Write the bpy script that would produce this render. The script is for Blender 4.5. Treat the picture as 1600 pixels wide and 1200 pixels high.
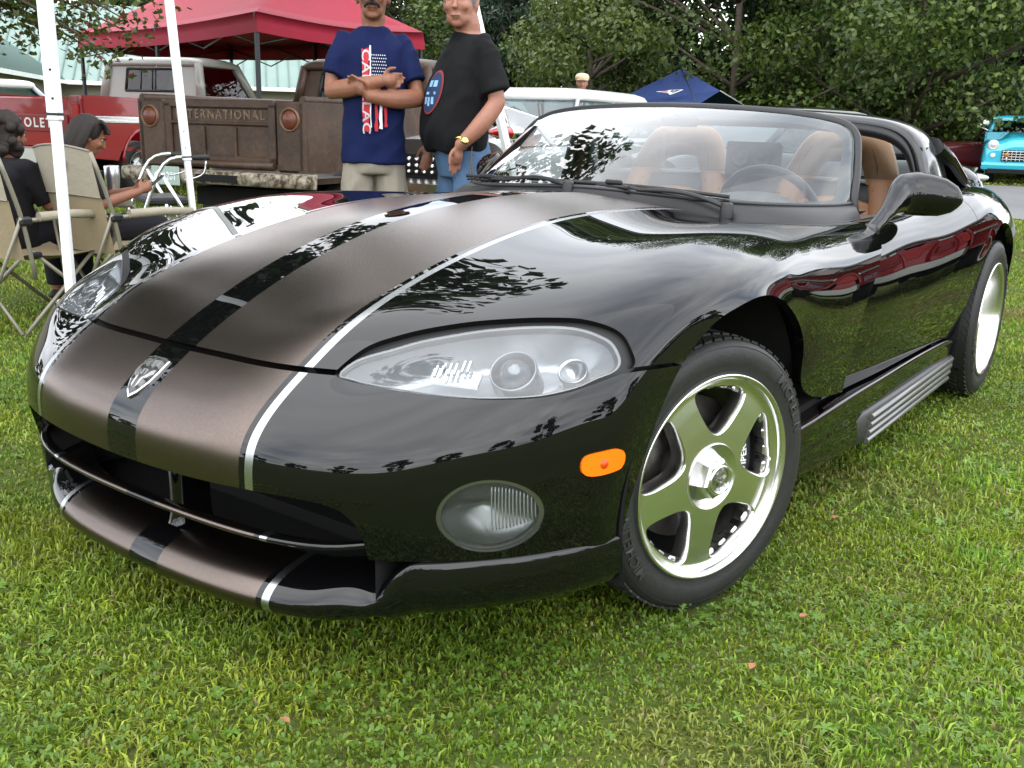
import bpy, bmesh, math, random
import numpy as np
from mathutils import Vector, Matrix
R = math.radians
for o in list(bpy.data.objects): bpy.data.objects.remove(o)
scene = bpy.context.scene
COL = scene.collection

# ------------------------------------------------------------------ camera
CAM_POS = np.array([1.685, -1.9596, 1.0583]); YAW, PITCH, ROLL, FPX = -.624, -.2596, .0281, 1526.8
_fw = np.array([math.sin(YAW)*math.cos(PITCH), math.cos(YAW)*math.cos(PITCH), math.sin(PITCH)])
_rt = np.cross(_fw, [0, 0, 1]); _rt /= np.linalg.norm(_rt); _up = np.cross(_rt, _fw)
_r2 = math.cos(ROLL)*_rt + math.sin(ROLL)*_up; _u2 = -math.sin(ROLL)*_rt + math.cos(ROLL)*_up
cam_data = bpy.data.cameras.new('camera'); cam_data.sensor_width = 36; cam_data.sensor_fit = 'HORIZONTAL'
cam_data.lens = FPX/1600*36; cam_data.clip_start = .02; cam_data.clip_end = 2000
cam = bpy.data.objects.new('camera', cam_data); COL.objects.link(cam)
cam.matrix_world = Matrix(((_r2[0], _u2[0], -_fw[0], CAM_POS[0]), (_r2[1], _u2[1], -_fw[1], CAM_POS[1]),
                           (_r2[2], _u2[2], -_fw[2], CAM_POS[2]), (0, 0, 0, 1)))
scene.camera = cam
HDIR = np.array([math.sin(YAW), math.cos(YAW), 0]); HRT = np.array([math.cos(YAW), -math.sin(YAW), 0])
def spot(px, depth, z=0.0):
    """a point on the ground plan: seen in column px (at the horizon), 'depth' metres away along the view"""
    p = CAM_POS + HDIR*depth + HRT*depth*(px-800)/FPX*math.cos(PITCH)
    return (float(p[0]), float(p[1]), z)

# ------------------------------------------------------------------ sky and sun
SUN_EL, SUN_AZ = R(52), R(150)          # azimuth: direction the light comes from, from +Y clockwise
world = bpy.data.worlds.new('World'); scene.world = world; world.use_nodes = True
def build_world():
    nt = world.node_tree; N = nt.nodes; L = nt.links; N.clear()
    out = N.new('ShaderNodeOutputWorld'); bg = N.new('ShaderNodeBackground'); L.new(bg.outputs[0], out.inputs[0])
    sky = N.new('ShaderNodeTexSky'); sky.sky_type = 'NISHITA'; sky.sun_disc = False
    sky.sun_elevation = SUN_EL; sky.sun_rotation = SUN_AZ; sky.air_density = 1.0; sky.dust_density = 1.5
    tc = N.new('ShaderNodeTexCoord'); sep = N.new('ShaderNodeSeparateXYZ'); L.new(tc.outputs['Generated'], sep.inputs[0])
    zc = N.new('ShaderNodeMath'); zc.operation = 'MAXIMUM'; zc.inputs[1].default_value = 0.0; L.new(sep.outputs[2], zc.inputs[0])
    za = N.new('ShaderNodeMath'); za.operation = 'ADD'; za.inputs[1].default_value = .22; L.new(zc.outputs[0], za.inputs[0])
    dx = N.new('ShaderNodeMath'); dx.operation = 'DIVIDE'; L.new(sep.outputs[0], dx.inputs[0]); L.new(za.outputs[0], dx.inputs[1])
    dy = N.new('ShaderNodeMath'); dy.operation = 'DIVIDE'; L.new(sep.outputs[1], dy.inputs[0]); L.new(za.outputs[0], dy.inputs[1])
    cb = N.new('ShaderNodeCombineXYZ'); L.new(dx.outputs[0], cb.inputs[0]); L.new(dy.outputs[0], cb.inputs[1])
    n1 = N.new('ShaderNodeTexNoise'); n1.inputs['Scale'].default_value = .8; n1.inputs['Detail'].default_value = 6
    n1.inputs['Roughness'].default_value = .5; n1.inputs['Distortion'].default_value = .15; L.new(cb.outputs[0], n1.inputs['Vector'])
    cov = N.new('ShaderNodeValToRGB'); L.new(n1.outputs[0], cov.inputs[0])       # cloud cover
    cov.color_ramp.elements[0].position = .28; cov.color_ramp.elements[0].color = (.1, .1, .1, 1)
    cov.color_ramp.elements[1].position = .47; cov.color_ramp.elements[1].color = (1, 1, 1, 1)
    n2 = N.new('ShaderNodeTexNoise'); n2.inputs['Scale'].default_value = 1.25; n2.inputs['Detail'].default_value = 6
    n2.inputs['Roughness'].default_value = .5; n2.inputs['Distortion'].default_value = .2; L.new(cb.outputs[0], n2.inputs['Vector'])
    shd = N.new('ShaderNodeValToRGB'); L.new(n2.outputs[0], shd.inputs[0])       # cloud thickness
    shd.color_ramp.elements[0].position = .30; shd.color_ramp.elements[0].color = (6.8, 7.3, 8.1, 1)
    shd.color_ramp.elements[1].position = .68; shd.color_ramp.elements[1].color = (13.0, 13.1, 13.3, 1)
    mix = N.new('ShaderNodeMix'); mix.data_type = 'RGBA'; L.new(cov.outputs[0], mix.inputs['Factor'])
    L.new(sky.outputs[0], mix.inputs['A']); L.new(shd.outputs[0], mix.inputs['B'])
    L.new(mix.outputs['Result'], bg.inputs[0]); bg.inputs[1].default_value = SKY_STRENGTH
SKY_STRENGTH = .122
build_world()
sun_data = bpy.data.lights.new('sun', 'SUN'); sun_data.energy = .5; sun_data.angle = R(110); sun_data.color = (1, .96, .9)
sun = bpy.data.objects.new('sun', sun_data); COL.objects.link(sun)
_sd = Vector((math.sin(SUN_AZ)*math.cos(SUN_EL), math.cos(SUN_AZ)*math.cos(SUN_EL), math.sin(SUN_EL)))
sun.rotation_euler = _sd.to_track_quat('Z', 'Y').to_euler(); sun.location = (0, 0, 30)
vs = scene.view_settings; vs.view_transform = 'Standard'; vs.look = 'None'; vs.exposure = 1.35; vs.gamma = 1.0; vs.use_curve_mapping = False
scene.render.engine = 'CYCLES'
# ------------------------------------------------------------------ helpers
def rnd(a, b): return random.uniform(a, b)
class MB:
    """collects shapes for ONE mesh object"""
    def __init__(s): s.v = []; s.f = []; s.m = []; s.n = []; s.hasn = False; s.mi = 0; s.sm = []; s.smooth = True
    def add(s, verts, faces, normals=None, smooth=None):
        b = len(s.v); s.v += [tuple(map(float, p)) for p in verts]
        if normals is not None: s.hasn = True; s.n += [tuple(map(float, p)) for p in normals]
        else: s.n += [(0., 0., 0.)]*len(verts)
        for f in faces: s.f.append([b+i for i in f]); s.m.append(s.mi); s.sm.append(s.smooth if smooth is None else smooth)
        return s
    def box(s, c, d, rot=None, bevel=0):
        x, y, z = d[0]/2, d[1]/2, d[2]/2
        if bevel:
            b = min(bevel, x*.9, y*.9, z*.9); P = []; F = []
            for sz in (-1, 1):
                for sy in (-1, 1):
                    for sx in (-1, 1):
                        P += [(sx*x, sy*(y-b), sz*(z-b)), (sx*(x-b), sy*y, sz*(z-b)), (sx*(x-b), sy*(y-b), sz*z)]
            bm = bmesh.new(); vv = [bm.verts.new(p) for p in P]; r = bmesh.ops.convex_hull(bm, input=vv)
            bm.verts.index_update(); P = [tuple(v.co) for v in bm.verts]; F = [[v.index for v in f.verts] for f in bm.faces]; bm.free()
        else:
            P = [(sx*x, sy*y, sz*z) for sz in (-1, 1) for sy in (-1, 1) for sx in (-1, 1)]
            F = [[0, 2, 3, 1], [4, 5, 7, 6], [0, 1, 5, 4], [2, 6, 7, 3], [0, 4, 6, 2], [1, 3, 7, 5]]
        if rot is not None:
            M = rot if isinstance(rot, Matrix) else Matrix.Rotation(rot, 3, 'Z'); P = [tuple(M @ Vector(p)) for p in P]
        return s.add([(p[0]+c[0], p[1]+c[1], p[2]+c[2]) for p in P], F, smooth=False)
    def grid(s, P, flip=False, closeu=False, closev=False, N=None):
        nu, nv = len(P), len(P[0]); F = []
        for i in range(nu-(0 if closeu else 1)):
            for j in range(nv-(0 if closev else 1)):
                a, b, c, d = i*nv+j, ((i+1) % nu)*nv+j, ((i+1) % nu)*nv+(j+1) % nv, i*nv+(j+1) % nv
                F.append([a, d, c, b] if flip else [a, b, c, d])
        return s.add([p for r in P for p in r], F, None if N is None else [p for r in N for p in r])
    def loft(s, rings, cap0=True, cap1=True, flip=False):
        n = len(rings[0]); b = len(s.v); s.grid(rings, flip=flip, closev=True)
        if cap0: s.f.append([b+i for i in range(n)][::1 if flip else -1][::-1] if False else ([b+i for i in range(n)] if not flip else [b+i for i in range(n)][::-1])); s.m.append(s.mi); s.sm.append(False)
        if cap1:
            e = b+(len(rings)-1)*n; s.f.append([e+i for i in range(n)][::-1] if not flip else [e+i for i in range(n)]); s.m.append(s.mi); s.sm.append(False)
        return s
    def tube(s, pts, r, n=10, caps=True, closed=False, flat=1.0):
        pts = [np.array(p, float) for p in pts]; k = len(pts); rings = []
        rr = r if hasattr(r, '__len__') else [r]*k; up = None
        for i in range(k):
            t = (pts[(i+1) % k]-pts[i-1]) if closed else pts[min(i+1, k-1)]-pts[max(i-1, 0)]
            t = t/(np.linalg.norm(t)+1e-12)
            if up is None:
                up = np.array([0, 0, 1.]) if abs(t[2]) < .9 else np.array([1., 0, 0])
            up = up-t*np.dot(up, t); up /= np.linalg.norm(up)+1e-12; sd = np.cross(t, up)
            rings.append([pts[i]+rr[i]*(math.cos(a)*sd+flat*math.sin(a)*up) for a in [2*math.pi*j/n for j in range(n)]])
        if closed: return s.grid(rings, closeu=True, closev=True, flip=True)
        return s.loft(rings, caps, caps, flip=True)
    def cyl(s, p0, p1, r, n=16, r1=None): return s.tube([p0, p1], [r, r if r1 is None else r1], n)
    def lathe(s, prof, n=32, axis='Z', c=(0, 0, 0), a0=0., a1=2*math.pi):
        full = abs(a1-a0-2*math.pi) < 1e-6; rings = []
        for j in range(n if full else n+1):
            a = a0+(a1-a0)*j/n; ca, sa = math.cos(a), math.sin(a); row = []
            for r, h in prof:
                p = {'Z': (r*ca, r*sa, h), 'X': (h, r*ca, r*sa), 'Y': (r*sa, h, r*ca)}[axis]
                row.append((p[0]+c[0], p[1]+c[1], p[2]+c[2]))
            rings.append(row)
        return s.grid(rings, closeu=full)
    def prism(s, poly, h, axis='Z', c=(0, 0, 0), smooth=False):
        """extrude a 2D polygon from h[0] to h[1]"""
        def P(p, t): return {'Z': (p[0], p[1], t), 'X': (t, p[0], p[1]), 'Y': (p[0], t, p[1])}[axis]
        n = len(poly); V = [P(p, h[0]) for p in poly]+[P(p, h[1]) for p in poly]
        V = [(a[0]+c[0], a[1]+c[1], a[2]+c[2]) for a in V]
        F = [list(range(n))[::-1], [n+i for i in range(n)]]; S = [False, False]
        s.add(V, F, smooth=False); b = len(s.v)-2*n
        for i in range(n): s.f.append([b+i, b+(i+1) % n, b+n+(i+1) % n, b+n+i]); s.m.append(s.mi); s.sm.append(smooth)
        return s
    def ell(s, c, r, nu=16, nv=10, rot=None):
        P = []
        for i in range(nv+1):
            th = math.pi*i/nv; row = []
            for j in range(nu):
                a = 2*math.pi*j/nu; p = Vector((r[0]*math.sin(th)*math.cos(a), r[1]*math.sin(th)*math.sin(a), r[2]*math.cos(th)))
                if rot is not None: p = rot @ p
                row.append((p[0]+c[0], p[1]+c[1], p[2]+c[2]))
            P.append(row)
        return s.grid(P, closev=True)
    def build(s, name, mats, parent=None, recalc=False, merge=0):
        me = bpy.data.meshes.new(name)
        me.from_pydata(s.v, [], s.f)
        if not isinstance(mats, (list, tuple)): mats = [mats]
        for m in mats: me.materials.append(m)
        me.polygons.foreach_set('use_smooth', s.sm)
        if len(mats) > 1: me.polygons.foreach_set('material_index', s.m)
        me.update()
        if recalc or merge:
            bm = bmesh.new(); bm.from_mesh(me)
            if merge: bmesh.ops.remove_doubles(bm, verts=bm.verts, dist=merge)
            if recalc: bmesh.ops.recalc_face_normals(bm, faces=bm.faces)
            bm.to_mesh(me); bm.free()
        elif s.hasn:
            nn = np.array(s.n); z = (np.abs(nn).sum(1) < 1e-9)
            if z.any():
                vn = np.zeros(len(me.vertices)*3); me.vertices.foreach_get('normal', vn); nn[z] = vn.reshape(-1, 3)[z]
            me.normals_split_custom_set_from_vertices(nn.tolist())
        o = bpy.data.objects.new(name, me); COL.objects.link(o)
        if parent is not None: o.parent = parent
        return o
def tag(o, label=None, cat=None, group=None, kind=None):
    if label: o['label'] = label
    if cat: o['category'] = cat
    if group: o['group'] = group
    if kind: o['kind'] = kind
    return o
def empty(name, loc=(0, 0, 0), rz=0., label=None, cat=None, group=None):
    o = bpy.data.objects.new(name, None); COL.objects.link(o); o.location = loc; o.rotation_euler = (0, 0, rz); o.empty_display_size = .2
    return tag(o, label, cat, group)
def copy_tree(o, parent=None):
    c = o.copy(); COL.objects.link(c); c.parent = parent
    for ch in [x for x in bpy.data.objects if x.parent == o]: copy_tree(ch, c)
    return c
def add_mod(o, kind, **kw):
    m = o.modifiers.new(kind.lower(), kind)
    for k, v in kw.items(): setattr(m, k, v)
    return m
def bake(o):
    """apply the modifiers of o"""
    dg = bpy.context.evaluated_depsgraph_get(); dg.update()
    me = bpy.data.meshes.new_from_object(o.evaluated_get(dg)); o.modifiers.clear(); old = o.data; o.data = me; bpy.data.meshes.remove(old)
    return o
# --- splines
def cubic(t, Y, tq):
    """natural cubic spline through (t, Y[k]) at tq; Y: (n, d)"""
    t = np.asarray(t, float); Y = np.asarray(Y, float); n = len(t); h = np.diff(t)
    A = np.zeros((n, n)); B = np.zeros_like(Y); A[0, 0] = A[-1, -1] = 1
    for i in range(1, n-1):
        A[i, i-1] = h[i-1]; A[i, i] = 2*(h[i-1]+h[i]); A[i, i+1] = h[i]
        B[i] = 6*((Y[i+1]-Y[i])/h[i]-(Y[i]-Y[i-1])/h[i-1])
    M = np.linalg.solve(A, B); tq = np.asarray(tq, float); k = np.clip(np.searchsorted(t, tq)-1, 0, n-2)
    hk = h[k][:, None]; a = (t[k+1]-tq)[:, None]; b = (tq-t[k])[:, None]
    return M[k]*a**3/(6*hk)+M[k+1]*b**3/(6*hk)+(Y[k]/hk-M[k]*hk/6)*a+(Y[k+1]/hk-M[k+1]*hk/6)*b
def curve(P, n, closed=False):
    """smooth curve through 3D points, n samples, chord parameter"""
    P = np.asarray(P, float)
    if closed:
        m = len(P); Q = np.concatenate([P[-3:], P, P[:4]]); d = np.concatenate([[0], np.cumsum(np.linalg.norm(np.diff(Q, axis=0), axis=1)**.5)])
        return cubic(d, Q, np.linspace(d[3], d[3+m], n, endpoint=False))
    d = np.concatenate([[0], np.cumsum(np.linalg.norm(np.diff(P, axis=0), axis=1)**.5)])
    return cubic(d, P, np.linspace(0, d[-1], n))
def surf(G, nu, nv):
    """bicubic surface through a control grid G[i][j] -> points (nu, nv, 3), normals"""
    G = np.asarray(G, float)
    du = np.linalg.norm(np.diff(G, axis=0), axis=2).mean(1); tu = np.concatenate([[0], np.cumsum(du)])
    dv = np.linalg.norm(np.diff(G, axis=1), axis=2).mean(0); tv = np.concatenate([[0], np.cumsum(dv)])
    qu = np.linspace(0, tu[-1], nu); qv = np.linspace(0, tv[-1], nv)
    A = cubic(tu, G.reshape(len(tu), -1), qu).reshape(nu, len(tv), 3)
    S = cubic(tv, A.transpose(1, 0, 2).reshape(len(tv), -1), qv).reshape(nv, nu, 3).transpose(1, 0, 2)
    Du = np.gradient(S, axis=0); Dv = np.gradient(S, axis=1); Nn = np.cross(Du, Dv); Nn /= np.linalg.norm(Nn, axis=2)[..., None]+1e-12
    return S, Nn
class Sheet:
    """a polygon sheet with normals that can be cut along implicit curves"""
    def __init__(s, V, N, F): s.V = V; s.N = N; s.F = F
    @staticmethod
    def from_surf(S, Nn, flip=False):
        nu, nv = S.shape[:2]; F = []
        for i in range(nu-1):
            for j in range(nv-1):
                a, b, c, d = i*nv+j, (i+1)*nv+j, (i+1)*nv+j+1, i*nv+j+1
                F.append([a, d, c, b] if flip else [a, b, c, d])
        return Sheet(S.reshape(-1, 3).copy(), (-Nn if flip else Nn).reshape(-1, 3).copy(), F)
    def clip(s, fn):
        """keep fn > 0; fn takes an (n,3) array"""
        val = fn(s.V); val = np.where(np.abs(val) < 1e-7, 1e-7, val); V = list(s.V); N = list(s.N); F = []; cache = {}
        pos = val > 0
        for f in s.F:
            k = sum(pos[i] for i in f)
            if k == len(f): F.append(f); continue
            if k == 0: continue
            o = []
            for a, b in zip(f, f[1:]+f[:1]):
                if pos[a]: o.append(a)
                if pos[a] != pos[b]:
                    key = (a, b) if a < b else (b, a)
                    if key not in cache:
                        t = val[key[0]]/(val[key[0]]-val[key[1]]); cache[key] = len(V)
                        V.append(s.V[key[0]]+(s.V[key[1]]-s.V[key[0]])*t); n = s.N[key[0]]+(s.N[key[1]]-s.N[key[0]])*t; N.append(n/np.linalg.norm(n))
                    o.append(cache[key])
            if len(o) > 2: F.append(o)
        used = sorted({i for f in F for i in f}); mp = {u: k for k, u in enumerate(used)}
        return Sheet(np.array([V[u] for u in used]), np.array([N[u] for u in used]), [[mp[i] for i in f] for f in F])
    def edge_loops(s):
        cnt = {}
        for f in s.F:
            for a, b in zip(f, f[1:]+f[:1]): cnt[(a, b)] = 1
        return [(a, b) for (a, b) in cnt if (b, a) not in cnt]
    def put(s, mb, flange=0.02, where=None, dirv=None, offset=0.0):
        """add to MB, with a rim turned inwards along the boundary"""
        k = [f for f in s.F[::max(1, len(s.F)//60)]]; q = sum(np.dot(np.cross(s.V[f[1]]-s.V[f[0]], s.V[f[2]]-s.V[f[0]]), s.N[f[0]]) for f in k)
        if q < 0: s.F = [f[::-1] for f in s.F]
        mb.add(s.V+s.N*offset, s.F, s.N)
        if flange:
            E = s.edge_loops(); P = []; F = []
            for a, b in E:
                pa, pb = s.V[a]+s.N[a]*offset, s.V[b]+s.N[b]*offset
                if where is not None and not where((pa+pb)/2): continue
                na, nb = (-s.N[a], -s.N[b]) if dirv is None else (np.array(dirv), np.array(dirv))
                k = len(P); P += [pa, pb, pb+nb*flange, pa+na*flange]; F.append([k+1, k, k+3, k+2])
            mb.add(P, F, smooth=False)
            if len(P):
                # normals of rim faces
                b0 = len(mb.n)-len(P)
                for q in range(0, len(P), 4):
                    n = np.cross(np.array(P[q])-np.array(P[q+1]), np.array(P[q+2])-np.array(P[q+1])); n = n/(np.linalg.norm(n)+1e-12)
                    for w in range(4): mb.n[b0+q+w] = tuple(n)
        return mb
    def mirrored(s):
        return Sheet(s.V*np.array([-1, 1, 1]), s.N*np.array([-1, 1, 1]), [f[::-1] for f in s.F])
def poly_sd(P, Q):
    """signed distance of 2D points Q (n,2) to closed polygon P; positive inside"""
    P = np.asarray(P, float); Q = np.asarray(Q, float); d = np.full(len(Q), 1e9); ins = np.zeros(len(Q), bool)
    for a, b in zip(P, np.roll(P, -1, axis=0)):
        e = b-a; w = Q-a; t = np.clip((w@e)/(e@e+1e-15), 0, 1); d = np.minimum(d, np.hypot(*(w-t[:, None]*e).T))
        c = (a[1] <= Q[:, 1]) != (b[1] <= Q[:, 1])
        with np.errstate(divide='ignore', invalid='ignore'):
            xi = a[0]+(Q[:, 1]-a[1])/(b[1]-a[1]+1e-15)*e[0]
        ins ^= c & (Q[:, 0] < xi)
    return np.where(ins, d, -d)
def text_mesh(txt, size=1.0, extrude=0.002, bold=0.0, spacing=1.0, shear=0.0):
    """letters as (verts, faces) centred on the origin in the XY plane"""
    cu = bpy.data.curves.new('t', 'FONT'); cu.body = txt; cu.size = size; cu.extrude = extrude; cu.offset = bold; cu.space_character = spacing
    cu.align_x = 'CENTER'; cu.align_y = 'CENTER'; cu.shear = shear; cu.resolution_u = 3
    o = bpy.data.objects.new('t', cu); COL.objects.link(o); dg = bpy.context.evaluated_depsgraph_get(); dg.update()
    me = bpy.data.meshes.new_from_object(o.evaluated_get(dg)); V = [tuple(v.co) for v in me.vertices]; F = [list(p.vertices) for p in me.polygons]
    bpy.data.objects.remove(o); bpy.data.meshes.remove(me); bpy.data.curves.remove(cu)
    return V, F
# --- materials
MATS = {}
def mat(name, col=(.5, .5, .5), rough=.5, metal=0., coat=0., coat_rough=.03, spec=.5, trans=0., ior=1.45, noise=None, bump=None, emit=None, alpha=1., sheen=0., sss=0.):
    """procedural principled; noise=(scale, amount, colour2), bump=(scale, strength)"""
    if name in MATS: return MATS[name]
    m = bpy.data.materials.new(name); m.use_nodes = True; nt = m.node_tree; N = nt.nodes; L = nt.links; b = N['Principled BSDF']
    b.inputs['Base Color'].default_value = (*col, 1); b.inputs['Roughness'].default_value = rough; b.inputs['Metallic'].default_value = metal
    b.inputs['Coat Weight'].default_value = coat; b.inputs['Coat Roughness'].default_value = coat_rough
    b.inputs['Specular IOR Level'].default_value = spec; b.inputs['Transmission Weight'].default_value = trans; b.inputs['IOR'].default_value = ior
    b.inputs['Alpha'].default_value = alpha; b.inputs['Sheen Weight'].default_value = sheen
    if sss: b.inputs['Subsurface Weight'].default_value = sss; b.inputs['Subsurface Radius'].default_value = (.012, .005, .003)
    if emit: b.inputs['Emission Color'].default_value = (*emit[:3], 1); b.inputs['Emission Strength'].default_value = emit[3]
    tc = N.new('ShaderNodeTexCoord')
    if noise:
        sc, am, c2 = noise[:3]; n = N.new('ShaderNodeTexNoise'); n.inputs['Scale'].default_value = sc; n.inputs['Detail'].default_value = 6; n.inputs['Roughness'].default_value = .6
        L.new(tc.outputs['Object'], n.inputs['Vector']); r = N.new('ShaderNodeValToRGB'); L.new(n.outputs[0], r.inputs[0])
        r.color_ramp.elements[0].position = .5-.5*am; r.color_ramp.elements[1].position = .5+.5*am
        r.color_ramp.elements[0].color = (*col, 1); r.color_ramp.elements[1].color = (*c2, 1); L.new(r.outputs[0], b.inputs['Base Color'])
    if bump:
        n = N.new('ShaderNodeTexNoise'); n.inputs['Scale'].default_value = bump[0]; n.inputs['Detail'].default_value = 4; L.new(tc.outputs['Object'], n.inputs['Vector'])
        bp = N.new('ShaderNodeBump'); bp.inputs['Strength'].default_value = bump[1]; bp.inputs['Distance'].default_value = .01; L.new(n.outputs[0], bp.inputs['Height']); L.new(bp.outputs[0], b.inputs['Normal'])
    MATS[name] = m; return m
# ------------------------------------------------------------------ black roadster: body surfaces (front = -Y, its left side = +X)
# columns run from the centre line outwards and round to the wheel-arch lip; rows run from the chin up over the nose to the cowl
def front_grid():
    r = []
    # fascia, bottom to shut line
    r.append([(0, -.900, .300), (.16, -.897, .300), (.328, -.883, .300), (.45, -.850, .300), (.58, -.782, .300), (.68, -.700, .300), (.76, -.606, .300), (.812, -.525, .300), (.838, -.475, .300), (.848, -.425, .300)])
    r.append([(0, -.920, .360), (.16, -.916, .360), (.328, -.900, .362), (.45, -.866, .364), (.58, -.797, .366), (.68, -.712, .368), (.762, -.617, .370), (.818, -.525, .372), (.843, -.468, .372), (.852, -.405, .372)])
    r.append([(0, -.928, .430), (.16, -.923, .430), (.328, -.906, .432), (.45, -.871, .436), (.58, -.802, .440), (.68, -.716, .444), (.764, -.618, .448), (.821, -.520, .450), (.848, -.455, .450), (.857, -.370, .448)])
    r.append([(0, -.918, .490), (.16, -.913, .490), (.328, -.896, .492), (.45, -.858, .496), (.58, -.789, .500), (.68, -.708, .505), (.764, -.611, .510), (.823, -.509, .513), (.852, -.438, .514), (.862, -.345, .505)])
    r.append([(0, -.867, .549), (.16, -.863, .549), (.328, -.848, .550), (.45, -.811, .551), (.58, -.755, .553), (.68, -.685, .558), (.763, -.592, .565), (.824, -.488, .570), (.855, -.412, .571), (.867, -.318, .556)])
    r.append([(0, -.790, .604), (.16, -.785, .605), (.328, -.768, .607), (.45, -.733, .601), (.58, -.700, .602), (.68, -.645, .608), (.76, -.560, .617), (.823, -.455, .624), (.857, -.375, .624), (.872, -.285, .600)])
    # hood
    r.append([(0, -.690, .660), (.16, -.685, .660), (.328, -.663, .669), (.45, -.643, .648), (.58, -.600, .650), (.68, -.548, .658), (.76, -.475, .668), (.825, -.385, .677), (.862, -.312, .672), (.880, -.235, .648)])
    r.append([(0, -.570, .714), (.16, -.565, .712), (.328, -.548, .714), (.45, -.530, .706), (.58, -.500, .703), (.685, -.450, .707), (.767, -.385, .716), (.833, -.300, .722), (.872, -.235, .712), (.892, -.172, .688)])
    r.append([(0, -.420, .767), (.16, -.415, .764), (.328, -.400, .757), (.45, -.385, .753), (.58, -.360, .752), (.69, -.320, .756), (.774, -.265, .760), (.842, -.200, .758), (.882, -.150, .740), (.902, -.105, .708)])
    r.append([(0, -.230, .816), (.16, -.225, .810), (.328, -.215, .797), (.45, -.205, .793), (.58, -.190, .793), (.695, -.160, .796), (.78, -.125, .793), (.850, -.085, .782), (.890, -.060, .756), (.910, -.035, .720)])
    r.append([(0, -.020, .848), (.16, -.015, .841), (.328, -.005, .828), (.45, .000, .821), (.58, .010, .821), (.70, .030, .825), (.785, .045, .815), (.857, .055, .793), (.897, .060, .758), (.914, .062, .717)])
    r.append([(0, .180, .864), (.16, .185, .857), (.328, .190, .841), (.45, .195, .833), (.58, .205, .832), (.70, .215, .833), (.787, .215, .820), (.861, .205, .788), (.903, .185, .738), (.914, .165, .682)])
    r.append([(0, .370, .869), (.16, .375, .861), (.328, .385, .843), (.45, .390, .833), (.58, .395, .830), (.70, .400, .831), (.787, .390, .815), (.864, .355, .772), (.905, .305, .696), (.906, .275, .622)])
    r.append([(0, .530, .867), (.16, .535, .858), (.328, .550, .839), (.45, .560, .826), (.58, .565, .821), (.70, .570, .823), (.786, .555, .805), (.867, .495, .752), (.908, .415, .645), (.895, .358, .535)])
    r.append([(0, .640, .862), (.16, .650, .852), (.328, .675, .833), (.45, .690, .818), (.58, .700, .811), (.70, .725, .814), (.783, .735, .799), (.868, .655, .740), (.909, .525, .605), (.887, .398, .440)])
    r.append([(0, .690, .858), (.16, .705, .846), (.328, .740, .828), (.45, .750, .811), (.58, .765, .804), (.70, .820, .806), (.778, .900, .797), (.868, .810, .736), (.909, .635, .585), (.886, .530, .385)])
    r.append([(0, .725, .855), (.16, .745, .842), (.328, .785, .823), (.45, .795, .806), (.58, .815, .799), (.70, .895, .800), (.768, 1.090, .798), (.866, 1.030, .735), (.907, .775, .572), (.890, .728, .360)])
    return r
def front_surface(nu=260, nv=200):
    G = np.array(front_grid(), float); M = G[:, :0:-1].copy(); M[..., 0] *= -1
    return surf(np.concatenate([M, G], axis=1), nu, nv)
def side_grid():
    T = [(.70, [(.730, .795), (.775, .772), (.828, .712), (.850, .600), (.852, .470), (.842, .325)]),
         (.90, [(.740, .798), (.790, .778), (.842, .715), (.866, .600), (.868, .470), (.852, .325)]),
         (1.10, [(.752, .800), (.805, .782), (.857, .718), (.884, .605), (.884, .470), (.864, .325)]),
         (1.35, [(.755, .803), (.812, .789), (.866, .728), (.895, .613), (.895, .475), (.874, .325)]),
         (1.60, [(.753, .812), (.814, .802), (.874, .745), (.908, .630), (.905, .485), (.882, .325)]),
         (1.85, [(.750, .832), (.818, .826), (.886, .770), (.925, .658), (.920, .500), (.892, .325)]),
         (2.05, [(.747, .850), (.822, .846), (.895, .790), (.938, .680), (.934, .515), (.902, .325)]),
         (2.25, [(.742, .860), (.825, .858), (.904, .802), (.949, .694), (.946, .530), (.914, .325)]),
         (2.45, [(.735, .863), (.824, .858), (.907, .800), (.953, .694), (.952, .540), (.926, .330)]),
         (2.65, [(.722, .860), (.815, .850), (.898, .788), (.946, .684), (.950, .540), (.930, .335)]),
         (2.90, [(.700, .848), (.792, .834), (.872, .766), (.920, .664), (.926, .530), (.910, .345)]),
         (3.15, [(.665, .828), (.752, .810), (.830, .740), (.876, .645), (.884, .520), (.872, .355)]),
         (3.38, [(.615, .800), (.695, .778), (.765, .708), (.806, .622), (.816, .510), (.806, .370)]),
         (3.48, [(.580, .770), (.640, .745), (.690, .685), (.720, .605), (.730, .505), (.722, .385)])]
    return [[(x, y, z) for x, z in P] for y, P in T]
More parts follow.
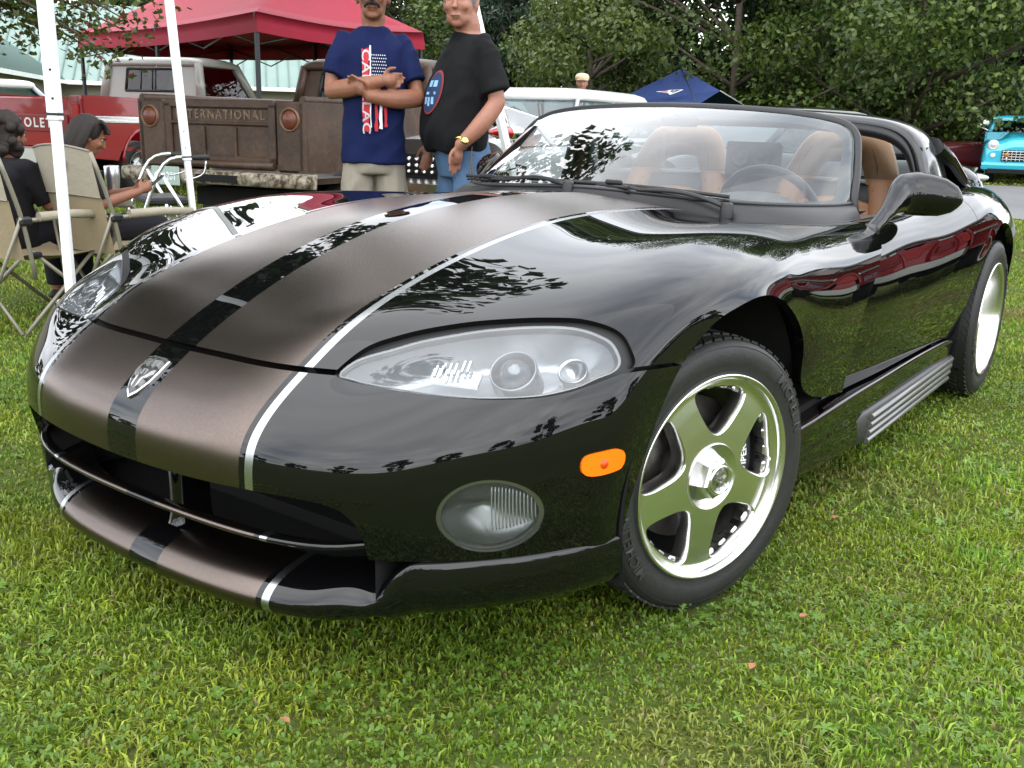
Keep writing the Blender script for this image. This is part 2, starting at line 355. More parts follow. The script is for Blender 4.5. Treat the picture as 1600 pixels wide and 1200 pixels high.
# ------------------------------------------------------------------ materials of the roadster
def paint_mat():
    """black lacquer with two bronze stripes, each edged with a thin silver line; measured across the car (object X)"""
    m = bpy.data.materials.new('striped_black_paint'); m.use_nodes = True; nt = m.node_tree; N = nt.nodes; L = nt.links; b = N['Principled BSDF']
    tc = N.new('ShaderNodeTexCoord'); sp = N.new('ShaderNodeSeparateXYZ'); L.new(tc.outputs['Object'], sp.inputs[0])
    ab = N.new('ShaderNodeMath'); ab.operation = 'ABSOLUTE'; L.new(sp.outputs[0], ab.inputs[0])
    def band(lo, hi):
        a = N.new('ShaderNodeMath'); a.operation = 'GREATER_THAN'; a.inputs[1].default_value = lo; L.new(ab.outputs[0], a.inputs[0])
        c = N.new('ShaderNodeMath'); c.operation = 'LESS_THAN'; c.inputs[1].default_value = hi; L.new(ab.outputs[0], c.inputs[0])
        d = N.new('ShaderNodeMath'); d.operation = 'MULTIPLY'; L.new(a.outputs[0], d.inputs[0]); L.new(c.outputs[0], d.inputs[1]); return d
    br = band(.0475, .328); si = band(.341, .358)
    n = N.new('ShaderNodeTexNoise'); n.inputs['Scale'].default_value = 1100; n.inputs['Detail'].default_value = 2; L.new(tc.outputs['Object'], n.inputs['Vector'])   # metallic flake grain
    rmp = N.new('ShaderNodeValToRGB'); L.new(n.outputs[0], rmp.inputs[0])
    rmp.color_ramp.elements[0].position = .35; rmp.color_ramp.elements[0].color = (.100, .080, .070, 1)
    rmp.color_ramp.elements[1].position = .65; rmp.color_ramp.elements[1].color = (.185, .150, .131, 1)
    m1 = N.new('ShaderNodeMix'); m1.data_type = 'RGBA'; m1.inputs['A'].default_value = (.0022, .0022, .0026, 1); L.new(rmp.outputs[0], m1.inputs['B']); L.new(br.outputs[0], m1.inputs['Factor'])
    m2 = N.new('ShaderNodeMix'); m2.data_type = 'RGBA'; m2.inputs['B'].default_value = (.44, .45, .46, 1); L.new(m1.outputs['Result'], m2.inputs['A']); L.new(si.outputs[0], m2.inputs['Factor'])
    L.new(m2.outputs['Result'], b.inputs['Base Color'])
    ad = N.new('ShaderNodeMath'); ad.operation = 'ADD'; L.new(br.outputs[0], ad.inputs[0]); L.new(si.outputs[0], ad.inputs[1])
    me_ = N.new('ShaderNodeMath'); me_.operation = 'MULTIPLY'; me_.inputs[1].default_value = 1.0; L.new(ad.outputs[0], me_.inputs[0]); L.new(me_.outputs[0], b.inputs['Metallic'])
    rg = N.new('ShaderNodeMapRange'); rg.inputs['To Min'].default_value = .012; rg.inputs['To Max'].default_value = .27; L.new(ad.outputs[0], rg.inputs[0]); L.new(rg.outputs[0], b.inputs['Roughness'])
    ct = N.new('ShaderNodeMapRange'); ct.inputs['To Min'].default_value = 0.; ct.inputs['To Max'].default_value = 0.0; L.new(ad.outputs[0], ct.inputs[0]); L.new(ct.outputs[0], b.inputs['Coat Weight'])
    b.inputs['Coat Roughness'].default_value = .012; b.inputs['IOR'].default_value = 1.52
    return m
def glass_mat(name, tint=(.9, .95, .95), refl=1.0, rough=.0, ior=1.5, haze=0.):
    """thin pane: clear with a fresnel reflection"""
    m = bpy.data.materials.new(name); m.use_nodes = True; nt = m.node_tree; N = nt.nodes; L = nt.links; N.clear()
    out = N.new('ShaderNodeOutputMaterial'); mx = N.new('ShaderNodeMixShader'); tr = N.new('ShaderNodeBsdfTransparent'); gl = N.new('ShaderNodeBsdfGlossy'); fr = N.new('ShaderNodeFresnel')
    tr.inputs[0].default_value = (*tint, 1); gl.inputs['Roughness'].default_value = rough; fr.inputs[0].default_value = ior
    mu = N.new('ShaderNodeMath'); mu.operation = 'MULTIPLY'; mu.inputs[1].default_value = refl; mu.use_clamp = True; L.new(fr.outputs[0], mu.inputs[0])
    L.new(mu.outputs[0], mx.inputs[0])
    if haze:
        df = N.new('ShaderNodeBsdfDiffuse'); df.inputs[0].default_value = (.75, .77, .78, 1); hz = N.new('ShaderNodeMixShader'); tc = N.new('ShaderNodeTexCoord'); nz = N.new('ShaderNodeTexNoise'); nz.inputs['Scale'].default_value = 9; nz.inputs['Detail'].default_value = 6
        L.new(tc.outputs['Object'], nz.inputs['Vector']); mr = N.new('ShaderNodeMapRange'); mr.inputs['From Min'].default_value = .35; mr.inputs['From Max'].default_value = .75; mr.inputs['To Max'].default_value = haze*1.3; mr.inputs['To Min'].default_value = haze*.7; L.new(nz.outputs[0], mr.inputs[0])
        L.new(mr.outputs[0], hz.inputs[0]); L.new(tr.outputs[0], hz.inputs[1]); L.new(df.outputs[0], hz.inputs[2]); L.new(hz.outputs[0], mx.inputs[1])
    else: L.new(tr.outputs[0], mx.inputs[1])
    L.new(gl.outputs[0], mx.inputs[2]); L.new(mx.outputs[0], out.inputs[0]); return m
PAINT = paint_mat()
BLACK = mat('gloss_black_paint', (.0022, .0022, .0026), .012, ior=1.52)
SATIN = mat('satin_black_plastic', (.012, .012, .013), .42, bump=(260, .05))
DARK = mat('dark_cavity', (.004, .004, .004), .9)
RUBBER = mat('black_rubber', (.012, .012, .012), .55, noise=(30, .5, (.02, .02, .019)), bump=(120, .1))
CHROME = mat('polished_alloy', (.82, .81, .80), .22, 1.0, bump=(35, .012))
CHROME2 = mat('cast_alloy', (.62, .62, .61), .28, 1.0, bump=(60, .04))
SILVER = mat('silver_reflector', (.85, .87, .9), .18, 1.0)
FOGGL = glass_mat('fog_lens', (.9, .92, .92), 1.4, .02, haze=.02)
LENSGL = glass_mat('lamp_lens', (.93, .95, .96), 1.6, .03, haze=.06)
WSGLASS = glass_mat('windscreen_glass', (.82, .89, .89), 2.0)
TAN = mat('tan_leather', (.35, .165, .075), .42, noise=(9, .6, (.39, .195, .095)), bump=(320, .10), coat=.08, coat_rough=.3)
DASH = mat('grey_dash_vinyl', (.05, .055, .058), .55, bump=(300, .1))
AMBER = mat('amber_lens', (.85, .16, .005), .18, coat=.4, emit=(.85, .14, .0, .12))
WHITEP = mat('white_print', (.8, .8, .8), .5)

viper = empty('sports_car', label='glossy black two-seat roadster with bronze stripes parked on the lawn', cat='sports car')
_S, _N = front_surface(); FRONT = Sheet.from_surf(_S, _N, flip=True)
if FRONT.N[:, 2].mean() < 0: FRONT = Sheet(FRONT.V, -FRONT.N, [f[::-1] for f in FRONT.F])
_S, _N = surf(side_grid(), 220, 80); SIDE = Sheet.from_surf(_S, _N)
if SIDE.N[:, 0].mean() < 0: SIDE = Sheet(SIDE.V, -SIDE.N, [f[::-1] for f in SIDE.F])
# outlines measured across the body: headlamp opening and lens (X, Z), bonnet shut line, air intake, fog lamp, side marker (Y, Z)
HL_OPEN = [(.404, .608), (.404, .623), (.414, .647), (.437, .661), (.468, .673), (.512, .685), (.559, .695), (.608, .702), (.656, .707), (.703, .7095), (.736, .709), (.780, .700), (.812, .683), (.833, .659), (.843, .640),
           (.842, .629), (.832, .622), (.818, .6145), (.800, .605), (.784, .599), (.762, .5945), (.737, .593), (.705, .5925), (.673, .593), (.597, .595), (.505, .596), (.455, .598), (.422, .6015)]
HL_LENS = [(.409, .608), (.413, .627), (.446, .644), (.484, .660), (.528, .673), (.573, .684), (.612, .691), (.650, .696), (.690, .699), (.726, .699), (.754, .695), (.777, .688), (.797, .679), (.811, .668), (.824, .652), (.829, .640),
           (.827, .628), (.812, .619), (.798, .6085), (.782, .6025), (.762, .598), (.737, .5965), (.705, .596), (.673, .5965), (.597, .5985), (.505, .5995), (.455, .6015), (.424, .6045)]
def smooth_poly(P, n=90):
    P3 = [(p[0], p[1], 0) for p in P]; return curve(P3, n, closed=True)[:, :2]
HL_OPEN = smooth_poly(HL_OPEN, 120); HL_LENS = smooth_poly(HL_LENS, 120)
_zs = (np.array([0, .1, .23, .33, .40, .44, .62, .80, .843, .86, .872, .90]), np.array([[.607], [.6072], [.608], [.609], [.609], [.609], [.612], [.625], [.628], [.6265], [.6215], [.611]]))
def zshut(V): return cubic(_zs[0], _zs[1], np.abs(V[:, 0]).clip(0, .9))[:, 0]
def f_hood(V): return np.maximum(V[:, 2]-zshut(V)-.0035, V[:, 1]+.2)
def f_fascia(V): return np.minimum(zshut(V)-.0045-V[:, 2], -.2-V[:, 1])
def axz(V): return np.stack([np.abs(V[:, 0]), V[:, 2]], 1)
def f_hl(V): return np.where(V[:, 1] < -.2, -poly_sd(HL_OPEN, axz(V)), 1.)
MOUTH = [(-.3, .404), (0, .404), (.1, .405), (.21, .408), (.335, .413), (.428, .413), (.484, .408), (.518, .396), (.538, .372), (.546, .34), (.547, .30), (.547, .20), (-.3, .2)]
def f_mouth(V): return np.where(V[:, 1] < -.6, -poly_sd(MOUTH, axz(V)), 1.)
_fa = np.linspace(0, 2*math.pi, 64, endpoint=False)
FOG_C, FOG_R = (.7165, .3865), (.0645, .0705)
def f_fog(V): return np.where(V[:, 1] < -.4, np.hypot((np.abs(V[:, 0])-FOG_C[0])/FOG_R[0], (V[:, 2]-FOG_C[1])/FOG_R[1])*.06-.06, 1.)
MARK = smooth_poly([(-.533, .466), (-.527, .482), (-.510, .487), (-.480, .4895), (-.458, .4885), (-.443, .4805), (-.438, .465), (-.445, .449), (-.462, .4445), (-.490, .442), (-.515, .443), (-.529, .450)], 60)
def f_mark(V): return np.where((np.abs(V[:, 0]) > .78) & (V[:, 1] < -.3), -poly_sd(MARK, V[:, 1:3]), 1.)

hood = FRONT.clip(f_hood).clip(f_hl)
mb = MB(); hood.put(mb, .022); mb.build('hood', PAINT, viper)
fas = FRONT.clip(f_fascia).clip(f_hl).clip(f_mouth).clip(f_fog).clip(f_mark)
mb = MB(); fas.put(mb, .03); fascia = mb.build('front_bumper', PAINT, viper)
# bonnet underside seen through the shut line
mb = MB(); gs = FRONT.clip(lambda V: np.minimum(.05-np.abs(V[:, 2]-zshut(V)), -.25-V[:, 1])).clip(f_hl); gs.put(mb, 0, offset=-.024); mb.build('shut_line_seal', DARK, viper)

# ---- headlamps
def headlamp(sgn):
    sh = FRONT.clip(lambda V: np.where(V[:, 1] < -.2, poly_sd(HL_LENS, axz(V)), -1.)).clip(lambda V: V[:, 0])
    def tr(s): return s if sgn > 0 else s.mirrored()
    hs = tr(sh); mb = MB(); hs.put(mb, .012, offset=-.004); lens = mb.build('headlight', LENSGL, viper)
    # black surround
    sb = FRONT.clip(lambda V: np.where(V[:, 1] < -.2, poly_sd(HL_OPEN, axz(V))+.006, -1.)).clip(lambda V: V[:, 0])
    mb = MB(); tr(sb.clip(lambda V: -poly_sd(HL_LENS, axz(V))+.003)).put(mb, 0, offset=-.019); tr(sb.clip(lambda V: -poly_sd(HL_LENS, axz(V))+.002)).put(mb, 0, offset=-.012); mb.build('bezel', mat('bezel_black', (.01, .01, .01), .5), lens)
    # bright housing behind the lens: bowl walls and floor
    ins = sh.clip(lambda V: poly_sd(HL_LENS, axz(V))-.0022); it = tr(ins); mb = MB()
    d = poly_sd(HL_LENS, axz(it.V)); dep = .006+.070*np.clip(d/.024, 0, 1)**.7
    V2 = it.V-it.N*dep[:, None]; mb.add(V2, it.F); mb.build('housing', mat('lamp_housing', (.40, .42, .44), .24, .55), lens)
    # fine silver rim
    lp = [p for p in HL_LENS]; mb = MB()
    rim = sh.clip(lambda V: -(poly_sd(HL_LENS, axz(V))-.0022)); tr(rim).put(mb, 0, offset=-.0065); mb.build('rim_seal', mat('lamp_rim_grey', (.24, .25, .26), .35, .3), lens)
    def lens_pt(x, z, depth):
        k = np.argmin((FRONT.V[:, 0]-x)**2+(FRONT.V[:, 2]-z)**2+(FRONT.V[:, 1] > -.2)*9); return tuple(FRONT.V[k]-FRONT.N[k]*depth), FRONT.N[k]
    ax = lens_pt(.68, .632, 0)[1]*np.array([1., 1., 1.])+np.array([-.05, -.25, -.1]); ax /= np.linalg.norm(ax)
    q = Vector((ax[0]*sgn, ax[1], ax[2])).to_track_quat('Z', 'Y').to_matrix()
    def put(mb_, c):
        M = np.array(q); mb_.v = [tuple(M@np.array(p)+np.array([c[0]*sgn, c[1], c[2]])) for p in mb_.v]; return mb_
    c1 = lens_pt(.684, .648, .034)[0]
    m1 = MB().lathe([(.031, -.03), (.040, .004), (.0425, .009), (.045, .004), (.047, -.05)], 40); put(m1, c1).build('projector_ring', mat('projector_bezel', (.22, .23, .24), .2, .8), lens)
    m1 = MB().lathe([(.0005, .022), (.010, .021), (.019, .016), (.026, .007), (.031, -.004)], 32); put(m1, c1).build('projector_lens', mat('projector_glass', (.16, .18, .20), .04, .5, coat=1.), lens)
    c2 = lens_pt(.776, .646, .030)[0]
    m1 = MB().lathe([(.0005, -.02), (.013, -.016), (.022, .0), (.026, .006), (.028, .003), (.029, -.03)], 36); put(m1, c2).build('turn_signal', mat('turn_bowl', (.42, .43, .44), .2, .9), lens)
    # ribbed side reflector
    for k in range(7):
        m1 = MB().box((0, 0, 0), (.0075, .028, .008), bevel=.002); put(m1, lens_pt(.545+.0095*k, .638+.002*k, .030)[0]).build('reflector_rib', SILVER, lens)
    m1 = MB().box((.0, 0, -.012), (.10, .036, .006), bevel=.002); put(m1, lens_pt(.585, .642, .036)[0]).build('reflector', SILVER, lens)
    return lens
for sg in (1, -1): headlamp(sg)
# ---- fog lamps
def fog(sgn):
    cen = np.array([FOG_C[0], 0, FOG_C[1]]); i = np.argmin(np.hypot(FRONT.V[:, 0]-cen[0], FRONT.V[:, 2]-cen[2])+(FRONT.V[:, 1] > 0)*9); c = FRONT.V[i]; n = FRONT.N[i]
    sh = FRONT.clip(lambda V: np.where(V[:, 0] > .4, -f_fog(V)-.0045, -1.))
    tr = (lambda s: s) if sgn > 0 else (lambda s: s.mirrored())
    mb = MB(); tr(sh).put(mb, .01, offset=-.006); lamp = mb.build('fog_lamp', FOGGL, viper)
    rg = FRONT.clip(lambda V: np.where(V[:, 0] > .4, -f_fog(V)+.001, -1.)).clip(lambda V: f_fog(V)+.0055); mb = MB(); tr(rg).put(mb, .012, offset=-.003); mb.build('rim_seal', mat('fog_rim', (.22, .22, .23), .15, .9), lamp)
    it = tr(FRONT.clip(lambda V: np.where(V[:, 0] > .4, -f_fog(V)-.004, -1.))); d = -f_fog(it.V); dep = .008+.055*np.clip(d/.06, 0, 1)**.6
    mb = MB(); mb.add(it.V-it.N*dep[:, None], it.F); mb.build('reflector', mat('fog_bowl', (.26, .27, .27), .22, .95), lamp)
    # vertical flutes on the outer half of the lens
    mb = MB()
    for k in range(13):
        x = FOG_C[0]+.006+k*.0042; hh = .058*math.sqrt(max(0, 1-((x-FOG_C[0])/.062)**2)); row = []
        for z in np.linspace(FOG_C[1]-hh*.55, FOG_C[1]+hh*.92, 9):
            j = np.argmin((FRONT.V[:, 0]-x)**2+(FRONT.V[:, 2]-z)**2+(FRONT.V[:, 1] > 0)*9); j0 = FRONT.V[j]; nn = FRONT.N[j]
            p = np.array([x, j0[1]+(nn[0]*(j0[0]-x)+nn[2]*(j0[2]-z))/nn[1], z])-nn*.011; row.append((p[0]*sgn, p[1], p[2]))
        mb.tube(row, .0016, 5)
    mb.build('flutes', mat('lamp_flute', (.55, .57, .57), .12, .4), lamp)
    return lamp
for sg in (1, -1): fog(sg)
for sg in (1, -1):
    sh = FRONT.clip(lambda V: np.where((V[:, 0] > .78) & (V[:, 1] < -.3), poly_sd(MARK, V[:, 1:3])-.0015, -1.)); mb = MB(); (sh if sg > 0 else sh.mirrored()).put(mb, .012, offset=.004)
    mk = mb.build('side_marker', AMBER, viper)
    sh = FRONT.clip(lambda V: np.where((V[:, 0] > .78) & (V[:, 1] < -.3), poly_sd(MARK, V[:, 1:3])+.003, -1.)); mb = MB(); (sh if sg > 0 else sh.mirrored()).put(mb, 0, offset=-.012); mb.build('seal', DARK, mk)
    i = np.argmin(np.hypot(FRONT.V[:, 1]+.492, FRONT.V[:, 2]-.466)+(FRONT.V[:, 0] < .7)*9); c = FRONT.V[i]+FRONT.N[i]*.0015
    mb = MB().lathe([(.0005, .0055), (.007, .005), (.010, .001)], 20); q = np.array(Vector(FRONT.N[i]).to_track_quat('Z', 'Y').to_matrix()); mb.v = [tuple((q@np.array(p)+c)*np.array([sg, 1, 1])) for p in mb.v]; mb.build('bulb_window', mat('amber_dark', (.55, .06, .003), .2), mk)
# ---- air intake: duct, cross bars, chin spoiler
def yfront(x, z):
    k = np.argmin((FRONT.V[:, 0]-x)**2+(FRONT.V[:, 2]-z)**2+(FRONT.V[:, 1] > -.3)*9); return FRONT.V[k][1]
half = [(.553, .20), (.553, .30), (.551, .345), (.541, .382), (.519, .404), (.487, .416), (.430, .420), (.335, .419), (.21, .414), (.1, .411)]
outl = half+[(0, .410)]+[(-x, z) for x, z in half[::-1]]
rows = [[(x*k, yfront(x, max(z, .30))*(1 if k > .99 else .9)+dy, z) for x, z in outl] for k, dy in ((1., .010), (.985, .02), (.95, .06))]
rows += [[(x*.92, -.56, .20+(z-.20)*.9) for x, z in outl], [(x*.3, -.555, .28) for x, z in outl]]
mb = MB(); mb.grid(rows); mb.grid([[(x, yfront(x, .43)+.012+dy, .428+dz) for x in np.linspace(-.56, .56, 23)] for dy, dz in ((0, 0), (.05, .012), (.30, .02))]); mb.grid([[(sx*.575, yy, z) for z in (.18, .3, .44)] for sx, yy in ((-1, -.50), (-1, -.64))]); mb.grid([[(sx*.575, yy, z) for z in (.18, .3, .44)] for sx, yy in ((1, -.50), (1, -.64))]); mb.add([(-.72, -.50, .19), (.72, -.50, .19), (.72, -.50, .46), (-.72, -.50, .46)], [[0, 1, 2, 3]], smooth=False); mb.add([(-.585, -.70, .189), (.585, -.70, .189), (.70, -.50, .189), (-.70, -.50, .189)], [[0, 1, 2, 3]], smooth=False); mb.add([(-.46, -.76, .20), (.46, -.76, .20), (.46, -.5, .20), (-.46, -.5, .20)], [[0, 1, 2, 3]], smooth=False); mb.build('intake_duct', DARK, viper)
def barpath(n=61):
    return curve([(-.555, -.765, .325), (-.50, -.815, .318), (-.42, -.848, .312), (-.28, -.872, .3075), (0, -.884, .3065), (.28, -.872, .3075), (.42, -.848, .312), (.50, -.815, .318), (.555, -.765, .325)], n)
mb = MB(); rings = []
for p in barpath(81):
    sec = [(.0, .0070), (-.008, .0062), (-.0125, .003), (-.0130, -.0015), (-.010, -.0055), (0, -.0070), (.012, -.0070), (.012, .006)]
    rings.append([(p[0], p[1]+a, p[2]+b) for a, b in sec])
mb.loft(rings, flip=True); mb.build('grille_bar', PAINT, viper, recalc=True)
mb = MB(); rg = []
for t in np.linspace(0, 1, 17):
    z = .185+.245*t; k = abs(2*t-1)**4; w = .017+.030*k; yo = .030*(1-k); rg.append([(-w, -.74, z), (-w, -.838+yo, z), (-w*.6, -.850+yo, z), (w*.6, -.850+yo, z), (w, -.838+yo, z), (w, -.74, z)])
mb.loft(rg)
mb.build('grille_post', PAINT, viper, recalc=True)
def chin():
    # (x, [(y,z) profile from the top rear edge round the nose to the underside])
    def lipsec(y, z0, h, rear): return [(y+rear, z0+h+.022), (y+.062, z0+h+.010), (y+.030, z0+h-.003), (y+.010, z0+h*.74), (y, z0+h*.45), (y+.008, z0+h*.17), (y+.03, z0), (y+.11, z0)]
    S = []
    for x, y, z0, h, rear in ((0, -.902, .140, .072, .12), (.16, -.898, .141, .072, .12), (.335, -.880, .147, .071, .12), (.43, -.851, .152, .072, .12), (.495, -.820, .159, .078, .115)):
        S.append([(x, a, b) for a, b in lipsec(y, z0, h, rear)])
    def valsec(x, y, z0, zt, nx): return [(x-nx*.012, y+.014, zt+.004), (x-nx*.001, y+.001, zt-.001), (x+nx*.002, y-.002, zt-.012), (x+nx*.003, y-.004, zt-(zt-z0)*.35), (x+nx*.001, y-.001, zt-(zt-z0)*.62), (x-nx*.006, y+.010, z0+.020), (x-nx*.022, y+.034, z0), (x-nx*.06, y+.11, z0)]
    S.append([(.545, a, b) for a, b in [(-.70, .262), (-.735, .252), (-.770, .238), (-.789, .220), (-.796, .202), (-.789, .184), (-.767, .173), (-.70, .170)]])
    S.append([(.580, a, b) for a, b in [(-.735, .284), (-.757, .279), (-.774, .266), (-.780, .243), (-.781, .220), (-.774, .192), (-.752, .179), (-.69, .176)]])
    for x, y, z0, zt, nx in ((.615, -.765, .184, .294, .5), (.645, -.744, .186, .2965, .6), (.69, -.698, .188, .298, .8), (.74, -.640, .190, .300, 1.), (.79, -.568, .192, .303, 1.1), (.825, -.502, .194, .306, 1.2), (.851, -.430, .196, .308, 1.2)):
        S.append(valsec(x, y, z0, zt, nx))
    G = np.array(S); M = G[:0:-1].copy(); M[..., 0] *= -1
    return np.concatenate([M, G])
G = chin(); Sx, Nx = surf(G, 220, 40); sh = Sheet.from_surf(Sx, Nx)
k = len(sh.N)//2
mb = MB(); mid = Sx[110, 18]
if Nx[110, 18][1] > 0: sh = Sheet(sh.V, -sh.N, [f[::-1] for f in sh.F])
sh.put(mb, .012); mb.build('chin_spoiler', PAINT, viper)

# ---- flanks: door, rear quarter, both sides
DS = [(1.58, .318), (1.74, .327), (1.87, .367), (1.907, .443), (1.947, .517), (1.982, .571), (2.01, .641), (2.045, .703), (2.075, .757), (2.072, .803), (2.05, .84), (2.04, .87)]
_dz = np.array([p[1] for p in DS[1:]]); _dy = np.array([p[0] for p in DS[1:]])
def ydoor(V): return np.interp(V[:, 2], _dz, _dy)
def f_door(V): return np.minimum(ydoor(V)-.0022-V[:, 1], V[:, 2]-.334)
def f_quarter(V):
    arch = np.hypot((V[:, 1]-2.446)/1.02, V[:, 2]-.335)-.392
    return np.minimum(np.maximum(V[:, 1]-ydoor(V)-.0022, -1), arch)
for sg in (1, -1):
    tr = (lambda s: s) if sg > 0 else (lambda s: s.mirrored())
    mb = MB(); tr(SIDE.clip(f_door)).put(mb, .02); d_ = mb.build('door', BLACK, viper)
    mb = MB(); tr(SIDE.clip(f_quarter)).put(mb, .028); mb.build('quarter_panel', BLACK, viper)
    mb = MB(); tr(SIDE.clip(lambda V: np.minimum(.03-np.abs(V[:, 1]-ydoor(V)), V[:, 2]-.33))).put(mb, 0, offset=-.021); mb.build('door_seal', DARK, viper)
# rear deck and tail, closing the shell
rows = []
for g in side_grid()[6:]:
    x0, y, z0 = g[0]; rows.append([(x0*s, y, z0+.028*(1-s*s)*(1 if y < 3 else .8)) for s in np.linspace(-1, 1, 13)])
mb = MB(); Sx, Nx = surf(rows, 60, 50); sh = Sheet.from_surf(Sx, Nx)
if sh.N[500][2] < 0: sh = Sheet(sh.V, -sh.N, [f[::-1] for f in sh.F])
sh.put(mb, 0); mb.build('rear_deck', PAINT, viper)
g = side_grid()[-1]; rows = [[(p[0]*s, p[1]+.05*(1-s*s), p[2]) for s in np.linspace(-1, 1, 13)] for p in g]; mb = MB(); mb.grid(rows); mb.build('tail_panel', BLACK, viper, recalc=True)
mb = MB().box((0, .9, .20), (1.15, 3.0, .06)); mb.box((0, 2.9, .30), (1.3, .9, .16)); mb.box((0, -.30, .18), (1.0, .7, .03)); mb.box((0, -.1, .45), (1.05, .7, .3)); mb.box((0, 2.44, .45), (1.05, .75, .5)); mb.box((0, .66, .48), (1.45, .06, .52)); mb.box((.725, 1.25, .245), (.21, 1.56, .19)); mb.box((-.725, 1.25, .245), (.21, 1.56, .19)); mb.build('underbody', DARK, viper)
# sills with side-exhaust covers
def sill(sg):
    prof = [(.80, .322), (.868, .328), (.893, .335), (.901, .3365), (.905, .331), (.9035, .318), (.8995, .300), (.899, .265), (.902, .225), (.902, .190), (.893, .160), (.872, .142), (.80, .132)]
    rows = []
    for y, dx, dz in ((.40, -.018, -.012), (.55, -.010, -.006), (.80, -.004, 0), (1.1, 0, 0), (1.5, 0, -.004), (1.8, .003, -.010), (1.98, .006, -.022), (2.075, .004, -.045)):
        rows.append([(sg*(x+dx), y, z+dz*(1 if z > .2 else .2)+max(0, .8-y)*.07*(z < .24)) for x, z in prof])
    mb = MB(); Sx, Nx = surf(rows, 60, 48); sh = Sheet.from_surf(Sx, Nx)
    if sh.N[30*48+24][0]*sg < 0: sh = Sheet(sh.V, -sh.N, [f[::-1] for f in sh.F])
    sh.put(mb, .02); s_ = mb.build('sill', BLACK, viper)
    grey = mat('exhaust_cover_grey', (.045, .045, .046), .42, .3, bump=(90, .08)); mb = MB(); rings = []
    for y, w, z0, z1 in ((.80, -.004, .165, .245), (.88, .006, .150, .255), (.97, .018, .142, .260), (1.3, .022, .140, .260), (1.7, .022, .142, .257), (1.95, .022, .150, .252), (2.03, .018, .160, .245), (2.055, .006, .175, .235)):
        rings.append([(sg*(.87+w), y, z1-.01), (sg*(.884+w), y, z1), (sg*(.893+w), y, z1-.012), (sg*(.893+w), y, (z0+z1)/2), (sg*(.886+w), y, z0+.012), (sg*(.865+w), y, z0)])
    mb.loft(rings, flip=(sg < 0)); ec = mb.build('exhaust_cover', grey, s_, recalc=True)
    for k in range(4):
        z = .162+k*.0255; x = sg*(.908+.0025*k); mb = MB().tube([(x, .96, z), (x, 1.4, z-.001), (x, 1.98, z)], .0085, 10); mb.build('cover_rib', mat('cover_rib_grey', (.22, .22, .22), .34, .7), s_)
for sg in (1, -1): sill(sg)
# wheel-arch liners
for sg in (1, -1):
    for (yc, zc, rr, x0, x1) in ((0.0, .33, .44, .52, .855), (2.446, .335, .415, .55, .915)):
        mb = MB(); P = []
        for a in np.linspace(R(-20), R(200), 33): P.append([(sg*x0, yc+rr*math.cos(a), zc+rr*math.sin(a)*(.93 if yc < 1 else 1)), (sg*x1, yc+rr*math.cos(a)*(1. if yc > 1 else .99), zc+rr*math.sin(a)*(.93 if yc < 1 else 1))])
        mb.grid(P); mb.build('wheel_arch_liner', DARK, viper)
        mb = MB(); mb.add([(sg*x0, yc-.36, .2), (sg*x0, yc+.44, .2), (sg*x0, yc+.44, .60), (sg*x0, yc-.36, .60)], [[0, 1, 2, 3]], smooth=False); 
        if yc < 1: mb.add([(sg*.5, yc+.46, .2), (sg*.85, yc+.46, .2), (sg*.85, yc+.46, .72), (sg*.5, yc+.46, .72)], [[0, 1, 2, 3]], smooth=False); mb.add([(sg*.5, yc-.30, .64), (sg*.85, yc-.30, .64), (sg*.84, yc+.46, .745), (sg*.5, yc+.46, .745)], [[0, 1, 2, 3]], smooth=False)
        mb.build('wheel_arch_wall', DARK, viper)
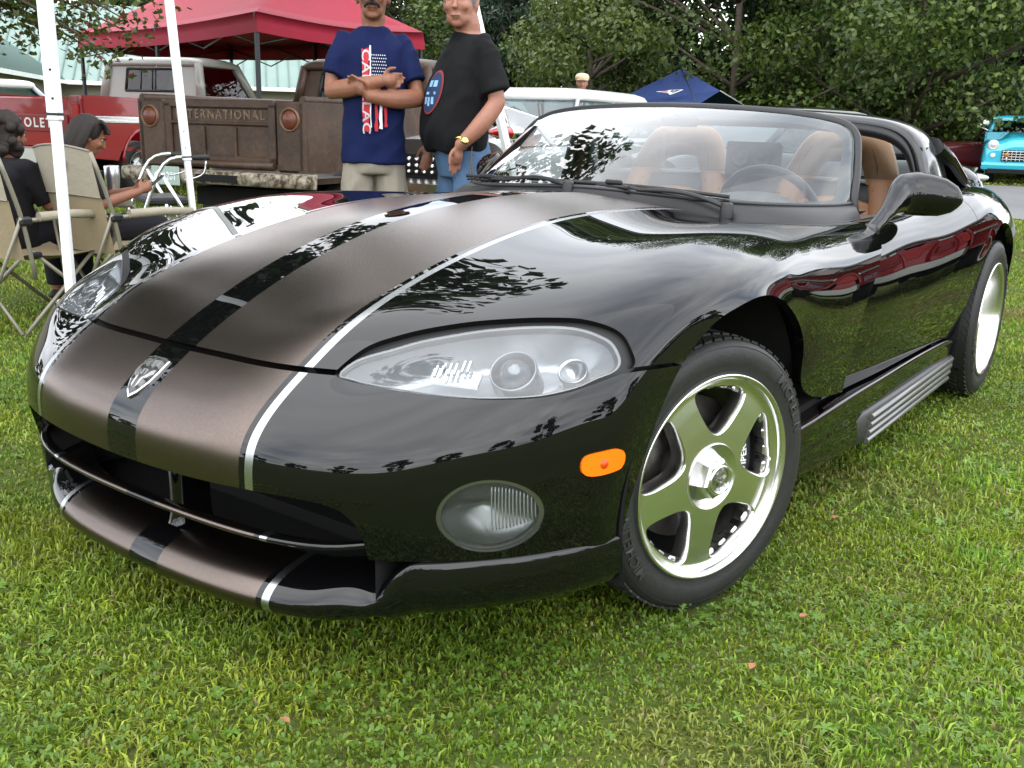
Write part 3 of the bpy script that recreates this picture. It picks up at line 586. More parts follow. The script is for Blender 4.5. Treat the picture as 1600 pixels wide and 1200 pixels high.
# ------------------------------------------------------------------ wheels
def wheel(center, steer, sgn, front):
    """wheel axis = local +X (outwards); rim lip in the plane x=0"""
    rs = .2335; Rt = .310 if front else .322; wid = .262 if front else .325; dish = .006 if front else .105
    root = bpy.data.objects.new('wheel', None); COL.objects.link(root); root.parent = viper; root.location = center
    root.rotation_euler = (0, 0, steer if sgn > 0 else math.pi+steer); root.empty_display_size = .1
    # rim: flange, barrel
    mb = MB().lathe([(rs-.010, -.004), (rs-.004, .0035), (rs, .002), (rs+.001, -.006), (rs-.006, -.012)], 96, 'X')
    mb.lathe([(rs-.010, -.004), (rs-.013, -.010), (rs-.014, -.020-dish*.2), (rs-.020, -.028-dish*.6), (rs-.027, -.034-dish), (rs-.029, -wid*.55), (rs-.034, -wid*.6), (rs-.034, -wid+.02)], 96, 'X')
    mb.build('rim', CHROME, root, recalc=True); mb = MB(); mb.lathe([(rs-.0265, -.020-dish), (rs-.0275, -.034-dish), (rs-.030, -wid*.55), (rs-.035, -wid*.6), (rs-.035, -wid+.02)], 96, 'X'); mb.build('rim_barrel', CHROME2, root, recalc=True)
    mb = MB()
    for k in range(30):                                                 # stepped recesses round the barrel
        a = 2*math.pi*(k+.5)/30; ca, sa = math.cos(a), math.sin(a); M = Matrix(((1, 0, 0), (0, ca, -sa), (0, sa, ca)))
        mb.box((-.040-dish, ca*(rs-.031), sa*(rs-.031)), (.030, .014, .024), rot=M, bevel=.004)
    mb.build('rim_bolts', CHROME2, root)
    # five-spoke face cut from a turned disc
    nr, na = 46, 260; r = np.linspace(.018, rs-.0115, nr); th = np.linspace(0, 2*math.pi, na+1)
    def px(r_): return np.interp(r_, [0, .05, .075, .12, .17, .195, .208, .2145, .2225], [.000, .000, -.001, -.002, -.005, -.008, -.010, -.0085, -.006])-.004-dish*np.clip((rs-.012-r_)/.02, 0, 1)
    P = np.stack([np.stack([px(q)*np.ones(na+1), q*np.cos(th), q*np.sin(th)], 1) for q in r]); Du = np.gradient(P, axis=0); Dv = np.gradient(P, axis=1); Nv = np.cross(Du, Dv); Nv /= np.linalg.norm(Nv, axis=2)[..., None]
    sh = Sheet.from_surf(P, Nv)
    if sh.N[:, 0].mean() < 0: sh = Sheet(sh.V, -sh.N, [f[::-1] for f in sh.F])
    half = [(.094, 0), (.0965, .012), (.106, .028), (.122, .044), (.140, .0590), (.157, .0715), (.172, .0795), (.184, .0815), (.1935, .074), (.200, .055), (.2035, .028)]
    pol = smooth_poly([(a, b) for a, b in half]+[(.2045, 0)]+[(a, -b) for a, b in half[:0:-1]], 100)
    for k in range(5):
        a = R(85+72*k)
        def fw(V, a=a): return -poly_sd(pol, np.stack([V[:, 1]*math.cos(a)+V[:, 2]*math.sin(a), -V[:, 1]*math.sin(a)+V[:, 2]*math.cos(a)], 1))
        sh = sh.clip(fw)
    mb = MB(); sh.put(mb, 0)
    # bevelled window walls
    E = [(a, b) for a, b in sh.edge_loops() if .07 < np.hypot(sh.V[a][1], sh.V[a][2]) < .2115]
    ctr = {}
    for a, b in E:
        for q in (a, b):
            ang = math.atan2(sh.V[q][2], sh.V[q][1]); kk = round((math.degrees(ang)-85)/72) % 5; ctr[q] = R(85+72*kk)
    P, F, NN = [], [], []
    for a, b in E:
        ring = []
        for q in (a, b):
            v = sh.V[q]; c = np.array([0, .158*math.cos(ctr[q]), .158*math.sin(ctr[q])]); d = c-np.array([0, v[1], v[2]]); d /= np.linalg.norm(d)
            ring.append((v, v+d*.0035+np.array([-.004, 0, 0]), v+d*.006+np.array([-.016, 0, 0]), v+d*.004+np.array([-.042, 0, 0])))
        for i in range(3):
            k0 = len(P); P += [ring[0][i], ring[1][i], ring[1][i+1], ring[0][i+1]]; F.append([k0+1, k0, k0+3, k0+2])
    mb2 = MB(); mb2.add(P, F); face = mb.build('spoke_face', CHROME, root)
    mb2.build('spoke_edge', CHROME, root, merge=1e-5, recalc=False)
    # centre: groove ring, hexagon nut, emblem
    x0 = -.004-dish
    mb = MB().lathe([(.077, x0-.001), (.076, x0+.0025), (.0735, x0+.0025), (.0725, x0+.0005), (.0, x0+.0005)], 48, 'X'); mb.build('hub_ring', CHROME, root, recalc=True)
    rings = []
    for x, r_ in ((x0, .050), (x0+.018, .046), (x0+.023, .040), (x0+.024, .033)):
        rings.append([(x, r_*math.cos(a), r_*math.sin(a)) for a in [R(60*j+14) for j in range(6)]])
    mb = MB(); mb.smooth = False; mb.loft(rings); nut = mb.build('hub_nut', CHROME, root, recalc=True)
    mb = MB().lathe([(.034, x0+.022), (.032, x0+.027), (.029, x0+.027), (.027, x0+.024), (.0005, x0+.024)], 36, 'X'); mb.build('cap_ring', CHROME, nut, recalc=True)
    mb = MB(); badge_shapes(mb, .56, lambda u, v, h: (x0+.025+h*.6, u, v)); mb.build('cap_emblem', CHROME2, nut, recalc=True)
    # brake disc and caliper
    mb = MB().lathe([(.06, -.085-dish), (.165, -.085-dish), (.165, -.112-dish), (.06, -.112-dish)], 48, 'X'); mb.lathe([(.0, -.045-dish), (.075, -.045-dish), (.08, -.085-dish)], 32, 'X'); mb.build('brake_disc', mat('brake_iron', (.11, .105, .10), .45, .8, noise=(40, .4, (.06, .05, .045))), root, recalc=True)
    mb = MB(); rings = []
    for a in np.linspace(R(-28), R(34), 9):
        rings.append([(x, r_*math.cos(a), r_*math.sin(a)) for x, r_ in ((-.050-dish, .120), (-.046-dish, .150), (-.050-dish, .178), (-.12-dish, .182), (-.13-dish, .12))])
    mb.loft(rings); cal = mb.build('brake_caliper', mat('caliper_black', (.01, .01, .01), .4), root, recalc=True)
    if front:
        V, F = text_mesh('VIPER', .026, .0004, .0004); P = []
        for x, y, z in V: a = R(2)+x/.152; rr_ = .150-y; P.append((-.0445-dish+z, rr_*math.cos(a), rr_*math.sin(a)))
        MB().add(P, F, smooth=False).build('caliper_lettering', WHITEP, cal)
    # tyre
    xo = -.002; prof = [(rs-.012, -.010), (rs+.001, -.002), (rs+.008, xo-.001), (rs+.02, xo+.004), (rs+.040, xo+.006), (rs+.056, xo+.002), (Rt-.010, -.008), (Rt-.003, -.020), (Rt, -.036)]
    prof += [(Rt+.001, -wid/2), (Rt, -wid+.03), (Rt-.014, -wid+.008), (rs+.05, -wid), (rs, -wid+.02)]
    mb = MB().lathe(prof, 120, 'X')
    for r_ in (rs+.004, rs+.060): mb.lathe([(r_-.0015, np.interp(r_, [p[0] for p in prof[:7]], [p[1] for p in prof[:7]])-.001), (r_, np.interp(r_, [p[0] for p in prof[:7]], [p[1] for p in prof[:7]])+.0018), (r_+.0015, np.interp(r_, [p[0] for p in prof[:7]], [p[1] for p in prof[:7]])-.001)], 96, 'X')
    ty = mb.build('tyre', RUBBER, root, recalc=True)
    mb = MB()                                                           # tread blocks
    nb = 64
    for k in range(nb):
        for c, w, sk in ((-.028, .026, .10), (-.066, .030, .07), (-.104, .030, -.07), (-.142, .030, .07), (-.18, .03, -.07), (-.218, .03, .07)):
            if -c+.02 > wid: continue
            a0 = 2*math.pi*(k+.13*(c*30 % 1))/nb; da = 2*math.pi/nb*.36; P = []
            for dx, s1 in ((-w/2, -1), (w/2, 1)):
                for aa in (-da, da):
                    for rr_ in (Rt-.004, Rt+.0045 if c < -.03 else Rt+.001):
                        a = a0+aa+sk*s1*.35; P.append((c+dx, rr_*math.cos(a), rr_*math.sin(a)))
            mb.add(P, [[0, 1, 3, 2], [4, 6, 7, 5], [1, 5, 7, 3], [0, 4, 5, 1], [2, 3, 7, 6]], smooth=False)
    tag(mb.build('tread', RUBBER, root, recalc=True), kind='stuff')
    if sgn > 0:
        for txt, size, a_c, r_c in (('MICHELIN', .034, R(31), rs+.038), ('MICHELIN', .034, R(204), rs+.038)):
            V, F = text_mesh(txt, size, .0012, .0006, 1.1); P = []
            for x, y, z in V:
                a = a_c-x/r_c; q = r_c+y; xb = np.interp(q, [p[0] for p in prof[:7]], [p[1] for p in prof[:7]]); P.append((xb+z+.0022, q*math.cos(a), q*math.sin(a)))
            MB().add(P, F, smooth=False).build('tyre_lettering', mat('tyre_letter', (.032, .032, .031), .45), ty)
    return root
def badge_shapes(mb, s, f):
    """fanged snake head in relief; f maps (u, v, height)"""
    def poly(P, h0=0., h1=.004):
        n = len(P); mb.add([f(a*s, b*s, h0) for a, b in P]+[f(a*s, b*s, h1) for a, b in P], [list(range(n))[::-1], [n+i for i in range(n)]]+[[i, (i+1) % n, n+(i+1) % n, n+i] for i in range(n)], smooth=False)
    for m in (-1, 1):
        q = lambda P: [(a*m, b) for a, b in (P if m > 0 else P[::-1])]
        poly(q([(.002, .034), (.020, .036), (.026, .028), (.024, .020), (.016, .024), (.010, .018), (.002, .020)]))      # brow
        poly(q([(.027, .014), (.029, .004), (.020, -.006), (.012, -.010), (.010, -.024), (.006, -.030), (.004, -.012), (.010, -.002), (.018, .010)]))   # jaw and fang
        poly(q([(.002, .012), (.008, .010), (.007, .000), (.002, -.004)]))                                               # snout
wheel((.872, -.058, .322), R(-17.6), 1, True); wheel((-.865, .06, .322), R(-17.6), -1, True)
wheel((.948, 2.444, .330), 0, 1, False); wheel((-.948, 2.444, .330), 0, -1, False)
# ------------------------------------------------------------------ nose badge
def badge():
    i = np.argmin(np.abs(FRONT.V[:, 0])*2+np.hypot(FRONT.V[:, 1]+.858, FRONT.V[:, 2]-.556)); c = FRONT.V[i]; n = FRONT.N[i]; n = np.array([0, n[1], n[2]]); n /= np.linalg.norm(n)
    up = np.cross(n, np.array([1., 0, 0])); up *= np.sign(up[2])
    def f(u, v, h): return tuple(c+np.array([1., 0, 0])*u*1.05+up*v*1.15+n*(.004+h-v*v*2.0-u*u*1.))
    sh = [(-.030, .036), (-.014, .040), (.014, .040), (.030, .036), (.031, .010), (.026, -.012), (.014, -.032), (0, -.043), (-.014, -.032), (-.026, -.012), (-.031, .010)]
    mb = MB(); nn = len(sh); rim = [(a*1.1, b*1.1) for a, b in sh]
    mb.add([f(a, b, -.006) for a, b in rim]+[f(a, b, .001) for a, b in rim]+[f(a, b, .002) for a, b in sh], [[i, (i+1) % nn, nn+(i+1) % nn, nn+i] for i in range(nn)]+[[nn+i, nn+(i+1) % nn, 2*nn+(i+1) % nn, 2*nn+i] for i in range(nn)], smooth=False)
    b = mb.build('nose_badge', CHROME, viper)
    mb = MB(); mb.add([f(a, b_, .0015) for a, b_ in sh], [list(range(nn))[::-1]], smooth=False); mb.build('badge_field', mat('badge_enamel', (.02, .02, .022), .15, coat=1.), b)
    mb = MB(); badge_shapes(mb, .95, lambda u, v, h: f(u, v, h+.001)); mb.build('badge_emblem', CHROME, b)
badge()
# ------------------------------------------------------------------ windscreen, cowl, wipers
WB = [(-.714, 1.19, .846), (-.69, 1.09, .844), (-.62, .965, .845), (-.45, .842, .850), (-.20, .775, .864), (0, .750, .870), (.20, .775, .864), (.45, .842, .850), (.62, .965, .845), (.69, 1.09, .844), (.714, 1.19, .846)]
_wt = [(0, 1.308, 1.140), (.14, 1.312, 1.138), (.30, 1.325, 1.132), (.43, 1.343, 1.123), (.53, 1.362, 1.110), (.59, 1.385, 1.100), (.655, 1.41, 1.09)]; WT = [(-a, b, c) for a, b, c in _wt[:0:-1]]+_wt
cb_, ct_ = curve(WB, 81), curve(WT, 81); rows = []
for t in np.linspace(0, 1, 21):
    bow = .016*4*t*(1-t); rows.append([(a+(b-a)*t+np.array([0, -bow*.7, bow*.8])) for a, b in zip(cb_, ct_)])
WS = np.array(rows); Dv = np.gradient(WS, axis=1); Du = np.gradient(WS, axis=0); Nw = np.cross(Dv, Du); Nw /= np.linalg.norm(Nw, axis=2)[..., None]; Nw *= np.sign(-Nw[..., 1].mean())
ws = Sheet.from_surf(WS, Nw); half = [(0, .80), (.718, .838), (.702, .90), (.670, 1.0), (.652, 1.042), (.629, 1.072), (.592, 1.092), (.53, 1.106), (.43, 1.119), (.30, 1.128), (.14, 1.134), (0, 1.136)]
def f_ws(V): return poly_sd(half+[(-.3, 1.136), (-.3, .8)], axz(V))
ws = ws.clip(lambda V: f_ws(V)-.004); mb = MB(); ws.put(mb, 0); wsc = mb.build('windshield', WSGLASS, viper)
band = Sheet.from_surf(WS, Nw).clip(lambda V: f_ws(V)+.002).clip(lambda V: .024-f_ws(V)).clip(lambda V: V[:, 2]-.87+.03*(np.abs(V[:, 0]) > .5)); mb = MB(); band.put(mb, 0, offset=-.004); mb.build('glass_border', mat('glass_border_grey', (.05, .06, .065), .6), wsc)
E_ = []; fr = curve([(.722, 1.20, .812), (.712, 1.20, .86), (.695, 1.255, .93), (.663, 1.335, 1.02), (.648, 1.362, 1.053), (.625, 1.378, 1.078), (.59, 1.378, 1.096), (.53, 1.362, 1.110), (.43, 1.343, 1.123), (.30, 1.325, 1.132), (.14, 1.312, 1.138), (0, 1.310, 1.140)], 50)
path = list(fr)+[np.array([-p[0], p[1], p[2]]) for p in fr[-2::-1]]
mb = MB(); rings = []; K = len(path)
for i, p in enumerate(path):
    t = path[min(i+1, K-1)]-path[max(i-1, 0)]; t /= np.linalg.norm(t); n = np.array([0, -.72, .69]); n = n-t*np.dot(n, t); n /= np.linalg.norm(n); s_ = np.cross(t, n)
    rings.append([p+n*.012*math.cos(a)*1.1+s_*.016*math.sin(a)-n*.006 for a in [2*math.pi*j/12 for j in range(12)]])
mb.loft(rings); mb.build('windshield_frame', SATIN, viper, recalc=True)
# cowl panel between bonnet and glass
HR = [(0, .733, .842), (.16, .750, .830), (.328, .79, .811), (.45, .80, .795), (.58, .82, .788), (.69, .90, .789), (.745, 1.07, .790), (.752, 1.19, .79)]
hr = curve([(-a, b, c) for a, b, c in HR[:0:-1]]+HR, 81); rows = []
for t in (0, .12, .3, .6, .85, 1.0, 1.12): rows.append([a+(b-a)*t+np.array([0, .0, .012*math.sin(min(t, 1)*math.pi)-(.01 if t > 1 else 0)]) for a, b in zip(hr, cb_)])
mb = MB(); mb.grid(rows); mb.build('cowl_panel', SATIN, viper, recalc=True)
mb = MB(); mb.tube([p+np.array([0, -.004, .001]) for p in cb_], .007, 8); mb.build('glass_seal', mat('seal_rubber', (.03, .03, .032), .35), viper)
def wiper(piv, p1, b0, b1):
    mb = MB(); piv = np.array(piv); p1 = np.array(p1); mb.lathe([(.0, .026), (.015, .025), (.019, .019), (.020, -.02)], 20, 'Z', piv); rings = []
    for t in np.linspace(0, 1, 14):
        p = piv+(p1-piv)*t+np.array([0, -.004, .020*math.sin(math.pi*min(t*1.3, 1))*(1-t*.4)+.012]); w = .011-.006*t; rings.append([p+np.array([0, -w, -.006]), p+np.array([0, -w*.5, .006]), p+np.array([0, w*.5, .006]), p+np.array([0, w, -.006])])
    mb.loft(rings); arm = mb.build('wiper', SATIN, viper, recalc=True)
    mb = MB(); bb = [np.array(b0)+(np.array(b1)-np.array(b0))*t+np.array([0, -.004, .010+.006*math.sin(math.pi*t)]) for t in np.linspace(0, 1, 12)]; mb.tube(bb, .0065, 6); mb.tube([p-np.array([0, -.004, .012]) for p in bb], .004, 6); mb.build('wiper_blade', RUBBER, arm)
    mb = MB().box(tuple(p1+np.array([0, -.006, .02])), (.06, .014, .014), bevel=.004); mb.build('blade_clip', SATIN, arm)
wiper((.470, .795, .826), (.10, .765, .872), (.46, .832, .856), (-.12, .757, .875))
wiper((-.06, .745, .862), (-.44, .815, .862), (.16, .752, .868), (-.60, .90, .862))
# ------------------------------------------------------------------ mirrors
def mirror(sg):
    mb = MB(); rings = []
    base = np.array([.800, 1.10, .775]); inner = np.array([.800, 1.285, .893]); tip = np.array([.985, 1.43, .862])
    # shell: sections from stalk to tip; (centre, half height, half depth)
    secs = [((.792, 1.12, .768), .022, .030), ((.802, 1.17, .795), .021, .026), ((.806, 1.235, .826), .024, .028), ((.805, 1.30, .853), .036, .036), ((.812, 1.36, .872), .055, .046), ((.845, 1.405, .876), .067, .052), ((.885, 1.425, .873), .070, .053), ((.925, 1.437, .868), .067, .050), ((.955, 1.445, .864), .060, .042), ((.976, 1.449, .861), .042, .030), ((.984, 1.450, .860), .006, .005)]
    C = curve([s[0] for s in secs], 41); hh = np.interp(np.linspace(0, 10, 41), range(11), [s[1] for s in secs]); dd = np.interp(np.linspace(0, 10, 41), range(11), [s[2] for s in secs])
    for i in range(41):
        t = C[min(i+1, 40)]-C[max(i-1, 0)]; t /= np.linalg.norm(t); up = np.array([0, 0, 1.]); up -= t*np.dot(up, t); up /= np.linalg.norm(up); fw = np.cross(t, up)
        ring = []
        for j in range(24):
            a = 2*math.pi*j/24; ca, sa = math.cos(a), math.sin(a); d = ca*dd[i] if ca > 0 else ca*dd[i]*.45
            ring.append(C[i]+fw*d+up*sa*hh[i])
        rings.append([(sg*p[0], p[1], p[2]) for p in ring])
    mb.loft(rings); m = mb.build('door_mirror', BLACK, viper, recalc=True)
    mb = MB(); P = [(sg*(C[i][0]-.012), C[i][1]+.022, C[i][2]) for i in range(16, 36)]
    rows = [[(p[0], p[1], p[2]+s*hh[16+k]*.86) for k, p in enumerate(P)] for s in (-1, -.5, 0, .5, 1)]; mb.grid(rows); mb.build('mirror_glass', mat('mirror_silver', (.85, .88, .9), .01, 1.), m)
    mb = MB(); mb.tube([(sg*.790, 1.09, .768), (sg*.795, 1.13, .778)], .030, 16, flat=.6); mb.build('mirror_foot', SATIN, m)
for sg in (1, -1): mirror(sg)
# ------------------------------------------------------------------ cabin
rows = []
for y, z in ((.82, .820), (1.0, .826), (1.12, .822), (1.20, .805), (1.235, .775), (1.24, .60)): rows.append([(x, y+.28*(x/.7)**2*(1 if y < 1.15 else .3), z-.01*(x/.7)**2) for x in np.linspace(-.70, .70, 15)])
mb = MB(); mb.grid(rows); dash = mb.build('dashboard', DASH, viper, recalc=True)
mb = MB(); rings = []
for y, w, h in ((1.05, .16, .03), (1.15, .17, .045), (1.24, .16, .048), (1.26, .14, .03)): rings.append([(.37+w*math.cos(a), y, .815+h*max(0, math.sin(a))) for a in np.linspace(0, math.pi, 12)])
mb.grid(rings); mb.build('instrument_hood', DASH, dash, recalc=True)
mb = MB(); ct = np.array([.375, 1.375, .775]); ax = Vector((0, -.90, -.44)).normalized(); q = np.array(ax.to_track_quat('Z', 'Y').to_matrix())
def wq(x, y, z): return tuple(q@np.array([x, y, z])+ct)
mb.tube([wq(.178*math.cos(a), .178*math.sin(a), 0) for a in np.linspace(0, 2*math.pi, 49)[:-1]], .0155, 10, closed=True); sw = mb.build('steering_wheel', mat('wheel_leather', (.015, .016, .018), .4), viper)
mb = MB(); mb.lathe([(.0005, -.035), (.04, -.032), (.062, -.015), (.066, .02)], 24); mb.v = [wq(*p) for p in mb.v]; mb.build('hub_pad', DASH, sw)
for a in (R(0), R(180), R(62), R(118)):
    up_ = -1; mb = MB(); c_, s_ = math.cos(a), math.sin(a)*(-1 if abs(math.sin(a)) > .1 else 1)
    mb.tube([wq(.05*c_, .05*s_*up_*-1, -.01), wq(.17*c_, .17*s_*up_*-1, 0)], .013, 8, flat=.5); mb.build('spoke', DASH, sw)
mb = MB().tube([tuple(ct), (.37, 1.15, .70)], .03, 12); mb.build('steering_column', DASH, sw)
def seat(cx):
    root = bpy.data.objects.new('seat', None); COL.objects.link(root); root.parent = viper; root.location = (cx, 1.96, .36)
    lean = R(16)
    def W(u, v, h):  # u across, v up the back, h forward
        return (u, v*math.sin(lean)-h*math.cos(lean), v*math.cos(lean)+h*math.sin(lean))
    # arched outer bolster with an opening below the headrest
    out = [(-.235, .02), (-.240, .22), (-.235, .38), (-.222, .50), (-.185, .605), (-.150, .675), (-.105, .708), (0, .716)]
    out = out+[(-a, b) for a, b in out[-2::-1]]
    pth = curve([(a, b, 0) for a, b in out], 61); mb = MB(); rings = []
    for i, p in enumerate(pth):
        t = pth[min(i+1, 60)]-pth[max(i-1, 0)]; t /= np.linalg.norm(t); n = np.array([-t[1], t[0], 0]); wd = .052+.020*math.sin(math.pi*i/60)
        rings.append([W(*(p-n*wd*(.55)+n*wd*.95*math.cos(a)+np.array([0, 0, .055*math.sin(a)+.012]))) for a in [2*math.pi*j/14 for j in range(14)]])
    mb.loft(rings); mb.build('backrest_bolster', TAN, root, recalc=True)
    mb = MB(); P = []
    for v in np.linspace(.02, .485, 14):
        e = 1-max(0, (v-.40)/.085)**2*.28; P.append([W(u*.185*e, v-.02*(u*u), .030+.022*math.cos(u*1.4)-.01*abs(math.sin(v*24))*.25-.05*max(0, (v-.45)/.035)**2) for u in np.linspace(-1, 1, 13)])
    mb.grid(P); P2 = [[W(u*.185, v, -.03) for u in np.linspace(-1, 1, 5)] for v in (.02, .3, .49)]; mb.grid(P2); mb.build('backrest_pad', TAN, root, recalc=True)
    mb = MB(); P = []
    for v in np.linspace(0, 1, 6): P.append([W(u*.13, .60+.075*v, .035+.03*math.cos(u*1.2)*math.sin(math.pi*(.15+.7*v))) for u in np.linspace(-1, 1, 9)])
    mb.grid(P); mb.build('headrest_pad', TAN, root, recalc=True)
    mb = MB(); mb.box((0, -.26, -.05), (.44, .48, .16), bevel=.05); mb.build('seat_cushion', TAN, root)
    dk = mat('seam_thread', (.10, .05, .03), .7)
    for s in (-1, 1):
        mb = MB(); mb.tube([W(s*.165, .50, .062), W(s*.155, .58, .066), W(s*.125, .65, .066)], .0016, 5); mb.tube([W(s*.150, .49, .058), W(s*.23, .455, .058)], .0016, 5); mb.build('seam', dk, root)
    return root
seat(.375); seat(-.345)
mb = MB().box((0, 1.65, .30), (1.4, 1.5, .04)); mb.box((0, 1.6, .48), (.22, .9, .30), bevel=.05); mb.build('cabin_floor', DARK, viper)
mb = MB(); rows = [[(x, 2.05+.02*math.cos(x*2), z) for x in np.linspace(-.76, .76, 9)] for z in (.3, .6, .80, .86)]+[[(x, 2.16, .885-.02*x*x) for x in np.linspace(-.76, .76, 9)]]; mb.grid(rows); mb.build('bulkhead', DASH, viper, recalc=True)
for sg in (1, -1):
    mb = MB(); rows = [[(sg*x, y, z) for y in np.linspace(1.0, 2.06, 8)] for x, z in ((.752, .802), (.72, .800), (.70, .78), (.69, .6), (.70, .35))]
    for r_ in rows:
        for k in range(len(r_)): r_[k] = (r_[k][0], r_[k][1], r_[k][2]+.045*max(0, (r_[k][1]-1.5)/.55)**1.5)
    mb.grid(rows); mb.build('door_trim', DASH, viper, recalc=True)
# interior mirror
mb = MB(); mb.box((0, 0, 0), (.16, .03, .042), bevel=.014); mb.v = [(p[0]+.02, p[1]+1.34, p[2]+1.088) for p in mb.v]; im = mb.build('interior_mirror', SATIN, viper)
mb = MB().tube([(.01, 1.31, 1.128), (.015, 1.32, 1.11), (.02, 1.34, 1.095)], .008, 8); mb.build('mirror_stem', SATIN, im)
# ------------------------------------------------------------------ sport bar behind the seats
mb = MB(); top = curve([(.775, .80), (.770, .88), (.752, .97), (.715, 1.050), (.655, 1.098), (.52, 1.122), (.28, 1.138), (0, 1.142)], 40)[:, :2] if False else curve([(.778, .82, 0), (.772, .88, 0), (.752, .97, 0), (.716, 1.045, 0), (.655, 1.088, 0), (.52, 1.112, 0), (.28, 1.127, 0), (0, 1.131, 0)], 40)[:, :2]
pth = [(a, b) for a, b in top]+[(-a, b) for a, b in top[-2::-1]]; rings = []
for i, (x, z) in enumerate(pth):
    a_, b_ = pth[max(i-1, 0)], pth[min(i+1, len(pth)-1)]; t = np.array([b_[0]-a_[0], b_[1]-a_[1]]); t /= np.linalg.norm(t); n = np.array([t[1], -t[0]]); n = n if n[1]*1+n[0]*x > 0 else -n
    k = np.clip((z-.85)/.25, 0, 1); y0 = 1.80+.02*(1-k); y1 = 2.02+.16*(1-k); sec = [(y0, -.035), (y0-.012, -.012), (y0+.004, .004), (y0+.05, .012), ((y0+y1)/2, .016), (y1-.03, .010), (y1, -.004), (y1, -.03), ((y0+y1)/2, -.036)]
    rings.append([(x+n[0]*h, y, z+n[1]*h) for y, h in sec])
mb.loft(rings); sb = mb.build('sport_bar', mat('sport_bar_black', (.008, .008, .009), .16, coat=.5, coat_rough=.08), viper, recalc=True)
mb = MB(); mb.smooth = True; rings = []
for i, (x, z) in enumerate(pth):
    rings.append([(x*.985, 1.772, z-.016), (x*.985, 1.772, z-.050), (x*.965, 1.80, z-.056), (x*.965, 1.82, z-.03)])
mb.loft(rings); mb.build('bar_weatherstrip', SATIN, sb, recalc=True)
for sg in (1, -1):
    mb = MB().lathe([(.0005, .004), (.007, .004), (.011, .0)], 16, 'X', (sg*.757, 1.84, 1.02)); mb.build('latch_bolt', CHROME2, sb)
    # buttress down to the deck
    mb = MB(); rings = []
    for y, x, z, w in ((2.0, .73, 1.04, .05), (2.15, .745, .99, .055), (2.32, .755, .92, .055), (2.46, .76, .855, .05)): rings.append([(sg*(x+w*math.cos(a)), y, z+.035*math.sin(a)-.02) for a in [2*math.pi*j/12 for j in range(12)]])
    mb.loft(rings); mb.build('bar_buttress', BLACK, sb, recalc=True)
mb = MB(); rows = [[(x, 2.02+(1-t)*.0, .89+t*.21-.03*(x/.66)**4*t) for x in np.linspace(-.66, .66, 13)] for t in (0, .5, 1)]; mb.grid(rows); mb.build('rear_window', glass_mat('rear_glass', (.55, .62, .62), 1.), sb)
for x_, w_ in ((.03, .24),): MB().box((x_, 2.02, .945), (w_, .03, .14), bevel=.008).build('speaker_panel', DASH, sb)
for x in (-.02, .075):
    mb = MB().lathe([(.040, .012), (.046, .0), (.042, -.012), (.034, -.010), (.020, -.002), (.0005, -.008)], 28, 'Y', (x, 2.0, .955)); mb.build('speaker', mat('speaker_grey', (.03, .03, .032), .35, .3), sb, recalc=True)
# ------------------------------------------------------------------ ground, road, grass
def ground_mat(name, c1, c2, c3, s1=.7, s2=14., rough=.95, bump=.4):
    m = bpy.data.materials.new(name); m.use_nodes = True; nt = m.node_tree; N = nt.nodes; L = nt.links; b = N['Principled BSDF']; b.inputs['Roughness'].default_value = rough; b.inputs['Specular IOR Level'].default_value = .15
    tc = N.new('ShaderNodeTexCoord')
    def nz(sc, det):
        n = N.new('ShaderNodeTexNoise'); n.inputs['Scale'].default_value = sc; n.inputs['Detail'].default_value = det; L.new(tc.outputs['Object'], n.inputs['Vector']); return n
    a, c, d = nz(s1, 5), nz(s2, 8), nz(s2*9, 4)
    r1 = N.new('ShaderNodeValToRGB'); L.new(a.outputs[0], r1.inputs[0]); r1.color_ramp.elements[0].position = .35; r1.color_ramp.elements[1].position = .65; r1.color_ramp.elements[0].color = (*c1, 1); r1.color_ramp.elements[1].color = (*c2, 1)
    r2 = N.new('ShaderNodeValToRGB'); L.new(c.outputs[0], r2.inputs[0]); r2.color_ramp.elements[0].position = .38; r2.color_ramp.elements[1].position = .7
    mx = N.new('ShaderNodeMix'); mx.data_type = 'RGBA'; L.new(r2.outputs[0], mx.inputs['Factor']); L.new(r1.outputs[0], mx.inputs['A']); mx.inputs['B'].default_value = (*c3, 1); L.new(mx.outputs['Result'], b.inputs['Base Color'])
    bp = N.new('ShaderNodeBump'); bp.inputs['Strength'].default_value = bump; bp.inputs['Distance'].default_value = .03; L.new(d.outputs[0], bp.inputs['Height']); L.new(bp.outputs[0], b.inputs['Normal'])
    return m
g = MB(); n_ = 40; g.add([(-400, -400, 0), (400, -400, 0), (400, 400, 0), (-400, 400, 0)], [[0, 1, 2, 3]], smooth=False)
tag(g.build('lawn', ground_mat('lawn_turf', (.045, .078, .012), (.070, .110, .02), (.085, .085, .026))), kind='structure')
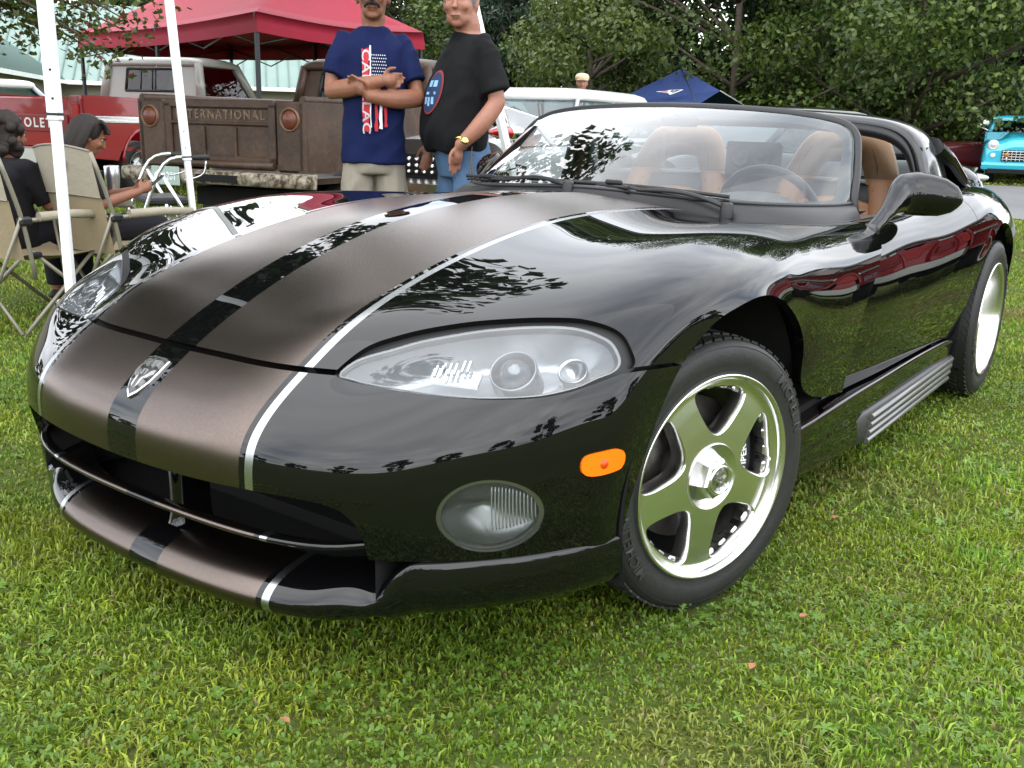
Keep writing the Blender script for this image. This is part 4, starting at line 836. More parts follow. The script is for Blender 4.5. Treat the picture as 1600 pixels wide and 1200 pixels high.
# asphalt lane beyond the lawn on the right, with a worn shoulder
ra, rb = np.array(spot(1330, 15.6)), np.array(spot(2100, 10.6)); rc, rd = np.array(spot(2150, 20.0)), np.array(spot(1290, 24.5))
g = MB(); P = [ra+(np.array((0, 0, .006))), rb+np.array((0, 0, .006)), rc+np.array((0, 0, .006)), rd+np.array((0, 0, .006))]; g.add(P, [[0, 1, 2, 3]], smooth=False)
tag(g.build('road', ground_mat('asphalt', (.16, .16, .165), (.20, .20, .20), (.13, .13, .135), .5, 40., .9, .15)), kind='structure')
def blade_mat():
    m = bpy.data.materials.new('grass_blades'); m.use_nodes = True; nt = m.node_tree; N = nt.nodes; L = nt.links; b = N['Principled BSDF']; b.inputs['Roughness'].default_value = .40; b.inputs['Specular IOR Level'].default_value = .45
    at = N.new('ShaderNodeAttribute'); at.attribute_name = 'tint'; L.new(at.outputs['Color'], b.inputs['Base Color'])
    tl = N.new('ShaderNodeBsdfTranslucent'); L.new(at.outputs['Color'], tl.inputs[0]); mx = N.new('ShaderNodeMixShader'); mx.inputs[0].default_value = .35; out = N['Material Output']
    L.new(b.outputs[0], mx.inputs[1]); L.new(tl.outputs[0], mx.inputs[2]); L.new(mx.outputs[0], out.inputs[0]); return m
BLADE = blade_mat()
def fast_mesh(name, V, loops, starts, mat_, tint=None, smooth=False):
    me = bpy.data.meshes.new(name); me.vertices.add(len(V)); me.vertices.foreach_set('co', V.astype(np.float32).ravel()); me.loops.add(len(loops)); me.loops.foreach_set('vertex_index', loops.astype(np.int32))
    me.polygons.add(len(starts)); me.polygons.foreach_set('loop_start', starts.astype(np.int32))
    me.update(calc_edges=True); me.materials.append(mat_)
    if tint is not None:
        a = me.attributes.new('tint', 'FLOAT_COLOR', 'POINT'); a.data.foreach_set('color', np.concatenate([tint, np.ones((len(tint), 1))], 1).astype(np.float32).ravel())
    me.validate(); o = bpy.data.objects.new(name, me); COL.objects.link(o); return o
def vnoise(P, scale, seed):
    """cheap smooth value noise on 2D points"""
    rs = np.random.RandomState(seed); T = rs.rand(64, 64); q = P*scale; i = np.floor(q).astype(int); f = q-i; f = f*f*(3-2*f)
    def g_(a, b): return T[a % 64, b % 64]
    return (g_(i[:, 0], i[:, 1])*(1-f[:, 0])+g_(i[:, 0]+1, i[:, 1])*f[:, 0])*(1-f[:, 1])+(g_(i[:, 0], i[:, 1]+1)*(1-f[:, 0])+g_(i[:, 0]+1, i[:, 1]+1)*f[:, 0])*f[:, 1]
rng = np.random.RandomState(7)
def scatter(d0, d1, dens, halfw=.60, side=.25, inner=None):
    """random ground points in the wedge in front of the camera between distances d0 and d1"""
    area = (d1*d1-d0*d0)*(halfw+side*.3); n = int(area*dens); d = np.sqrt(rng.uniform(d0*d0, d1*d1, n)); l = d*(rng.uniform(-halfw, halfw, n) if inner is None else rng.uniform(inner, halfw, n)*np.where(rng.rand(n) < .5, -1, 1))
    return CAM_POS[None, :2]+HDIR[None, :2]*d[:, None]+HRT[None, :2]*l[:, None]
def keep_off(P):
    """no blades inside tyres' prints or under the middle of the car"""
    bad = (np.abs(P[:, 0]) < .5) & (P[:, 1] > -.1) & (P[:, 1] < 3.2)
    for cx, cy in ((.76, -.03), (-.76, 0), (.79, 2.444), (-.79, 2.444)): bad |= (np.abs(P[:, 0]-cx) < .13) & (np.abs(P[:, 1]-cy) < .07)
    e = (rb-ra)[:2]; w = P-ra[:2]; near = e[0]*w[:, 1]-e[1]*w[:, 0]; e2 = (rc-rd)[:2]; w2 = P-rd[:2]; far_ = e2[0]*w2[:, 1]-e2[1]*w2[:, 0]; bad |= (near > 0) & (far_ < 0) & ((P-CAM_POS[:2])@HRT[:2] > 4.)
    return P[~bad]
def grass_zone(P, hmin, hmax, w, lean=.9):
    n = len(P); h = .66*rng.uniform(hmin, hmax, n)*(.55+.9*vnoise(P, 2.3, 1))*(.7+.6*vnoise(P, 9., 2)); a = rng.uniform(0, 2*math.pi, n); ln = rng.uniform(.15, lean, n)*h*(.6+.8*vnoise(P, 5., 5)); ww = w*rng.uniform(.6, 1.3, n)
    dx, dy = np.cos(a), np.sin(a); tw = rng.uniform(0, 2*math.pi, n); sx, sy = np.cos(tw)*ww/2, np.sin(tw)*ww/2; z0 = np.zeros(n)-.004
    V = np.empty((n, 5, 3)); x, y = P[:, 0], P[:, 1]
    V[:, 0] = np.stack([x-sx, y-sy, z0], 1); V[:, 1] = np.stack([x+sx, y+sy, z0], 1)
    mx_, my_ = x+dx*ln*.35, y+dy*ln*.35; V[:, 2] = np.stack([mx_+sx*.85, my_+sy*.85, h*.6], 1); V[:, 3] = np.stack([mx_-sx*.85, my_-sy*.85, h*.6], 1)
    V[:, 4] = np.stack([x+dx*ln, y+dy*ln, h*np.clip(1.05-.35*(ln/h), .4, 1)], 1)
    base = np.arange(n)[:, None]*5; loops = (base+np.array([0, 1, 2, 3, 3, 2, 4])[None]).ravel(); st = (np.arange(n)[:, None]*7+np.array([0, 4])[None]).ravel()
    t1 = vnoise(P, 1.1, 11); t2 = rng.rand(n); t3 = vnoise(P, 6., 12)
    t2 = t2**1.5; c = np.stack([.115+.25*t2+.07*(t3-.5), .185+.29*t2+.08*(t1-.5), .012+.040*t2], 1)
    dry = (rng.rand(n) < .04+.09*np.clip(t1-.55, 0, 1)*2)[:, None]; c = np.where(dry, np.stack([.26+.08*t2, .22+.06*t2, .085+.03*t2], 1), c)
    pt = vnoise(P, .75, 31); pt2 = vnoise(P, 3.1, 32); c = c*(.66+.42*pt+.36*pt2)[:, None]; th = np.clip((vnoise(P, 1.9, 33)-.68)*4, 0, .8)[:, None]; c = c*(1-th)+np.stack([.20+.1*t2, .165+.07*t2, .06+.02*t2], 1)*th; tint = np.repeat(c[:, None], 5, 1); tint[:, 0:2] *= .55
    return V.reshape(-1, 3), loops, st, tint.reshape(-1, 3)
def join_zones(Z):
    V, Lp, S, T = [], [], [], []; vo = lo = 0
    for v, l, s, t in Z: V.append(v); Lp.append(l+vo); S.append(s+lo); T.append(t); vo += len(v); lo += len(l)
    return np.concatenate(V), np.concatenate(Lp), np.concatenate(S), np.concatenate(T)
Z = [grass_zone(keep_off(scatter(.7, 5.5, 1100, 1.5, inner=.59)), .014, .040, .0105, 1.4), grass_zone(keep_off(scatter(5.5, 14., 130, 1.3, inner=.59)), .02, .055, .022, 1.2), grass_zone(keep_off(scatter(1.15, 2.6, 15500)), .010, .034, .0054, 1.6), grass_zone(keep_off(scatter(1.15, 2.6, 2600)), .020, .046, .0034, .9), grass_zone(keep_off(scatter(2.6, 4.6, 7600)), .012, .038, .0060, 1.5), grass_zone(keep_off(scatter(4.6, 8.5, 2400)), .018, .048, .0075, 1.2), grass_zone(keep_off(scatter(8.5, 18., 420)), .025, .065, .016), grass_zone(keep_off(scatter(18., 44., 55)), .03, .08, .045)]
V_, L_, S_, T_ = join_zones(Z); print('grass blades', len(V_)//5)
tag(fast_mesh('grass', V_, L_, S_, BLADE, T_), 'short mown green grass with dry wisps covering the ground', 'grass', kind='stuff')
def leaf_zone(P, size, kind):
    """clover: three round leaflets on a stalk; weed: a rosette of broad pointed leaves"""
    n = len(P); Vs, Ls, Ss, Ts = [], [], [], []; vo = lo = 0
    for i in range(n):
        x, y = P[i]; h = rnd(.018, .046) if kind == 'clover' else rnd(.006, .02); a0 = rnd(0, 6.28); k = 3 if kind == 'clover' else random.randint(4, 7); s = size*rnd(.6, 1.25); tl = rnd(-.35, .35); tl2 = rnd(-.35, .35); br = rnd(.75, 1.2)
        col = np.array([.095, .175, .020])*br if kind == 'clover' else np.array([.15, .27, .04])*br
        for j in range(k):
            a = a0+2*math.pi*j/k+rnd(-.2, .2); ca, sa = math.cos(a), math.sin(a)
            if kind == 'clover': pr = [(0, 0), (.45, .34), (.85, .40), (1.0, .18), (.95, 0), (1.0, -.18), (.85, -.40), (.45, -.34)]
            else: pr = [(0, .05), (.4, .17), (.7, .20), (1.0, .0), (.7, -.20), (.4, -.17), (0, -.05)]
            L_len = s*(1 if kind == 'clover' else rnd(1.2, 2.2)); q = []
            for u, v in pr:
                px_, py_ = (u*ca-v*sa)*L_len, (u*sa+v*ca)*L_len; q.append((x+px_, y+py_, h+px_*tl+py_*tl2+(.004*u if kind == 'clover' else .4*L_len*u*(1-u)*1.6)))
            Vs += q; m = len(q); Ls += list(range(vo, vo+m)); Ss.append(lo); vo += m; lo += m; cc = col*rnd(.85, 1.15); Ts += [tuple(cc)]*m
    return np.array(Vs), np.array(Ls), np.array(Ss), np.array(Ts)
Pc = keep_off(scatter(1.2, 4.2, 1500)); Pc = Pc[vnoise(Pc, 1.6, 21)+.25*rng.rand(len(Pc)) > .74]
Pw = keep_off(scatter(1.2, 3.8, 60))
Zc = [leaf_zone(Pc, .0095, 'clover'), leaf_zone(Pw, .010, 'weed')]; V_, L_, S_, T_ = join_zones(Zc); print('clover', len(Pc), len(Pw))
tag(fast_mesh('clover', V_, L_, S_, BLADE, T_), 'clover and broad-leaved weeds scattered through the short grass', 'clover', kind='stuff')
# a few fallen brown leaves
for k, (px_, py_) in enumerate(((1305, 808), (1255, 962), (446, 1125), (1175, 1040))):
    d = np.array(_fw)+_r2*(px_-800)/FPX+_u2*(600-py_)/FPX; t = (.03-CAM_POS[2])/d[2]; p = CAM_POS+d*t; a = rnd(0, 6); s = .012
    mb = MB(); Q = [(1.2, 0), (.5, .55), (-.2, .6), (-1., .1), (-.3, -.55), (.5, -.5)]; mb.add([(s*(u*math.cos(a)-v*math.sin(a)), s*(u*math.sin(a)+v*math.cos(a)), s*.35*abs(v)) for u, v in Q], [list(range(6))], smooth=False)
    o = mb.build('fallen_leaf', mat('dead_leaf', (.34, .14, .07), .7)); o.location = tuple(p)
    tag(o, ['small reddish-brown dead leaf in the grass right of the front wheel', 'small brown dead leaf in the grass below the front wheel', 'small brown dead leaf at the bottom left of the lawn', 'small brown dead leaf in the foreground grass right of centre'][k], 'leaf', 'fallen leaves in the grass')
# ------------------------------------------------------------------ trees
BARK = mat('bark', (.055, .042, .03), .9, noise=(6, .5, (.11, .09, .07)), bump=(18, .6))
def leaf_mat(name):
    m = BLADE.copy(); m.name = name; return m
LEAF = leaf_mat('tree_leaves')
def make_tree(name, label, loc, H, rad, nleaf, lsize, c0, c1, kind='broad', base=.5, seed=1, group='trees behind the show field', cat='tree', nclump=64, trunk_r=.13, squash=1.):
    """trunk and limbs (one mesh), crown of leaf-sized faces grouped in clumps"""
    rs = np.random.RandomState(seed); random.seed(seed); root = empty(name, loc, 0, label, cat, group)
    mb = MB(); tp = curve([(0, 0, -.1), (rs.uniform(-.1, .1), rs.uniform(-.1, .1), H*.3), (rs.uniform(-.3, .3), rs.uniform(-.3, .3), H*.6), (rs.uniform(-.3, .3), 0, H*.93)], 12); mb.tube(tp, list(np.linspace(trunk_r, .03, 12)), 9)
    C = []
    for k in range(nclump):
        if kind == 'broad':
            t = rs.beta(1.15, 1.1); z = base+(H-base)*t; prof = math.sqrt(max(.03, 1-((t-.42)/.62)**2)); a = rs.uniform(0, 2*math.pi); r_ = rad*prof*math.sqrt(rs.uniform(.25, 1)); cr = rad*rs.uniform(.20, .36)
        else:
            t = rs.uniform(0, 1)**1.3; z = base+(H-base)*t; a = rs.uniform(0, 2*math.pi); r_ = rad*(1-t)**.8*rs.uniform(.45, 1); cr = rad*rs.uniform(.14, .24)*(1.25-.7*t)
        c = np.array([r_*math.cos(a), r_*math.sin(a)*squash, z]); C.append((c, cr))
        if k % 2 == 0: j = min(11, max(1, int(11*max(0, z-H*.12)/H))); mb.tube([tp[j], (tp[j]*.4+c*.6)+np.array([0, 0, -.1]), c], [max(.02, .09*(1-z/H)+.03), .04, .012], 6)
    mb.build('trunk', BARK, root)
    per = nleaf//nclump; Vs, Ts = [], []
    for c, cr in C:
        u = rs.normal(size=(per, 3)); u /= np.linalg.norm(u, axis=1)[:, None]; rr = cr*rs.uniform(.35, 1.05, per)**.6; fl = .72 if kind == 'broad' else .5
        p = c+u*rr[:, None]*np.array([1, 1, fl]); nrm = u*.7+rs.normal(size=(per, 3))*.55+np.array([0, 0, .35]); nrm /= np.linalg.norm(nrm, axis=1)[:, None]
        t1 = np.cross(nrm, rs.normal(size=(per, 3))); t1 /= np.linalg.norm(t1, axis=1)[:, None]; t2 = np.cross(nrm, t1); s = lsize*rs.uniform(.55, 1.35, per)[:, None]; asp = (.55 if kind == 'broad' else .22)
        q = np.stack([p-t1*s, p+t2*s*asp-t1*s*.1, p+t1*s, p-t2*s*asp-t1*s*.1], 1); Vs.append(q.reshape(-1, 3))
        f = rs.uniform(0, 1, per)**1.2; bri = rs.uniform(.72, 1.18)*(.8+.4*rs.rand(per)); col = (np.array(c0)[None]*(1-f[:, None])+np.array(c1)[None]*f[:, None])*bri[:, None]; Ts.append(np.repeat(col, 4, 0))
    V = np.concatenate(Vs); T = np.concatenate(Ts); n = len(V)//4
    o = fast_mesh('crown', V, np.arange(4*n), np.arange(n)*4, LEAF, T); o.parent = root
    return root
G0, G1 = (.036, .078, .013), (.145, .200, .038)      # mid green
D0, D1 = (.019, .046, .011), (.060, .105, .026)      # dark green
P0, P1 = (.022, .050, .028), (.060, .095, .050)      # pine
def T(name, label, px, depth, H, rad, n, ls, c0, c1, **k): return make_tree(name, label, spot(px, depth), H, rad, n, ls, c0, c1, **k)
T('broadleaf_tree', 'big leafy tree at the right edge behind the turquoise pickup', 1620, 31, 13, 5.2, 36000, .092, D0, G1, seed=3, base=.3)
T('broadleaf_tree', 'dense dark green tree left of the turquoise pickup, above the black roadster tail', 1400, 29, 13, 5.0, 46000, .085, G0, G1, seed=4, base=.2)
T('broadleaf_tree', 'tall light green tree rising behind the windshield and blue canopy', 1130, 30, 14, 5.4, 48000, .085, G0, (.11, .15, .035), seed=5, base=.3)
T('broadleaf_tree', 'yellow-green young tree between the pine and the blue canopy', 905, 28, 4.6, 2.6, 15000, .075, (.05, .085, .016), (.13, .17, .035), seed=6, base=.2, nclump=30)
T('pine_tree', 'blue-green pine tree standing right of the man in the black T-shirt', 815, 33, 11, 3.6, 22000, .13, P0, P1, kind='pine', seed=7, base=.3, nclump=60)
T('broadleaf_tree', 'dark tree seen between the two standing men', 655, 36, 6.2, 3.2, 18000, .095, D0, G1, seed=8, base=.3)
T('broadleaf_tree', 'tree in the gap left of the pine, top edge against pale sky', 735, 38, 6.6, 3.0, 16000, .095, G0, G1, seed=9, base=.3)
T('broadleaf_tree', 'deep green tree filling the back row between the pine and the tall light tree', 985, 36, 12, 4.6, 22000, .12, D0, D1, seed=10, base=.3)
T('broadleaf_tree', 'deep green tree in the back row right of the tall light tree', 1270, 37, 13, 5.0, 22000, .12, D0, D1, seed=12, base=.3)
T('broadleaf_tree', 'deep green tree in the back row at the far right edge', 1530, 39, 13, 5.2, 18000, .125, D0, D1, seed=13, base=.3)
for k, (px_, lb) in enumerate(((700, 'far dark tree closing the gap behind the two standing men'), (890, 'far dark tree behind the pine on its right'), (1080, 'far dark tree closing the row behind the blue canopy'), (1200, 'far dark tree in the third row above the windshield header'), (1370, 'far dark tree in the third row above the steering wheel side'), (1480, 'far dark tree in the third row above the turquoise pickup mirror'), (1640, 'far dark tree in the third row at the right edge'))):
    T('broadleaf_tree', lb, px_, 45, 13 if px_ > 850 else 6.0, 5.6 if px_ > 850 else 3.4, 9000, .26, (.014, .032, .009), (.035, .062, .018), seed=90+k, base=.2, nclump=60)
# low hedge of saplings closing the foot of the row
for k, (px_, lb) in enumerate(((1500, 'low dark bush below the trees left of the turquoise pickup'), (1330, 'low bush under the trees behind the roadster'), (1190, 'low bush behind the blue canopy on its right'), (960, 'low bush behind the cap man on his right'), (1640, 'low bush at the right edge behind the turquoise pickup'))):
    T('bush', lb, px_, 30.5, 2.8, 2.4, 7000, .075, D0, G1, seed=30+k, base=.05, nclump=22, trunk_r=.06, group='bushes at the foot of the trees', cat='bush')
# maple whose branch hangs in at the top left
mp = spot(-170, 9.3)
tr = empty('maple_tree', mp, 0, 'maple branch with green and reddening leaves hanging in at the top left', 'tree')
mb = MB(); mb.tube(curve([(0, 0, 0), (.05, .05, 1.6), (0, .1, 3.2), (.1, 0, 5.)], 10), list(np.linspace(.20, .08, 10)), 10)
rs = np.random.RandomState(5); Vs, Ts = [], []
hr_ = np.array([HRT[0], HRT[1], 0])
for b in range(26):
    z0 = rs.uniform(2.0, 3.2); L_ = rs.uniform(.8, 2.35); sp = rs.uniform(-.9, .9); p0 = np.array([0, 0, z0]); p2 = hr_*L_+HDIR*sp*.8+np.array([0, 0, z0-.05-rs.uniform(.1, .75)*(L_/2.2)]); p1 = (p0+p2)/2+np.array([0, 0, .2])
    if b % 2 == 0: mb.tube(curve([p0, p1, p2], 8), list(np.linspace(.035, .005, 8)), 5)
    for k in range(110):
        t = rs.uniform(.25, 1.08); c = (1-t)**2*p0+2*t*(1-t)*p1+t*t*p2+rs.normal(size=3)*np.array([.16, .16, .11]); nn = rs.normal(size=3)*.6+np.array([0, 0, .9]); nn /= np.linalg.norm(nn); t1 = np.cross(nn, rs.normal(size=3)); t1 /= np.linalg.norm(t1); t2 = np.cross(nn, t1); s = rs.uniform(.03, .062)
        for lobe in range(3):
            a = (lobe-1)*.85; d = t1*math.cos(a)+t2*math.sin(a); e = -t1*math.sin(a)+t2*math.cos(a); k_ = 1. if lobe == 1 else .75; Vs += [c-t1*s*.25, c+d*s*.55*k_+e*s*.27, c+d*s*1.15*k_, c+d*s*.55*k_-e*s*.27]
            f = rs.rand(); col = np.array([.035, .06, .012])*(1-f)+np.array([.10, .13, .025])*f
            if rs.rand() < .07: col = np.array([.30, .05, .025])
            Ts += [col]*4
V = np.array(Vs); n = len(V)//4; mb.build('trunk', BARK, tr); o = fast_mesh('crown', V, np.arange(4*n), np.arange(n)*4, LEAF, np.array(Ts)); o.parent = tr
# its high crown, above the picture but mirrored in the bonnet
rs = np.random.RandomState(15); Vs, Ts = [], []
for k in range(85):
    t = rs.uniform(0, 1); a = rs.uniform(0, 2*math.pi); r_ = 5.0*math.sqrt(max(.05, 1-((t-.35)/.75)**2))*math.sqrt(rs.uniform(.1, 1)); c = np.array([r_*math.cos(a)-.6*HRT[0], r_*math.sin(a)-.6*HRT[1], 3.9+6.5*t]); cr = rs.uniform(.9, 1.45); per = 260
    u = rs.normal(size=(per, 3)); u /= np.linalg.norm(u, axis=1)[:, None]; p_ = c+u*cr*rs.uniform(.4, 1.05, per)[:, None]; nn = u+rs.normal(size=(per, 3))*.6; nn /= np.linalg.norm(nn, axis=1)[:, None]; t1 = np.cross(nn, rs.normal(size=(per, 3))); t1 /= np.linalg.norm(t1, axis=1)[:, None]; t2 = np.cross(nn, t1); s_ = rs.uniform(.10, .20, per)[:, None]
    Vs.append(np.stack([p_-t1*s_, p_+t2*s_*.6, p_+t1*s_, p_-t2*s_*.6], 1).reshape(-1, 3)); Ts.append(np.repeat(np.array([[.045, .085, .018]])*rs.uniform(.5, 1.4, (per, 1)), 4, 0))
V = np.concatenate(Vs); n = len(V)//4; o = fast_mesh('crown', V, np.arange(4*n), np.arange(n)*4, LEAF, np.concatenate(Ts)); o.parent = tr
for k, (px_, d_, h_) in enumerate(((-420, 62, 15), (-180, 74, 17), (60, 80, 18), (330, 84, 16))): T('broadleaf_tree', ['tall tree left of the building, outside the left edge', 'tall tree behind the left end of the building roof', 'tall tree rising behind the building above the red tailgate', 'tall tree behind the building above the crimson canopy'][k], px_, d_, h_, 8., 6000, .5, D0, G1, seed=140+k, base=1., nclump=50, trunk_r=.4)
# tree line round the rest of the field (behind the photographer and to the sides; it shows in the paint)
for k in range(16):
    a = R(52+k*17); d = 58+7*math.sin(k*2.1); az = a+YAW
    p = CAM_POS[:2]+np.array([math.sin(az), math.cos(az)])*d
    make_tree('field_tree', 'far field tree mirrored in the paint, '+['first from the right', 'second from the right', 'third from the right', 'fourth from the right', 'fifth from the right', 'sixth from the right', 'seventh from the right', 'eighth from the right', 'eighth from the left', 'seventh from the left', 'sixth from the left', 'fifth from the left', 'fourth from the left', 'third from the left', 'second from the left', 'first from the left'][k], (p[0], p[1], 0), 7.5+2.*math.sin(k*1.7), 4.6, 2200, .42, D0, G1, seed=60+k, base=.2, nclump=26, group='trees around the field')
# ------------------------------------------------------------------ other vehicles (local frame: +Y = forward, origin on the ground under the middle)
CARGLASS = glass_mat('car_glass', (.55, .66, .66), 1.3)
TYREB = mat('old_tyre', (.015, .015, .015), .7)
def vehicle(name, label, px, depth, phi, cat, group=None):
    """phi: heading, degrees to the right of the view direction"""
    a = math.atan2(HDIR[0], HDIR[1])+R(phi); return empty(name, spot(px, depth), -a, label, cat, group)
def veh_at(name, label, loc, rz, cat, group=None): return empty(name, loc, rz, label, cat, group)
def simple_wheel(root, x, y, r, w, rimmat, style='steel', ww=False, front=False):
    s = 1 if x > 0 else -1; mb = MB().lathe([(r*.62, -.01), (r*.64, .012), (r*.80, .018), (r*.93, .008), (r, -.02), (r, -w+.02), (r*.93, -w), (r*.6, -w)], 36, 'X'); flip = Matrix.Scale(s, 4)
    e = bpy.data.objects.new('wheel', None); COL.objects.link(e); e.parent = root; e.location = (x, y, r); e.rotation_euler = (0, 0, 0 if s > 0 else math.pi)
    mb.build('tyre', TYREB, e, recalc=True)
    if ww: MB().lathe([(r*.70, .0165), (r*.72, .0185), (r*.80, .0205), (r*.82, .018)], 36, 'X').build('whitewall', mat('whitewall', (.75, .75, .72), .6), e, recalc=True)
    mb = MB().lathe([(r*.645, .012), (r*.62, .014), (r*.59, .0), (r*.50, -.035), (r*.30, -.03), (r*.28, -.012), (r*.15, .004), (0, .006)], 30, 'X'); mb.build('rim', rimmat, e, recalc=True)
    if style == 'rally':
        mb = MB()
        for k in range(5):
            a = 2*math.pi*k/5; mb.box((-.022, r*.45*math.cos(a), r*.45*math.sin(a)), (.02, .05, .03), rot=Matrix.Rotation(a, 3, 'X'), bevel=.008)
        mb.build('vent', DARK, e)
    return e
def rrect(hx, hy, r, n=5):
    P = []
    for cx, cy, a0 in ((hx-r, hy-r, 0), (-hx+r, hy-r, 90), (-hx+r, -hy+r, 180), (hx-r, -hy+r, 270)):
        for k in range(n+1): a = R(a0+90*k/n); P.append((cx+r*math.cos(a), cy+r*math.sin(a)))
    return P
def slab(root, name, m, prof, x0, x1, bev=.0, taper=0.):
    """side profile [(y,z)...] swept across x0..x1 with rounded-in edges"""
    mb = MB(); rings = []; cy = sum(p[0] for p in prof)/len(prof); cz = sum(p[1] for p in prof)/len(prof)
    xs = [(x0, 1), (x0+bev*.3, .4), (x0+bev, 0), (x1-bev, 0), (x1-bev*.3, .4), (x1, 1)] if bev else [(x0, 0), (x1, 0)]
    for x, k in xs: rings.append([(x, p[0]+(cy-p[0])*bev*k*.5, p[1]+(cz-p[1])*bev*k*.8) for p in prof])
    mb.smooth = False; mb.loft(rings); return mb.build(name, m, root, recalc=True)
def bar(root, name, m, a, b, w, d=None):
    mb = MB().tube([a, b], w, 8, flat=(d or 1)); return mb.build(name, m, root)
def quadp(root, name, m, P):
    mb = MB(); mb.add(P, [list(range(len(P)))], smooth=False); return mb.build(name, m, root)
def inner_rect(P, t):
    """shrink a quad towards its centre by t metres along its edges"""
    c = sum(np.array(p) for p in P)/len(P); return [tuple(np.array(p)+(c-np.array(p))*t/np.linalg.norm(c-np.array(p))) for p in P]
def cab(root, yb, yf, zbelt, zroof, hw_b, hw_t, roofm, bodym, back_in=.03, front_rake=.42, rear_rake=.06, thick=.05, glass=None, solid_rear=None):
    """pillars, roof, glazed openings; returns the roof"""
    glass = glass or CARGLASS
    bl = [(-hw_b, yb, zbelt), (hw_b, yb, zbelt), (hw_b, yf, zbelt), (-hw_b, yf, zbelt)]
    tp = [(-hw_t, yb+rear_rake, zroof), (hw_t, yb+rear_rake, zroof), (hw_t, yf-front_rake, zroof), (-hw_t, yf-front_rake, zroof)]
    for k in range(4): bar(root, 'pillar', bodym, bl[k], tp[k], thick)
    names = ['rear_window', 'side_window', 'windshield', 'side_window']
    for k in range(4):
        a, b, c, d = bl[k], bl[(k+1) % 4], tp[(k+1) % 4], tp[k]
        if k == 0 and solid_rear:
            A = [np.array(p) for p in (a, b, c, d)]; u0, u1, v0, v1 = solid_rear
            def pt(u, v): return (A[0]*(1-u)+A[1]*u)*(1-v)+(A[3]*(1-u)+A[2]*u)*v
            O = [pt(0, 0), pt(1, 0), pt(1, 1), pt(0, 1)]; I = [pt(u0, v0), pt(u1, v0), pt(u1, v1), pt(u0, v1)]
            mb = MB(); mb.add(O+I, [[0, 1, 5, 4], [1, 2, 6, 5], [2, 3, 7, 6], [3, 0, 4, 7]], smooth=False); mb.build('cab_back', solid_rear_m, root)
            w = quadp(root, 'rear_window', glass, [tuple(p) for p in I]); mb = MB(); I2 = I+[I[0]]
            for p, q in zip(I2[:-1], I2[1:]): mb.tube([p, q], .020, 6)
            mb.build('window_seal', RUBBER, w)
            for u in (.28, .5, .56): MB().tube([I[0]*(1-u)+I[1]*u, I[3]*(1-u)+I[2]*u], .012, 5).build('window_divider', RUBBER, w)
        else:
            w = quadp(root, names[k], glass, inner_rect([a, b, c, d], .02)); mb = MB(); Q = inner_rect([a, b, c, d], .03); Q.append(Q[0])
            for p, q in zip(Q[:-1], Q[1:]): mb.tube([p, q], .014, 5)
            mb.build('window_seal', RUBBER, w)
    mb = MB(); rings = []; ym = (yb+rear_rake+yf-front_rake)/2; hy = (yf-front_rake-yb-rear_rake)/2
    for dz, e, r_ in ((-.035, .045, .06), (.0, .06, .10), (.045, .045, .16), (.08, -.03, .22), (.098, -.18, .25), (.102, -.4, .2)):
        rings.append([(x, ym+y, zroof+dz) for x, y in rrect(max(.05, hw_t+e), max(.05, hy+e), min(r_, hw_t+e-.01, hy+e-.01) if hy+e > .06 else .02)])
    mb.loft(rings, flip=True); return mb.build('roof', roofm, root, recalc=True)
# --- rusty pickup
RUST = mat('rusty_steel', (.024, .013, .008), .5, noise=(3.2, .45, (.070, .037, .020)), bump=(26, .35))
def rust_streaks(m):
    nt = m.node_tree; N = nt.nodes; L = nt.links; b = N['Principled BSDF']; src = b.inputs['Base Color'].links[0].from_socket; tc = N.new('ShaderNodeTexCoord'); mp_ = N.new('ShaderNodeMapping'); mp_.inputs['Scale'].default_value = (3.2, 3.2, 1.8); L.new(tc.outputs['Object'], mp_.inputs[0])
    n = N.new('ShaderNodeTexNoise'); n.inputs['Scale'].default_value = 2.2; n.inputs['Detail'].default_value = 9; n.inputs['Roughness'].default_value = .7; L.new(mp_.outputs[0], n.inputs['Vector']); r = N.new('ShaderNodeValToRGB'); r.color_ramp.elements[0].position = .52; r.color_ramp.elements[1].position = .72; L.new(n.outputs[0], r.inputs[0])
    mx = N.new('ShaderNodeMix'); mx.data_type = 'RGBA'; L.new(r.outputs[0], mx.inputs['Factor']); L.new(src, mx.inputs['A']); mx.inputs['B'].default_value = (.085, .055, .034, 1); L.new(mx.outputs['Result'], b.inputs['Base Color'])
rust_streaks(RUST)
RUST2 = mat('rusty_chipped', (.060, .038, .022), .8, noise=(16, .18, (.34, .30, .23)), bump=(40, .5))
